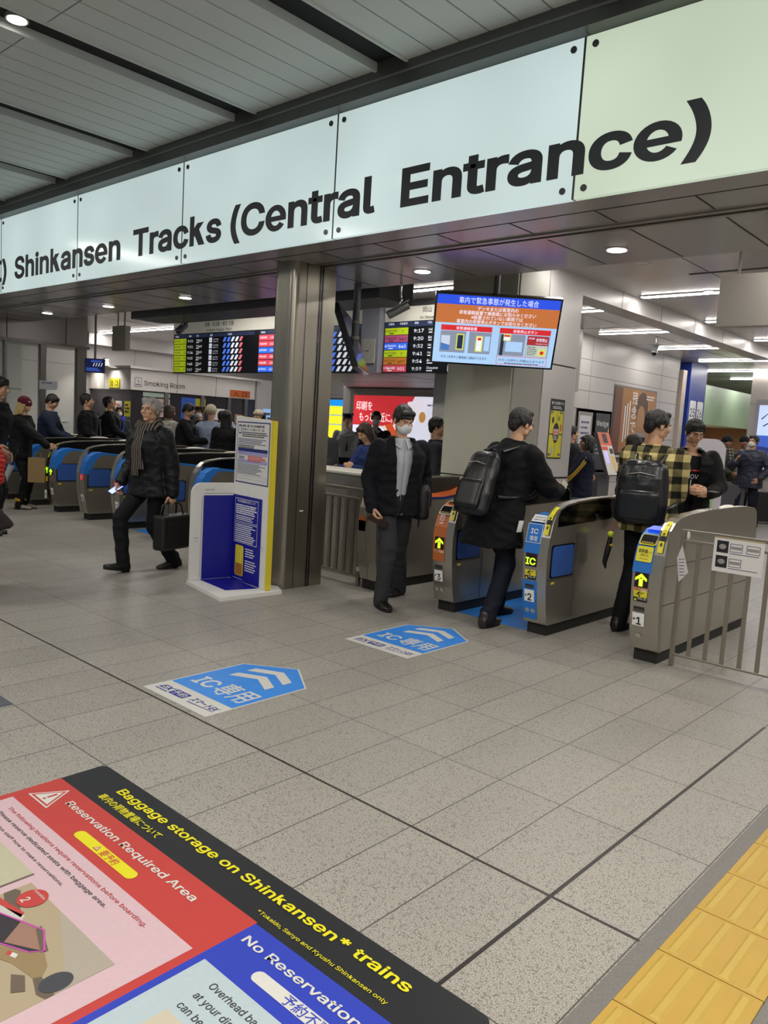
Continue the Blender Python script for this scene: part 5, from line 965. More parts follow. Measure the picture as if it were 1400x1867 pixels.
mb.prism([(x, .02, z) for x, z in [(-.36, .15), (.36, .15)]+[(.36-.22+.22*cos(radians(a_)), 1.46+.22*sin(radians(a_))) for a_ in range(0, 91, 15)]+[(-.36+.22+.22*cos(radians(a_)), 1.46+.22*sin(radians(a_))) for a_ in range(90, 181, 15)]], (0, -.04, 0), mat('board_white', 'c9c4cc', .4)); mb.build('panel', t); mb = MB(); mb.lines(F, -.25, 1.42, .28, 1, .1, .035, GT, .001, .2, 2); mb.lines(F, .05, .85, .3, 1, .1, .03, GT, .001, .2, 3); mb.build('print', t); MB().box((-.3, -.2, 0), (.3, .2, .04), GREYP).build('foot', t); MB().box((-.25, -.03, .04), (.25, .03, .2), GREYP).build('stem', t)

# ================================================================== LUGGAGE
def suitcase(label, x, y, rz, w, d, h, m, handle=True, ribs=True, grp=None):
    t = thing('suitcase', label, 'suitcase', (x, y, 0), rz, grp); mb = MB(); r = .05
    pts = [(sx*(w/2-r)+r*cos(radians(a_)), sz+r*sin(radians(a_))) for sx, sz, a0 in ((1, h-r, 0), (-1, h-r, 90), (-1, .05+r, 180), (1, .05+r, 270)) for a_ in range(a0, a0+91, 18)]
    mb.prism([(px, -d/2, pz) for px, pz in pts], (0, d, 0), m); sh = mb.build('shell', t, bevel=.02, seg=3)
    if ribs:
        mb = MB(); n = 7
        for k in range(n): xx = -w/2+w*(k+1)/(n+1); mb.box((xx-.008, -d/2-.006, .10), (xx+.008, d/2+.006, h-.06), m)
        mb.build('rib', sh)
    for sx in (-1, 1):
        for sy in (-1, 1): MB().cyl((sx*(w/2-.05)-.015, sy*(d/2-.05), .027), (sx*(w/2-.05)+.015, sy*(d/2-.05), .027), .027, BLACKP, 14).build('wheel', t)
    MB().tube([(-.09, 0, h-.005), (-.08, 0, h+.03), (.08, 0, h+.03), (.09, 0, h-.005)], .01, GREYP).build('carry_handle', t)
    return t
suitcase('lilac suitcase standing by the white column beside the couple', -6.02, 11.22, radians(30), .34, .24, .84, mat('case_lilac', 'b98fd0', .35), ribs=False)
suitcase('grey ribbed suitcase in front of the man in the white mask', -5.20, 15.72, radians(42), .60, .28, .84, mat('case_graphite', '5b5a60', .35, .3))
suitcase('crimson suitcase beside the grey ribbed one', -5.66, 15.50, radians(42), .36, .28, .84, mat('case_crimson', 'a01848', .3))
suitcase('pale green suitcase behind the young man with glasses', -4.78, 13.15, radians(40), .36, .26, .78, mat('case_green', '93b884', .4), ribs=False)
suitcase('black suitcase cut off by the right edge', -5.0, 17.6, radians(40), .45, .28, .66, mat('case_black', '1c1d22', .5), ribs=False)
# ================================================================== PEOPLE
SKIN = mat('skin', 'c79a7c', .5, var=(20, .05)); SKIN2 = mat('skin_deep', '8a6248', .5)
HAIRK = mat('hair_black', '0e0b09', .45, bump=(60, .5, (3, 3, .6))); HAIRG = mat('hair_grey', '8f8c86', .5, bump=(60, .5, (3, 3, .6))); HAIRD = mat('hair_greying', '1b1918', .5, bump=(60, .5, (3, 3, .6))); HAIRB = mat('hair_brown', '3a281d', .5, bump=(60, .5, (3, 3, .6))); HAIRL = mat('hair_blonde', 'b09a62', .5, bump=(60, .4, (3, 3, .6)))
EYEW = mat('eye_white', 'c9c2b8', .3); EYED = mat('iris_dark', '1a120e', .2); LIP = mat('lip', 'a0665a', .5); MASKM = mat('face_mask', 'd6d8da', .6, bump=(40, .2, (.2, .2, 3)))
LEATHER = mat('black_leather', '0b0b0e', .35); SHOEM = mat('shoe_black', '121112', .4); SOLE = mat('shoe_sole', '0c0b0b', .7); BAGM = mat('bag_black', '0b0c0f', .5, bump=(90, .3)); GLS = mat('glasses_rim', '2a2523', .3, .6)
def cloth(name, h, rough=.8, b=.35, sc=16): return mat('cloth_'+name, h, rough, bump=(sc, b), spec=.25)

def ellip(c, r, R=None):
    return ('e', V(c), V(r) if not isinstance(r, (int, float)) else V((r, r, r)), R)
def cap(a, b, ra, rb): return ('c', V(a), V(b), ra, rb)
def loft(rings): return ('l', rings)          # rings: (centre, axis x half vector, axis y half vector)
def blob_mesh(prims, voxel, smooth=3, wrinkle=0, wscale=9.0, wst=(1, 1, .6), cut=None, decimate=None):
    vs, fs = [], []
    def add(v, f):
        b = len(vs); vs.extend(v); fs.extend([tuple(b+k for k in q) for q in f])
    for p in prims:
        if p[0] == 'e':
            mb = MB(); mb.ball(p[1], p[2], WHITE, 20, 14, p[3]); add(mb.v, mb.f)
        elif p[0] == 'c':
            _, a, b, ra, rb = p; d = b-a; L = d.length
            if L < 1e-6: continue
            d.normalize(); t = d.orthogonal().normalized(); u = d.cross(t); n = 16; rings = []
            for k in range(5): th = pi/2*k/4; rings.append((a-d*ra*cos(th), ra*sin(th)))
            for k in range(5): th = pi/2*(1-k/4); rings.append((b+d*rb*cos(th), rb*sin(th)))
            v = []; f = []
            for c, r in rings:
                r = max(r, .0006)
                for i in range(n): v.append(c+(t*cos(2*pi*i/n)+u*sin(2*pi*i/n))*r)
            for j in range(len(rings)-1):
                for i in range(n): f.append((j*n+i, j*n+(i+1) % n, (j+1)*n+(i+1) % n, (j+1)*n+i))
            f.append(tuple(range(n-1, -1, -1))); f.append(tuple((len(rings)-1)*n+i for i in range(n))); add(v, f)
        else:
            n = 28; v = []; f = []
            for c, ax, ay in p[1]:
                for i in range(n):
                    ca, sa = cos(2*pi*i/n), sin(2*pi*i/n); e = .82
                    v.append(V(c)+V(ax)*(abs(ca)**e*(1 if ca >= 0 else -1))+V(ay)*(abs(sa)**e*(1 if sa >= 0 else -1)))
            m = len(p[1])
            for j in range(m-1):
                for i in range(n): f.append((j*n+i, j*n+(i+1) % n, (j+1)*n+(i+1) % n, (j+1)*n+i))
            f.append(tuple(range(n-1, -1, -1))); f.append(tuple((m-1)*n+i for i in range(n))); add(v, f)
    me = bpy.data.meshes.new('blob'); me.from_pydata([tuple(v) for v in vs], [], fs); me.update()
    bm = bmesh.new(); bm.from_mesh(me); bmesh.ops.recalc_face_normals(bm, faces=bm.faces); bm.to_mesh(me); bm.free()
    o = bpy.data.objects.new('blob', me); COL.objects.link(o)
    r = o.modifiers.new('r', 'REMESH'); r.mode = 'VOXEL'; r.voxel_size = voxel
    if smooth: s = o.modifiers.new('s', 'SMOOTH'); s.factor = .5; s.iterations = smooth
    dg = bpy.context.evaluated_depsgraph_get(); out = bpy.data.meshes.new_from_object(o.evaluated_get(dg))
    bpy.data.objects.remove(o); bpy.data.meshes.remove(me)
    if wrinkle:
        nv = [v.normal.copy() for v in out.vertices]; off = V((random.random()*20, random.random()*20, 0))
        for v, nn in zip(out.vertices, nv):
            q = V((v.co.x*wst[0], v.co.y*wst[1], v.co.z*wst[2]))*wscale+off
            v.co += nn*wrinkle*(1-2*abs(noise.noise(q)))*1.2-nn*wrinkle*.3
    if cut:
        bm = bmesh.new(); bm.from_mesh(out); kill = [f for f in bm.faces if cut(f.calc_center_median())]
        bmesh.ops.delete(bm, geom=kill, context='FACES')
        for _ in range(14):
            nb_ = {v: [e.other_vert(v).co for e in v.link_edges if e.is_boundary] for v in bm.verts if v.is_boundary}
            for v, c_ in {v: v.co*.5+(q[0]+q[1])*.25 for v, q in nb_.items() if len(q) == 2}.items(): v.co = c_
        bm.to_mesh(out); bm.free()
    out.polygons.foreach_set('use_smooth', [True]*len(out.polygons)); out.update()
    return out
def blob_obj(name, parent, m, prims, voxel, **k):
    lb = k.pop('label', None); me = blob_mesh(prims, voxel, **k); me.name = name; me.materials.clear(); me.materials.append(m)
    o = bpy.data.objects.new(name, me); COL.objects.link(o); o.parent = parent
    if lb: o['label'] = lb
    return o
def ik(a, b, l1, l2, pole):
    d = b-a; L = d.length
    if L > (l1+l2)*.999: b = a+d.normalized()*(l1+l2)*.999; d = b-a; L = d.length
    x = (l1*l1-l2*l2+L*L)/(2*L); h = sqrt(max(0, l1*l1-x*x)); d.normalize()
    p = V(pole)-d*d.dot(V(pole)); p.normalize()
    return a+d*x+p*h, b

def hand_prims(W, d, n, s, curl, k):
    """W wrist, d along the hand, n palm direction, s thumb side; curl 0..1"""
    d = V(d).normalized(); n = V(n); n = (n-d*n.dot(d)).normalized(); t = d.cross(n).normalized()
    if t.dot(V(s)) < 0: t = -t
    P_ = []
    for i, (lat, ln, fl) in enumerate(((.030, .088, .070), (.010, .092, .078), (-.011, .088, .072), (-.031, .080, .056))):
        lat, ln, fl = lat*k, ln*k, fl*k; kn = W+d*ln+t*lat
        P_.append(cap(W+d*.02*k+t*lat*.6, kn, .0135*k, .0115*k))
        dd = d; p = kn; r = .0098*k if i < 3 else .0088*k
        for j, f in enumerate((.45, .32, .23)):
            ang = curl*(radians(62), radians(70), radians(45))[j]; ax = t if True else t
            dd = (dd*cos(ang)+n*sin(ang)).normalized() if j == 0 else (dd*cos(ang)+(n*dd.dot(d)-d*dd.dot(n)).normalized()*sin(ang)).normalized()
            q = p+dd*fl*f; P_.append(cap(p, q, r, r*.93)); p = q; r *= .93
    P_.append(ellip(W+d*.055*k, (.01, .01, .01))); P_.append(cap(W+d*.03*k+n*.004, W+d*.07*k+n*.004, .02*k, .02*k))
    a = W+d*.025*k+t*.022*k; b = a+(d*.65+t*.75+n*.25).normalized()*.042*k; c = b+(d*.9+t*(.2-.3*curl)+n*(.2+.5*curl)).normalized()*.034*k; e = c+(d*.9-t*.2*curl+n*(.15+.6*curl)).normalized()*.026*k
    P_ += [cap(a, b, .016*k, .0125*k), cap(b, c, .0115*k, .0105*k), cap(c, e, .0105*k, .009*k)]
    return P_

def person(label, X, Y, face, S=1.70, near=0, lean=0, hy=0, hp=0, feet=None, drop=0, hands=None, curl=.35, hdirs=None, palms=None, sex='m',
           top=None, hem=.44, bulk=.012, tmat=None, pants=None, flare=0, shoes=None, hair='short', hmat=None, skin=None, mask=False, glasses=False, hat=None, hatmat=None,
           shirt=None, open_w=0.0, scarf=None, tie=None, extra=None, elbows=None, skirt=False, z0=0.0, twist=0, grp=None, cuffs=None, hood=None, plaid=False):
    skin = skin or SKIN; hmat = hmat or HAIRK
    a = atan2(-face[0], face[1]); P0 = thing('person', label, 'person', (X, Y, z0), a, grp)
    vox = (.0085, .006, .0042)[near]; cv = (.016, .012, .009)[near]; k = S/1.7; fem = sex == 'f'
    hipz = .525*S-drop; hip = V((0, 0, hipz)); L = radians(lean); ut = V((0, sin(L), cos(L))); fwd = V((0, cos(L), -sin(L))); rt = V((1, 0, 0))
    def sp(f): return hip+ut*(f*S)
    shw = (.098 if fem else .108)*S; sh = {s: sp(.285)+rt*shw*s for s in (-1, 1)}
    feet = feet or {-1: (-.075, 0, 0), 1: (.075, .0, 0)}; foot = {}; knee = {}; fd = {}; fpitch = {}
    for s in (-1, 1):
        f = feet[s]; ank = V((f[0]*k, f[1]*k, .085*k+(f[3] if len(f) > 3 else 0))); fa = radians(f[2] if len(f) > 2 else 0); fd[s] = V((sin(fa), cos(fa), 0)); fpitch[s] = radians(f[4]) if len(f) > 4 else 0
        hj = hip+rt*.052*S*s; knee[s], foot[s] = ik(hj, ank, .245*S, .25*S, fd[s]+V((0, .2, .1)))
    # ---- head frame
    nb = sp(.315); hpr = radians(hp)+L*.35; hyr = radians(hy)
    Rh = Matrix.Rotation(hyr, 3, 'Z') @ Matrix.Rotation(-hpr, 3, 'X'); k2 = S*.132/.23
    hc = nb+ut*.02*S+(V((0, sin(L*.5+hpr*.35), cos(L*.5+hpr*.35))))*.088*S
    def h(x, y, z): return hc+Rh @ (V((x, y, z))*k2)
    def he(c, r): return ellip(h(*c), V(r)*k2, Rh)
    body = [he((0, -.015, .03), (.075, .094, .086)), he((0, .016, -.032), (.062, .07, .078)), he((0, .054, -.096), (.026, .022, .02)), cap(h(-.03, .076, .024), h(.03, .076, .024), .0125*k2, .0125*k2), cap(h(0, .082, .014), h(0, .101, -.024), .0075*k2, .0125*k2)]
    for s in (-1, 1): body += [he((.044*s, .01, -.062), (.022, .032, .03)), he((.040*s, .056, -.022), (.024, .024, .026)), he((.010*s, .091, -.031), (.009, .010, .008)), he((.078*s, -.012, -.006), (.009, .017, .031))]
    body += [cap(h(-.017, .079, -.053), h(.017, .079, -.053), .0078*k2, .0078*k2), cap(h(-.013, .077, -.066), h(.013, .077, -.066), .0085*k2, .0085*k2), cap(nb-ut*.02*S, h(0, -.015, -.05), .052*k, .050*k)]
    # ---- torso, arms, legs under the clothes
    body += [loft([(sp(f), rt*w*S, fwd*d*S) for f, w, d in ((-.03, .085, .055), (.0, .092, .060), (.1, .075, .052), (.2, .088, .06), (.27, .09, .052), (.31, .045, .035))])]
    hands = hands or {}; el = {}; wr = {}
    for s in (-1, 1):
        t = hands.get(s); tgt = V((s*.150*S, .02*S, .485*S)) if t is None else V((t[0]*k, t[1]*k, t[2]*k))
        pole = V((s*.5, -1, -.4)) if not elbows else V(elbows.get(s, (s*.5, -1, -.4)))
        el[s], wr[s] = ik(sh[s], tgt, .172*S, .152*S, pole)
        body += [cap(sh[s], el[s], .042*k, .034*k), cap(el[s], wr[s], .034*k, .025*k)]
        hd = (wr[s]-el[s]).normalized() if not hdirs or s not in hdirs else V(hdirs[s]).normalized(); pn = V((-s, 0, 0)) if not palms or s not in palms else V(palms[s])
        body += hand_prims(wr[s], hd, pn, V((0, 1, 0)) if abs(hd.y) < .8 else V((0, 0, 1)), curl if not isinstance(curl, dict) else curl[s], k*(.92 if fem else 1))
        body += [cap(hip+rt*.052*S*s, knee[s], .066*k, .048*k), cap(knee[s], foot[s], .046*k, .034*k), cap(foot[s]-V((0, 0, .02*k)), foot[s]+fd[s]*.1*k-V((0, 0, .055*k)), .024*k, .018*k)]
    blob_obj('body', P0, skin, body, vox, smooth=2)
    # ---- eyes, brows, lips
    for s in (-1, 1):
        MB().ball(h(.031*s, .0655, .001), V((.0125, .007, .0055))*k2, EYEW, 12, 8, Rh).build('eye', P0)
        e = MB(); e.ball(h(.031*s, .0705, .001), V((.0058, .003, .0054))*k2, EYED, 10, 8, Rh); e.build('iris', P0)
        MB().tube([h(.016*s, .0885, .022), h(.034*s, .0845, .027), h(.048*s, .0735, .021)], [.0035*k2, .004*k2, .002*k2], hmat if hmat is not HAIRL else HAIRB).build('eyebrow', P0)
    if not mask: MB().tube([h(-.022, .080, -.0585), h(0, .0862, -.0605), h(.022, .080, -.0585)], [.002*k2, .0042*k2, .002*k2], LIP).build('mouth', P0)
    # ---- hair / hat
    H = []
    if hat != 'beanie' and hair != 'bald':
        H = [he((0, -.024, .043), (.083, .099, .086)), he((0, -.075, .0), (.062, .04, .075))]
        for s in (-1, 1): H += [he((.068*s, -.022, .025), (.019, .055, .05)), he((.07*s, .022, .022), (.012, .014, .034))]
        if hair == 'fringe': H += [cap(h(-.042, .048, .078), h(.042, .048, .078), .026*k2, .026*k2), cap(h(-.046, .060, .050), h(-.01, .071, .047), .015*k2, .014*k2), cap(h(.046, .060, .050), h(.01, .071, .047), .015*k2, .014*k2)]
        elif hair == 'short': H += [cap(h(-.040, .040, .092), h(.040, .040, .092), .022*k2, .022*k2)]
        elif hair == 'side': H += [cap(h(-.044, .040, .086), h(.046, .040, .096), .024*k2, .026*k2), cap(h(.01, .056, .085), h(.052, .048, .066), .016*k2, .014*k2)]
    if hair in ('bob', 'long'):
        z = -.11 if hair == 'bob' else -.27
        H += [cap(h(-.04, .052, .076), h(.04, .052, .076), .024*k2, .024*k2), cap(h(-.045, .062, .052), h(.045, .062, .052), .014*k2, .014*k2)]
        H += [loft([(h(0, -.035, .03), Rh @ V((.09, 0, 0))*k2, Rh @ V((0, .07, 0))*k2), (h(0, -.04, -.05), Rh @ V((.094, 0, 0))*k2, Rh @ V((0, .066, 0))*k2), (h(0, -.055, z), Rh @ V((.088, 0, 0))*k2, Rh @ V((0, .05, 0))*k2)])]
        for s in (-1, 1): H += [cap(h(.076*s, .02, .02), h(.08*s, .012, max(z, -.13)), .018*k2, .015*k2)]
    if H: blob_obj('hair', P0, hmat, H, (.009, .007, .005)[near], smooth=2, wrinkle=.004, wscale=45, wst=(1, 1, .35))
    if hat == 'beanie':
        bm_ = blob_obj('knit_hat', P0, hatmat, [he((0, -.02, .055), (.093, .108, .092)), loft([(h(0, -.014, .028), Rh @ V((.093, 0, 0))*k2, Rh @ V((0, .108, 0))*k2), (h(0, -.016, .07), Rh @ V((.094, 0, 0))*k2, Rh @ V((0, .108, 0))*k2)])], (.01, .008, .006)[near], smooth=2, wrinkle=.002, wscale=60, wst=(1, 1, .1))
    if hat == 'cap':
        blob_obj('peaked_cap', P0, hatmat, [loft([(h(0, -.012, .045), Rh @ V((.09, 0, 0))*k2, Rh @ V((0, .104, 0))*k2), (h(0, -.012, .085), Rh @ V((.092, 0, 0))*k2, Rh @ V((0, .106, 0))*k2), (h(0, -.0, .12), Rh @ V((.115, 0, 0))*k2, Rh @ V((0, .125, 0))*k2), (h(0, -.01, .135), Rh @ V((.1, 0, 0))*k2, Rh @ V((0, .11, 0))*k2)]), he((0, .10, .045), (.07, .05, .008))], .007, smooth=1)
    if hood:
        ring = []
        blob_obj('hood', P0, hood, [cap(sp(.30)-fwd*.075*k+rt*.09*k, sp(.275)-fwd*.125*k, .05*k, .065*k), cap(sp(.30)-fwd*.075*k-rt*.09*k, sp(.275)-fwd*.125*k, .05*k, .065*k), cap(sp(.31)+rt*.09*k, sp(.30)-fwd*.08*k+rt*.06*k, .04*k, .05*k), cap(sp(.31)-rt*.09*k, sp(.30)-fwd*.08*k-rt*.06*k, .04*k, .05*k)], .011, smooth=3, wrinkle=.006, wscale=14)
    if mask:
        me = [he((0, .050, -.052), (.066, .062, .054)), he((0, .074, -.032), (.036, .042, .034))]
        mo = blob_obj('face_mask', P0, MASKM, me, .006, smooth=2, cut=lambda c: (Rh.transposed() @ (c-hc)).y < .022*k2)
        for s in (-1, 1): MB().tube([h(.056*s, .04, -.035), h(.07*s, .0, -.01), h(.083*s, -.02, .0)], .0015, MASKM, 5).build('ear_loop', mo)
    if glasses:
        g = MB()
        for s in (-1, 1):
            g.tube([h(.031*s+.021*cos(q*pi/8), .088-abs(.021*cos(q*pi/8)*.15), .001+.016*sin(q*pi/8)) for q in range(17)], .0013*k2, GLS, 5); g.tube([h(.053*s, .085, .004), h(.079*s, .01, .006), h(.081*s, -.02, -.004)], .0013*k2, GLS, 5)
        g.tube([h(-.01, .094, .004), h(.01, .094, .004)], .0013*k2, GLS, 5); g.build('glasses', P0)
    # ---- trousers / skirt and shoes
    pm = pants or cloth('black_trousers', '1a1a1e'); q = []
    if skirt:
        q = [loft([(V((0, 0, .42*S*skirt)), rt*.16*S*1.0, V((0, 1, 0))*.12*S), (hip-ut*.03*S, rt*.112*S, fwd*.09*S), (sp(.08), rt*.09*S, fwd*.066*S)])]
    else:
        q = [loft([(hip-ut*.05*S, rt*.082*S, fwd*.062*S), (hip, rt*.102*S, fwd*.073*S), (sp(.06), rt*.095*S, fwd*.068*S), (sp(.10), rt*.088*S, fwd*.064*S)])]
    for s in (-1, 1):
        if not skirt:
            an = foot[s]+(knee[s]-foot[s]).normalized()*.0
            pw = .008*k if not fem else 0; q += [cap(hip+rt*.05*S*s-ut*.01*S, knee[s], .084*k+pw*.5, .064*k+pw), cap(knee[s], an-V((0, 0, .02*k)), .064*k+pw, .054*k+pw), cap(an+V((0, 0, .03*k)), an-V((0, 0, .040*k))-fd[s]*.006, .054*k, .058*k)]
    blob_obj('trousers' if not skirt else 'skirt', P0, pm, q, cv, smooth=4, wrinkle=.005, wscale=7, wst=(1, 1, 1.8))
    sm_ = shoes or SHOEM
    for s in (-1, 1):
        A = foot[s]; c, sn = cos(fpitch[s]), sin(fpitch[s]); f = fd[s]*c+V((0, 0, sn)); u_ = V((0, 0, c))-fd[s]*sn; lat = f.cross(u_)
        b0 = A-u_*.085*k
        def sp_(y, z): return b0+f*y*k+u_*z*k
        pr = [loft([(sp_(-.075, .035), lat*.022*k, u_*.020*k), (sp_(-.068, .042), lat*.033*k, u_*.037*k), (sp_(-.03, .05), lat*.037*k, u_*.045*k), (sp_(.03, .045), lat*.038*k, u_*.041*k), (sp_(.09, .036), lat*.046*k, u_*.031*k), (sp_(.145, .030), lat*.044*k, u_*.025*k), (sp_(.182, .026), lat*.028*k, u_*.018*k)]), cap(sp_(-.03, .06), sp_(-.02, .105), .042*k, .040*k)]
        so = blob_obj('shoe', P0, sm_, pr, (.009, .007, .005)[near], smooth=2)
        mb = MB(); n_ = 24; ol = []
        for i in range(n_):
            th = 2*pi*i/n_; y = .052+.135*cos(th); wd = .042+.006*cos(th-.3); ol.append(sp_(y, 0)+lat*wd*k*sin(th))
        mb.prism(ol, u_*.018*k, SOLE); mb.build('sole', so)
    # ---- upper garment
    if top:
        w, d = (.108, .078) if not fem else (.098, .074); b = bulk
        hz = hem*S
        rings = []
        low = hip-ut*(hipz-hz) if lean < 12 else hip-ut*(hipz-hz)*.9
        low = V((0, low.y*.6, hz)) if hz < hipz else sp((hz-hipz)/S)
        fl = 1+flare
        if hz < hipz-.02: rings += [(low, rt*(w*S*1.03+b)*fl, V((0, 1, 0))*(d*S*1.06+b)*fl), (low+(hip-low)*.5, rt*(w*S*1.02+b)*(1+flare*.5), V((0, 1, 0))*(d*S*1.04+b)*(1+flare*.5)), (hip, rt*(w*S+b), fwd*(d*S+b))]
        else: rings += [(low, rt*(w*S*.98+b), fwd*(d*S*.98+b))]
        for f, ww, dd in ((.10, .094, .068), (.16, .099, .074), (.22, .108, .080), (.265, .105, .074), (.292, .080, .060), (.318, .047, .046), (.335, .043, .044)):
            if hip.z+f*S*cos(L) > hz+.02: rings.append((sp(f)+fwd*(.004*S), rt*(ww*S*(.92 if fem else 1)+b), fwd*(dd*S+b)))
        q = [loft(rings)]
        for s in (-1, 1):
            q += [cap(sh[s]-ut*.012, el[s], .058*k+b*.8, .048*k+b*.7), cap(el[s], wr[s]-(wr[s]-el[s]).normalized()*.005, .048*k+b*.7, .039*k+b*.5)]
        tm_ = tmat
        Pm = P0
        cutf = None
        if open_w:
            def cutf(c):
                loc = c-hip; f = loc.dot(ut)/S; wv = open_w*(.35+.65*max(0, min(1, (f+.02)/.3)))
                return loc.dot(fwd) > .02*S and abs(c.x-open_w*.15) < wv and f > -.16
        tp = blob_obj(top, P0, tmat, q, cv, smooth=3, wrinkle=.008 if b > .01 else .005, wscale=8, wst=(1, 1, 1.6), cut=cutf)
        if shirt:
            sr = [(sp(-.05), rt*.098*S, fwd*.066*S), (sp(.05), rt*.095*S, fwd*.067*S), (sp(.14), rt*.092*S, fwd*.067*S), (sp(.22), rt*.096*S, fwd*.072*S), (sp(.27), rt*.09*S, fwd*.062*S), (sp(.315), rt*.047*S, fwd*.044*S), (sp(.335), rt*.043*S, fwd*.042*S)]
            so = blob_obj('shirt', P0, shirt, [loft(sr)], cv, smooth=2, wrinkle=.003, wscale=10, wst=(1.5, 1.5, .5))
            col = MB()
            for s in (-1, 1): col.add([sp(.335)+fwd*.044*S+rt*.006*s, sp(.325)+fwd*.01*S+rt*.052*S*.9*s, sp(.30)+fwd*.055*S+rt*.045*S*s, sp(.285)+fwd*.072*S+rt*.018*S*s], [(0, 1, 2, 3) if s < 0 else (3, 2, 1, 0)], shirt)
            co = col.build('collar', so); md = co.modifiers.new('t', 'SOLIDIFY'); md.thickness = .006
            MB().tube([sp(.30)+fwd*.066*S, sp(.22)+fwd*.076*S, sp(.12)+fwd*.071*S, sp(.0)+fwd*.07*S], .003, mat('placket', 'a8aab0', .7), 5).build('placket', so)
            if tie:
                mb = MB(); p = [(sp(.305)+fwd*.068*S, .012), (sp(.29)+fwd*.073*S, .018), (sp(.18)+fwd*.08*S, .036), (sp(.05)+fwd*.076*S, .044)]
                for (a1, w1), (a2, w2) in zip(p[:-1], p[1:]): mb.add([a1-rt*w1, a1+rt*w1, a2+rt*w2, a2-rt*w2, a1-rt*w1+fwd*.006, a1+rt*w1+fwd*.006, a2+rt*w2+fwd*.006, a2-rt*w2+fwd*.006], [(0, 1, 2, 3), (4, 5, 6, 7), (0, 4, 7, 3), (1, 5, 6, 2)], tie)
                mb.build('necktie', so)
        if scarf:
            rb = .070+b*.55
            ring = [sp(.330)+rt*((rb+.012)*k*cos(th))+fwd*(rb*1.05*k*sin(th)+.012)+ut*(.014*sin(th*2)-.012*sin(th)) for th in [2*pi*i/20 for i in range(21)]]
            pr = [cap(p1, p2, .034*k, .034*k) for p1, p2 in zip(ring[:-1], ring[1:])]
            ring2 = [p+ut*.035*k+(p-sp(.33))*-.10 for p in ring]; pr += [cap(p1, p2, .028*k, .028*k) for p1, p2 in zip(ring2[:-1], ring2[1:])]
            ln = .22 if scarf is not True else .22
            for xx, zz in ((-.035, .10), (.02, .06)): pr += [loft([(sp(.315)+fwd*(.11+b*.5)*k+rt*xx*k, rt*.035*k, fwd*.018*k), (sp(.22)+fwd*(.088*S+b)+rt*xx*k, rt*.038*k, fwd*.014*k), (sp(zz)+fwd*(.080*S+b+.012)+rt*xx*1.2*k, rt*.042*k, fwd*.012*k)])]
            blob_obj('scarf', P0, scarf, pr, .009, smooth=2, wrinkle=.004, wscale=20, wst=(1, 1, .3))
    P0['_'] = 0; del P0['_']
    info = dict(root=P0, sp=sp, ut=ut, fwd=fwd, rt=rt, S=S, k=k, el=el, wr=wr, sh=sh, h=h, hip=hip, knee=knee, foot=foot, a=a, Rh=Rh)
    info['w'] = lambda p: V((X, Y, z0))+Matrix.Rotation(a, 3, 'Z') @ V(p)
    return info
CF_ = V((-.667, .745, 0)); CR_ = V((.745, .667, 0))
def fc(right, away): v = CR_*right+CF_*away; return (v.x, v.y)
def place(px, d):           # ground point at depth d along the camera heading, lateral by tangent
    p = CF_*d+CR_*px*d; return p.x, p.y

def backpack(label, inf, m, w=.30, h=.44, d=.15, z=.03, fr=0.10, straps=True, top=None, off=.012):
    """hung on the back; a thing of its own"""
    S, k = inf['S'], inf['k']; sp, fwd, rt, ut = inf['sp'], inf['fwd'], inf['rt'], inf['ut']; a = inf['a']; W = inf['w']
    org = W(sp(.18)-fwd*(.085*S)); t = thing('backpack', label, 'backpack', org, a); o0 = sp(.18)-fwd*(.085*S)
    c = lambda x, y, zz: rt*x-fwd*(y+off)+ut*zz
    n = 5; rings = []
    for f, ww, dd in ((-.52, .80, .75), (-.46, .98, 1.0), (-.2, 1.0, 1.05), (.2, .96, .95), (.40, .86, .78), (.48, .6, .5)): rings.append((c(0, d/2, f*h+z), rt*w/2*ww, fwd*d/2*dd))
    b = blob_obj('bag_body', t, m, [loft(rings)], .010, smooth=3, wrinkle=.004, wscale=10)
    rings = [(c(0, d*.98, f*h+z-h*.15), rt*w/2*ww, fwd*.03*dd) for f, ww, dd in ((-.30, .7, .7), (-.25, .8, 1), (.1, .8, 1), (.16, .7, .6))]
    blob_obj('front_pocket', t, m, [loft(rings)], .010, smooth=2)
    MB().tube([c(-.10, d*1.02, .25*h+z), c(0, d*1.08, .28*h+z), c(.10, d*1.02, .25*h+z)], .004, GREYP, 6).build('zip', t)
    MB().tube([c(-.03, .02, .48*h+z), c(-.02, .02, .56*h+z), c(.02, .02, .56*h+z), c(.03, .02, .48*h+z)], .008, m, 8).build('top_loop', t)
    if straps:
        for s in (-1, 1):
            pts = [sp(.25)-fwd*(.085*S+off+.02)+rt*.055*S*s, sp(.305)-fwd*.02*S+rt*.068*S*s+ut*fr*.12, sp(.295)+fwd*.045*S+rt*.074*S*s+ut*.01, sp(.22)+fwd*(.088*S+off)+rt*.078*S*s, sp(.12)+fwd*(.06*S+off)+rt*.105*S*s, sp(.07)-fwd*.04*S+rt*.112*S*s, sp(.05)-fwd*(.085*S+off)+rt*.09*S*s]
            cur = []
            for i in range(len(pts)-1):
                p0, p1, p2, p3 = pts[max(i-1, 0)], pts[i], pts[i+1], pts[min(i+2, len(pts)-1)]
                for j in range(5): q = j/5; cur.append(.5*((2*p1)+(p2-p0)*q+(2*p0-5*p1+4*p2-p3)*q*q+(3*p1-p0-3*p2+p3)*q**3))
            MB().tube([p-o0 for p in cur+[pts[-1]]], .017, m, 8).build('strap', t)
    return t
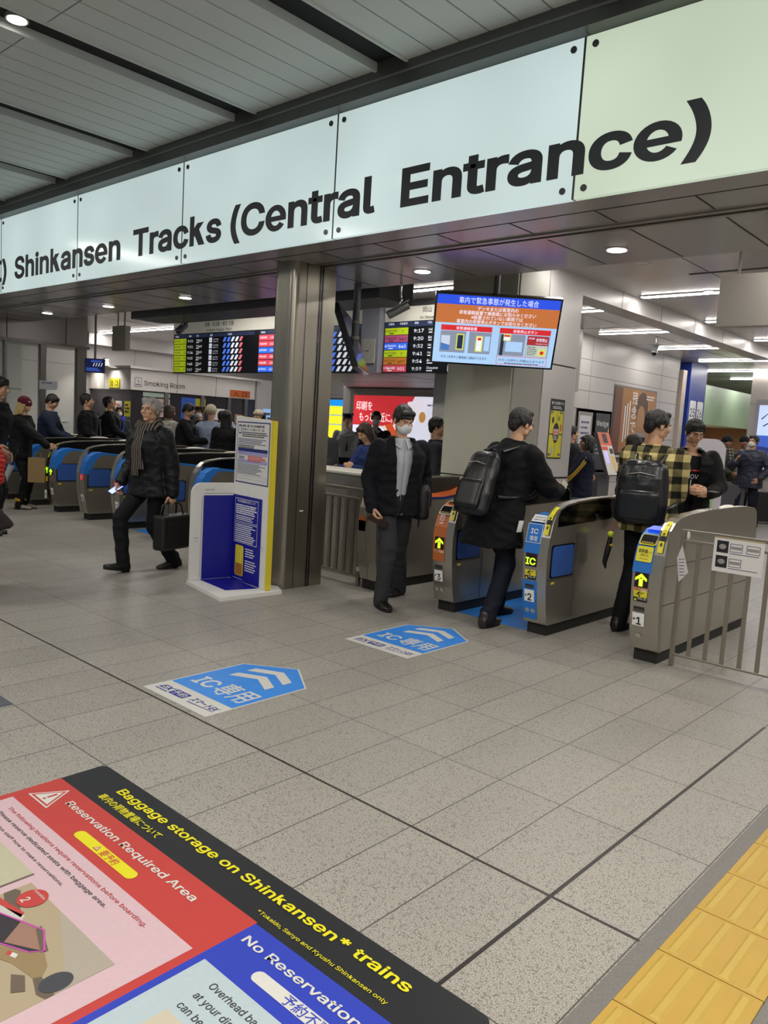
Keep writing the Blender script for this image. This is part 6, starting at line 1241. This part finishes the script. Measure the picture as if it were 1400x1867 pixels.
def phone(label, inf, s, d=(0, .5, .85), n=(0, -.85, .5), off=(0, .09, .02), m=None, lit=None, cat='phone', size=(.036, .072, .005)):
    w = inf['wr'][s]; org = inf['w'](w+V(off)); t = thing('phone' if cat == 'phone' else 'ticket', label, cat, org, inf['a'])
    d = V(d).normalized(); n = V(n); n = (n-d*n.dot(d)).normalized(); x = d.cross(n)
    mb = MB(); mb.obox((0, 0, 0), x*size[0], d*size[1], n*size[2], m or BLACKP); mb.build('case', t, bevel=.003)
    if lit: mb = MB(); mb.obox(n*size[2], x*size[0]*.9, d*size[1]*.92, n*.0008, lit); mb.build('screen', t)
    return t
BLKC = cloth('black_coat', '0a0b0e', .75); BLK2 = cloth('black_wool', '0b0b0f', .9, .3, 30); NVY = cloth('navy_jacket', '1b2438'); CHAR = cloth('charcoal_suit', '24252c', .8, .2); DGREY = cloth('dark_grey_coat', '303238'); OLIVE = cloth('olive_coat', '3a3b30')
JEANK = cloth('black_denim', '2f3034', .85, .3, 24); TRK = cloth('dark_trousers', '0f1014'); TRN = cloth('navy_trousers', '121522'); JEANB = cloth('blue_denim', '7d90ac', .85, .3, 24)
QUILT = mat('quilted_black', '0c0d11', .5, bump=(38, .7), spec=.3); SHW = cloth('white_shirt', 'c3c6ce', .8, .2, 20); SHG = cloth('uniform_grey', '8f918f', .8, .2, 20)
def stripes(name, cols, axis, scale, rough=.85, cross=None):
    m = bpy.data.materials.new(name); m.use_nodes = True; nt = m.node_tree; b = nt.nodes['Principled BSDF']; b.inputs['Roughness'].default_value = rough; b.inputs['Specular IOR Level'].default_value = .2
    tc = nt.nodes.new('ShaderNodeTexCoord'); sp = nt.nodes.new('ShaderNodeSeparateXYZ'); nt.links.new(tc.outputs['Object'], sp.inputs[0])
    def band(ax, sc_):
        a = nt.nodes.new('ShaderNodeMath'); a.operation = 'MULTIPLY'; a.inputs[1].default_value = sc_; nt.links.new(sp.outputs[ax], a.inputs[0])
        f = nt.nodes.new('ShaderNodeMath'); f.operation = 'FRACT'; nt.links.new(a.outputs[0], f.inputs[0])
        g = nt.nodes.new('ShaderNodeMath'); g.operation = 'GREATER_THAN'; g.inputs[1].default_value = .5; nt.links.new(f.outputs[0], g.inputs[0]); return g.outputs[0]
    v = band(axis, scale)
    if cross is not None:
        w_ = band(cross, scale); ad = nt.nodes.new('ShaderNodeMath'); ad.operation = 'ADD'; nt.links.new(v, ad.inputs[0]); nt.links.new(w_, ad.inputs[1])
        dv = nt.nodes.new('ShaderNodeMath'); dv.operation = 'DIVIDE'; dv.inputs[1].default_value = 2; nt.links.new(ad.outputs[0], dv.inputs[0]); v = dv.outputs[0]
    r = nt.nodes.new('ShaderNodeValToRGB'); r.color_ramp.interpolation = 'CONSTANT'; e = r.color_ramp.elements; n = len(cols)
    e[0].color = (*hexc(cols[0]), 1); e[1].position = .75 if n == 3 else .5; e[1].color = (*hexc(cols[-1]), 1)
    if n == 3: x = e.new(.25); x.color = (*hexc(cols[1]), 1)
    nt.links.new(v, r.inputs[0]); nt.links.new(r.outputs[0], b.inputs['Base Color']); return m
PLAID = stripes('cloth_plaid', ['bdae78', '6a6240', '1a1a12'], 0, 8.5, cross=2); SCARFS = stripes('cloth_striped_scarf', ['6b6459', '1a181b'], 0, 46); SCARFP = stripes('cloth_check_scarf', ['8d8878', '4a463c', '2a2823'], 0, 16, cross=2)

# --- the grey-haired man walking out
I = person('grey-haired man in black quilted jacket and striped scarf walking with phone and bag', -6.74, 4.13, (.264, -.965), 1.70, 2, lean=4, hy=4, hp=-6, drop=.045,
           feet={1: (.11, .23, 20, .015, 10), -1: (-.07, -.27, 25, .01, -8)}, hands={1: (.29, .10, .86), -1: (-.27, .0, .79)}, curl={1: .55, -1: .85}, hdirs={-1: (-.05, .05, -1), 1: (.1, .35, -.9)},
           top='quilted_jacket', tmat=QUILT, hem=.44, bulk=.040, pants=TRK, hair='side', hmat=HAIRG, glasses=True, scarf=SCARFS, flare=.05)
phone('glowing phone in the right hand of the grey-haired man', I, 1, d=(.25, .75, -.5), n=(-.3, .3, .9), off=(.015, .055, -.075), lit=mat('phone_glow', (.25, .3, 1), .4, emit=2.5))
wv = I['w'](I['wr'][-1]); t = thing('briefcase', 'black soft briefcase carried in the left hand of the grey-haired man', 'bag', (wv.x, wv.y, wv.z), I['a'])
mb = MB(); mb.box((-.07, -.20, -.54), (.07, .19, -.20), mat('case_leather_black', '0a0a0c', .5)); mb.build('bag_body', t, bevel=.03, seg=3)
for s in (-1, 1): MB().tube([(s*.045, -.11, -.21), (s*.03, -.09, -.11), (0, -.03, -.082), (0, .03, -.082), (s*.03, .09, -.11), (s*.045, .11, -.21)], .009, LEATHER).build('handle', t)
MB().box((-.075, -.14, -.42), (-.069, .14, -.26), mat('case_leather_black', '0a0a0c', .5)).build('front_pocket', t); MB().box((-.02, -.215, -.3), (.012, -.2, -.24), mat('luggage_tag', '8d8f86', .5)).build('tag', t)
# --- the masked man leaving the gate
I = person('man in white face mask and dark jacket walking out past gate 4', -4.50, 5.18, fc(.30, -1), 1.735, 2, lean=5, hy=14, hp=20, drop=.03,
           feet={1: (.15, .23, -8), -1: (-.17, -.27, 48)}, hands={1: (.235, .10, .83), -1: (-.27, -.02, .86)}, curl={1: .7, -1: .6}, hdirs={1: (-.1, .5, -.86)},
           top='jacket', tmat=cloth('dark_navy_jacket', '0b0d14'), hem=.455, bulk=.036, open_w=.075, shirt=SHW, pants=JEANK, hair='fringe', mask=True, hood=cloth('dark_navy_jacket', '0b0d14'))
phone('long dark brown wallet phone held low by the masked man', I, 1, d=(-.75, .55, -.35), n=(0, .5, .8), off=(-.03, .10, -.10), m=mat('wallet_brown', '2a1c1a', .4), size=(.038, .09, .008))
o = I['w'](I['sp'](.02)-I['rt']*.22*1.0); t = thing('shoulder_bag', 'dark shoulder bag at the left hip of the masked man', 'bag', o, I['a']); blob_obj('bag_body', t, BAGM, [loft([(V((0, 0, -.16)), V((.05, 0, 0)), V((0, .12, 0))), (V((0, 0, -.13)), V((.07, 0, 0)), V((0, .16, 0))), (V((0, 0, .10)), V((.07, 0, 0)), V((0, .15, 0))), (V((0, 0, .15)), V((.045, 0, 0)), V((0, .12, 0)))])], .01, wrinkle=.004)
MB().tube([(0, .02, -.15), (.01, .03, -.24)], .008, BAGM).build('strap_end', t)
# --- the man with the backpack at gate 2
I = person('man in long black coat with backpack and glasses bent over gate 2', -3.56, 5.36, fc(.80, .60), 1.80, 2, lean=17, hy=-6, hp=6, drop=.04,
           feet={1: (.14, -.16, -14), -1: (-.12, .20, 0)}, hands={1: (.16, .50, 1.04), -1: (-.10, .52, 1.08)}, curl={1: .6, -1: .6}, hdirs={1: (-.3, .95, .1), -1: (.3, .95, .1)}, elbows={1: (.7, -.5, -.7), -1: (-.7, -.5, -.7)},
           top='coat', tmat=BLK2, hem=.36, bulk=.040, flare=.12, pants=TRN, shoes=mat('shoe_brown', '241b19', .4), hair='short', hmat=HAIRD, glasses=True)
I['rt'] = I['rt']; backpack('black backpack on the back of the man at gate 2', I, LEATHER, .35, .52, .16, -.15, off=.05)
phone('pale card wallet held by the man at gate 2', I, 1, d=(0, .5, .85), n=(1, 0, .2), off=(-.02, .09, .03), m=mat('card_cream', 'd2cdbd', .5), size=(.03, .05, .004), cat='card')
t = thing('folded_paper', 'small white folded paper hanging from the coat of the man at gate 2', 'paper', I['w'](I['sp'](-.04)+I['rt']*.265+I['fwd']*.03), I['a']); MB().obox((0, 0, 0), (.003, 0, 0), (0, .025, 0), (0, .01, .045), WHITE).build('sheet', t)
# --- man in plaid hooded jacket between gates 2 and 1
I = person('man in yellow and black plaid hooded jacket between gates 2 and 1', -2.63, 6.17, (-.17, 1), 1.78, 2, lean=3, hy=-46, hp=8, feet={-1: (-.12, -.12, 10), 1: (.10, .08, -8)}, hands={-1: (-.20, .20, .86), 1: (.08, .30, 1.02)}, curl=.4,
           top='plaid_jacket', tmat=PLAID, hem=.47, bulk=.036, pants=cloth('black_jeans', '0d0e11'), hair='short', hood=PLAID, elbows={1: (.25, -.5, -.9), -1: (-.5, -.8, -.4)})
backpack('shiny black leather backpack on the man in plaid', I, mat('soft_leather', '15171a', .28, bump=(14, .35)), .40, .50, .17, -.10, off=.05)
o = I['w'](I['sp'](-.10)-I['rt']*.26-I['fwd']*.10); t = thing('bag_charm', 'yellow ball charm with dangling strap beside the plaid jacket', 'charm', o, I['a'])
MB().ball((0, 0, .02), .027, mat('charm_yellow', 'c8d83a', .6)).build('ball', t); MB().tube([(0, 0, .05), (.03, .02, .14)], .004, RED, 6).build('cord', t); MB().tube([(0, 0, -.005), (-.01, 0, -.10), (-.03, 0, -.22), (-.02, .01, -.27)], [.018, .026, .02, .006], BAGM).build('strap', t); MB().ball((.005, .0, -.07), (.024, .02, .014), mat('charm_gold', 'b8902a', .5)).build('trinket', t)
# --- young man with glasses
I = person('young man with glasses in black jacket looking down at a ticket beyond gate 1', -2.93, 7.72, fc(-.15, -1), 1.77, 1, lean=6, hy=14, hp=20, hands={1: (.06, .34, 1.08), -1: (-.10, .36, 1.06)}, curl={1: .75, -1: .55}, hdirs={1: (-.6, .7, 0), -1: (.5, .75, .1)}, elbows={1: (.8, -.5, -.6), -1: (-.8, -.5, -.6)},
           top='jacket', tmat=BLKC, hem=.44, bulk=.034, open_w=.075, pants=TRK, hair='fringe', glasses=True)
inner = blob_obj('black_tshirt', I['root'], cloth('tshirt', '121214'), [loft([(I['sp'](f), I['rt']*w_*1.77, I['fwd']*d_*1.77) for f, w_, d_ in ((-.06, .098, .069), (.05, .095, .07), (.14, .092, .07), (.22, .096, .074), (.27, .085, .060), (.30, .05, .045))])], .012)
mb = MB(); F = frame(I['sp'](.19)+I['fwd']*.137, -I['rt'], I['ut']); mb.text(F, 'NOV', -.055, -.02, .06, WHITE, .004, w=.11); mb.lines(F, -.055, .06, .055, 1, .02, .014, RED, .004, 0); mb.rect(F, -.012, -.13, -.004, -.03, WHITE, .004); mb.build('shirt_print', inner)
phone('white ticket in the hands of the young man with glasses', I, -1, d=(.9, .4, .1), n=(0, -.2, 1), off=(-.03, .09, .03), m=WHITE, size=(.028, .045, .001), cat='ticket')
I = person('dark-haired woman half hidden behind the man in plaid', -3.62, 8.0, fc(.9, .3), 1.60, 0, hy=-10, sex='f', top='jacket', tmat=BLKC, hem=.45, bulk=.02, pants=TRK, hair='bob')
# --- left group
I = person('tall man in black cut off by the left edge, facing the gates', -9.54, 3.69, fc(1, .12), 1.83, 1, lean=10, hp=6, hands={1: (.24, .16, .98), -1: (-.22, .1, .9)}, top='coat', tmat=BLKC, hem=.45, bulk=.03, pants=TRK, hair='fringe')
t = thing('puffer_jacket', 'red puffer jacket hanging over the arm of the man cut off by the left edge', 'jacket', I['w'](V((.26, .13, 1.04))), I['a']); RP = mat('red_puffer', 'b8261c', .5, bump=(12, .6, (1, 1, 4)))
blob_obj('padded_body', t, RP, [loft([(V((0, 0, -.46)), V((.05, 0, 0)), V((0, .07, 0))), (V((0, 0, -.38)), V((.09, 0, 0)), V((0, .13, 0))), (V((0, 0, -.15)), V((.10, 0, 0)), V((0, .15, 0))), (V((0, 0, .0)), V((.08, 0, 0)), V((0, .11, 0))), (V((0, 0, .06)), V((.03, 0, 0)), V((0, .08, 0)))])], .01, wrinkle=.02, wscale=9, wst=(.6, .6, 2.2))
I = person('woman in maroon knit hat and black hooded jacket tapping a gate', -11.76, 5.0, fc(1, .1), 1.62, 1, lean=5, hp=16, sex='f', feet={1: (.07, .03, 0), -1: (-.09, .06, 0)}, hands={1: (.14, .50, .98), -1: (-.20, .04, .84)}, elbows={1: (.4, -.8, -.6), -1: (-.4, -1, -.3)}, hdirs={1: (0, .9, -.3)},
           top='hooded_jacket', tmat=BLKC, hem=.47, bulk=.035, pants=TRK, hair='long', hmat=HAIRL, hat='beanie', hatmat=cloth('maroon_knit', '56182e', .9, .5, 50), hood=BLKC, shoes=mat('shoe_taupe', '8d7f78', .7))
for s in (-1, 1): mb = MB(); mb.cyl(I['foot'][s]+V((0, 0, .045)), I['foot'][s]+V((0, 0, .085)), .064, mat('sock_yellow', 'c9921c', .8), 18); mb.cyl(I['foot'][s]-V((0, 0, .03)), I['foot'][s]+V((0, 0, .045)), .045, mat('sock_red', '9a3a24', .8), 18); mb.build('sock', I['root'])
t = thing('umbrella', 'folded pale grey umbrella hanging beside the woman in the maroon hat', 'umbrella', I['w'](V((.27, -.10, .0))), I['a']); MB().cyl((-.02, .08, .66), (0, -.10, .20), .045, mat('umbrella_grey', 'a3a7a8', .3), 12, .02).build('canopy', t); MB().cyl((0, -.10, .20), (.002, -.122, .13), .012, BLACKP, 8).build('tip', t); MB().tube([(-.02, .08, .66), (-.03, .13, .80), (-.03, .17, .86), (-.03, .15, .90)], .010, BLACKP).build('handle', t)
t = thing('paper_bag', 'brown paper bag between the woman in the maroon hat and gate 9', 'bag', I['w'](V((.12, .28, .42))), I['a']); MB().prism([(-.05, -.10, .0), (.05, -.10, 0), (.05, .14, 0), (-.05, .14, 0)], (0, .0, .36), mat('kraft_paper', '8d744c', .7)).build('bag_body', t); MB().tube([(.0, -.04, .36), (.0, -.02, .43), (.0, .06, .43), (.0, .08, .36)], .004, mat('kraft_paper', '8d744c', .7), 6).build('handle', t)
I = person('young man in navy jacket looking at his phone in the gate lane', -12.62, 5.78, fc(1, .1), 1.71, 0, lean=7, hp=24, hands={1: (.08, .42, 1.04), -1: (-.10, .40, 1.02)}, top='jacket', tmat=NVY, hem=.46, bulk=.025, pants=TRK, hair='fringe', elbows={1: (.6, -.6, -.7), -1: (-.6, -.6, -.7)})
phone('dark phone held by the young man in navy', I, 1, d=(-.1, .95, .3), n=(0, -.3, .9), off=(0, .10, .03), size=(.045, .075, .012))
person('man in black coat with silver-edged collar standing in the gate lane', -12.68, 6.52, fc(1, .25), 1.76, 0, hp=-4, top='coat', tmat=BLKC, hem=.40, bulk=.03, pants=TRK, hair='short', hmat=HAIRD, hands={1: (.18, .25, .95)}, scarf=None)
I = person('man in black with a large backpack looking up at the boards', -13.6, 7.44, fc(1, .2), 1.76, 0, hp=-16, top='jacket', tmat=BLKC, hem=.45, bulk=.028, pants=TRK, hair='short', hands={1: (.14, .35, 1.0)})
backpack('large black backpack on the man looking up at the boards', I, BAGM, .34, .50, .20, -.05, off=.04)
IB = person('woman in white mask and long bright blue scarf by the smoking room', -14.85, 8.32, fc(.3, -1), 1.60, 0, sex='f', hair='bob', mask=True, top='coat', tmat=DGREY, hem=.40, bulk=.022, pants=TRK, hands={1: (.16, .32, 1.0), -1: (-.28, .2, .95)}, scarf=mat('cloth_cobalt_scarf', '2036b0', .85))
blob_obj('scarf_end', IB['root'], mat('cloth_cobalt_scarf', '2036b0', .85), [loft([(V((x_, .17, .62)), V((.055, 0, 0)), V((0, .015, 0))), (V((x_, .165, 1.0)), V((.05, 0, 0)), V((0, .02, 0))), (V((x_*.8, .14, 1.28)), V((.04, 0, 0)), V((0, .03, 0)))]) for x_ in (-.07, .07)], .014)
I = person('person with brown hair and white hooded jacket behind the grey-haired man', -11.9, 7.62, fc(.6, .8), 1.65, 0, sex='f', hair='bob', hmat=HAIRB, top='jacket', tmat=cloth('white_jacket', 'b8b4aa'), hem=.45, bulk=.03, pants=TRK, hood=cloth('white_jacket', 'b8b4aa'))
I = person('dark-haired man in black looking down at his hands in the smoking room queue', -11.35, 7.52, fc(1, .1), 1.70, 0, lean=6, hp=22, hands={1: (.05, .40, 1.12), -1: (-.1, .38, 1.1)}, top='coat', tmat=BLKC, hem=.42, bulk=.026, pants=TRK, hair='side', hmat=HAIRD, elbows={1: (.7, -.5, -.6), -1: (-.7, -.5, -.6)})
person('dark-haired person in brown behind the man looking at his hands', -12.55, 8.45, fc(-.4, .9), 1.60, 0, sex='f', hair='bob', top='coat', tmat=cloth('brown_coat', '2e221d'), hem=.40, bulk=.024, pants=TRK)
I = person('person in cream knit hat and pale blue jacket seen from behind', -11.1, 7.9, fc(.15, 1), 1.69, 1, sex='f', hair='short', hat='beanie', hatmat=cloth('cream_knit', 'c2b79c', .9, .5, 50), top='jacket', tmat=cloth('pale_blue_jacket', '8c96ac', .8, .3), hem=.40, bulk=.035, flare=.08, pants=TRK, hands={-1: (-.36, .26, 1.05), 1: (.26, .18, 1.45)}, hdirs={1: (0, .1, 1), -1: (-.7, .7, .1)}, elbows={1: (1, -.2, -.6), -1: (-1, -.3, -.6)}, curl=.2)
phone('white phone raised in the hand of the person in the cream hat', I, 1, d=(-.5, .1, .85), n=(0, -1, 0), off=(-.06, .02, .09), m=WHITE)
t = thing('tote_bag', 'brown woven bag at the hip of the person in pale blue', 'bag', I['w'](V((.24, -.16, .74))), I['a']); blob_obj('bag_body', t, mat('woven_brown', '6a5030', .7, bump=(60, .5)), [loft([(V((0, 0, -.12)), V((.11, 0, 0)), V((0, .05, 0))), (V((0, 0, .02)), V((.13, 0, 0)), V((0, .06, 0))), (V((0, 0, .10)), V((.11, 0, 0)), V((0, .045, 0)))])], .012); MB().tube([(-.09, 0, .09), (-.05, 0, .24), (.05, 0, .24), (.09, 0, .09)], .008, LEATHER).build('strap', t)
person('person in a peaked cap and white mask beyond the cream knit hat', -13.25, 9.15, fc(-.2, -1), 1.68, 0, hair='short', hat='cap', hatmat=cloth('cap_brown', '4a352c'), mask=True, top='jacket', tmat=BLKC, hem=.44, bulk=.02, pants=TRK)
person('woman in black with long black hair seen from behind near the gauge', -10.42, 7.72, fc(.1, 1), 1.62, 0, sex='f', hair='long', top='coat', tmat=BLKC, hem=.36, bulk=.03, pants=TRK)
person('dark-haired person in white hooded jacket beyond the pale blue jacket', -11.42, 8.38, fc(.4, .9), 1.62, 0, hair='short', top='jacket', tmat=cloth('white_jacket', 'b8b4aa'), hem=.44, bulk=.03, pants=TRK, hood=cloth('white_jacket', 'b8b4aa'))
person('person in pale beige knit hat behind the gauge board', -12.36, 9.9, fc(-.5, -.8), 1.68, 0, hat='beanie', hatmat=cloth('beige_knit', 'a89c88', .9, .5, 50), top='jacket', tmat=DGREY, hem=.44, bulk=.025, pants=TRK)
person('dark-haired person in black at the smoking room entrance', -13.5, 10.9, fc(-.9, .3), 1.66, 0, hair='short', top='coat', tmat=BLKC, hem=.42, bulk=.024, pants=TRK)
person('person in dark flared coat almost outside the left edge', -6.57, 2.29, fc(-.3, .9), 1.66, 0, sex='f', top='coat', tmat=cloth('dark_brown_coat', '231e1d'), hem=.34, bulk=.03, flare=1.2, pants=TRK, hair='bob')
# --- behind the counter and by the lit advert
person('person in dark grey jacket bending over the counter next to the pillar', -7.2, 6.92, fc(-.5, -.9), 1.66, 0, lean=26, hp=20, top='jacket', tmat=DGREY, hem=.46, bulk=.035, pants=TRK, hands={1: (.15, .5, 1.08), -1: (-.15, .5, 1.08)})
I = person('uniformed guard in grey shirt and peaked cap by the blue advert', -10.12, 10.18, fc(.1, -1), 1.70, 1, hair='short', hat='cap', hatmat=cloth('cap_navy', '1a1c2a', .6), top='uniform_shirt', tmat=SHG, hem=.555, bulk=.012, pants=TRN, hands={1: (.26, .02, .84), -1: (-.26, .02, .84)}, mask=False)
mb = MB(); mb.tube([I['sp'](.30)+I['fwd']*.05, I['sp'](.24)+I['fwd']*.135, I['sp'](.10)+I['fwd']*.13], [.012, .02, .026], mat('tie_dark', '23232b', .6), 8); mb.build('necktie', I['root'])
for s in (-1, 1): MB().ball(I['wr'][s]+V((0, .01, -.07)), (.035, .04, .075), mat('glove_white', 'c8c8c8', .7), 12, 8).build('glove', I['root'])
person('man in dark suit and white mask standing before the red advert', -9.05, 9.78, fc(.05, -1), 1.76, 1, hair='short', mask=True, top='suit_jacket', tmat=CHAR, hem=.46, bulk=.014, open_w=.035, shirt=cloth('bright_shirt', 'cfd0d4', .8, .2, 20), tie=mat('tie_brown', '4a2e28', .6), pants=CHAR, hands={1: (.10, .20, .92), -1: (-.10, .20, .92)}, elbows={1: (1, -.5, 0), -1: (-1, -.5, 0)})
person('dark-haired woman in blue leaning over the counter', -6.22, 6.86, fc(-.75, -.6), 1.60, 0, sex='f', lean=24, hp=22, hair='bob', hmat=HAIRB, top='jacket', tmat=cloth('blue_jacket', '27386a'), hem=.46, bulk=.022, pants=TRK, hands={1: (.16, .55, 1.09), -1: (-.05, .45, 1.12)})
person('man in dark coat just behind the masked man', -5.72, 7.25, fc(.9, -.1), 1.66, 0, hair='short', top='coat', tmat=DGREY, hem=.40, bulk=.032, pants=TRK)
# --- couple, right-hand group
person('man in dark clothes beside the woman with the striped sleeve', -5.98, 10.92, fc(.9, .1), 1.70, 0, hair='short', top='jacket', tmat=cloth('grey_black_jacket', '26292b'), hem=.44, bulk=.03, pants=TRK, hands={1: (.12, .28, .98), -1: (-.12, .28, .98)})
I = person('woman in navy track jacket with yellow sleeve stripes and pale jeans', -5.42, 10.32, fc(-1, .05), 1.57, 1, sex='f', hair='bob', top='track_jacket', tmat=cloth('navy_track', '171a2e'), hem=.45, bulk=.035, pants=JEANB, hands={-1: (-.10, .34, .95), 1: (.10, .30, .95)}, skin=SKIN2)
mb = MB()
for dx in (-.022, 0, .022): mb.tube([I['sh'][-1]+V((-.065, dx, .02)), (I['sh'][-1]+I['el'][-1])/2+V((-.082, dx, 0)), I['el'][-1]+V((-.074, dx, 0)), (I['el'][-1]+I['wr'][-1])/2+V((-.066, dx*.4, dx)), I['wr'][-1]+V((-.06, 0, dx))], .007, mat('stripe_yellow', 'c9a52a', .7), 6)
mb.build('sleeve_stripe', I['root'])
I = person('man in white mask and navy down jacket holding up a phone', -4.86, 15.9, fc(-.75, -.6), 1.78, 1, hair='short', mask=True, top='down_jacket', tmat=mat('navy_down', '1c2136', .55, bump=(9, .6, (.6, .6, 4))), hem=.45, bulk=.045, pants=TRN, hands={1: (.12, .32, 1.22), -1: (-.24, .1, .95)}, feet={1: (.16, .20, 10), -1: (-.12, -.12, -10)}, hdirs={1: (-.3, .3, .9)}, elbows={1: (.8, -.4, -.7), -1: (-1, -.6, -.2)})
phone('black phone held up by the man in the navy down jacket', I, 1, d=(0, .3, .95), n=(0, -1, .2), off=(-.03, .06, .09))
person('person in black bobble hat, check scarf and olive coat among the suitcases', -5.62, 16.75, fc(.15, -1), 1.74, 0, hat='beanie', hatmat=cloth('black_knit', '17171a', .9, .5, 50), scarf=SCARFP, top='coat', tmat=OLIVE, hem=.36, bulk=.032, pants=TRK, skin=SKIN2, hands={1: (.06, .30, 1.0), -1: (-.06, .30, 1.0)})
person('person in dark hat and olive coat behind the check scarf', -5.50, 17.4, fc(-.2, -1), 1.76, 0, hat='beanie', hatmat=cloth('black_knit', '17171a', .9, .5, 50), top='coat', tmat=OLIVE, hem=.36, bulk=.03, pants=TRK, skin=SKIN2)
I = person('person with black backpack seen from behind far down the hall', -6.45, 18.5, fc(0, 1), 1.68, 0, hair='short', top='jacket', tmat=cloth('khaki_jacket', '55503c'), hem=.44, bulk=.03, pants=TRK); backpack('small black backpack far down the hall', I, BAGM, .3, .42, .15, -.03, off=.04)
person('far person in black next to the one with the backpack', -6.75, 19.9, fc(.2, 1), 1.72, 0, hair='short', top='jacket', tmat=BLKC, hem=.44, bulk=.03, pants=TRK)
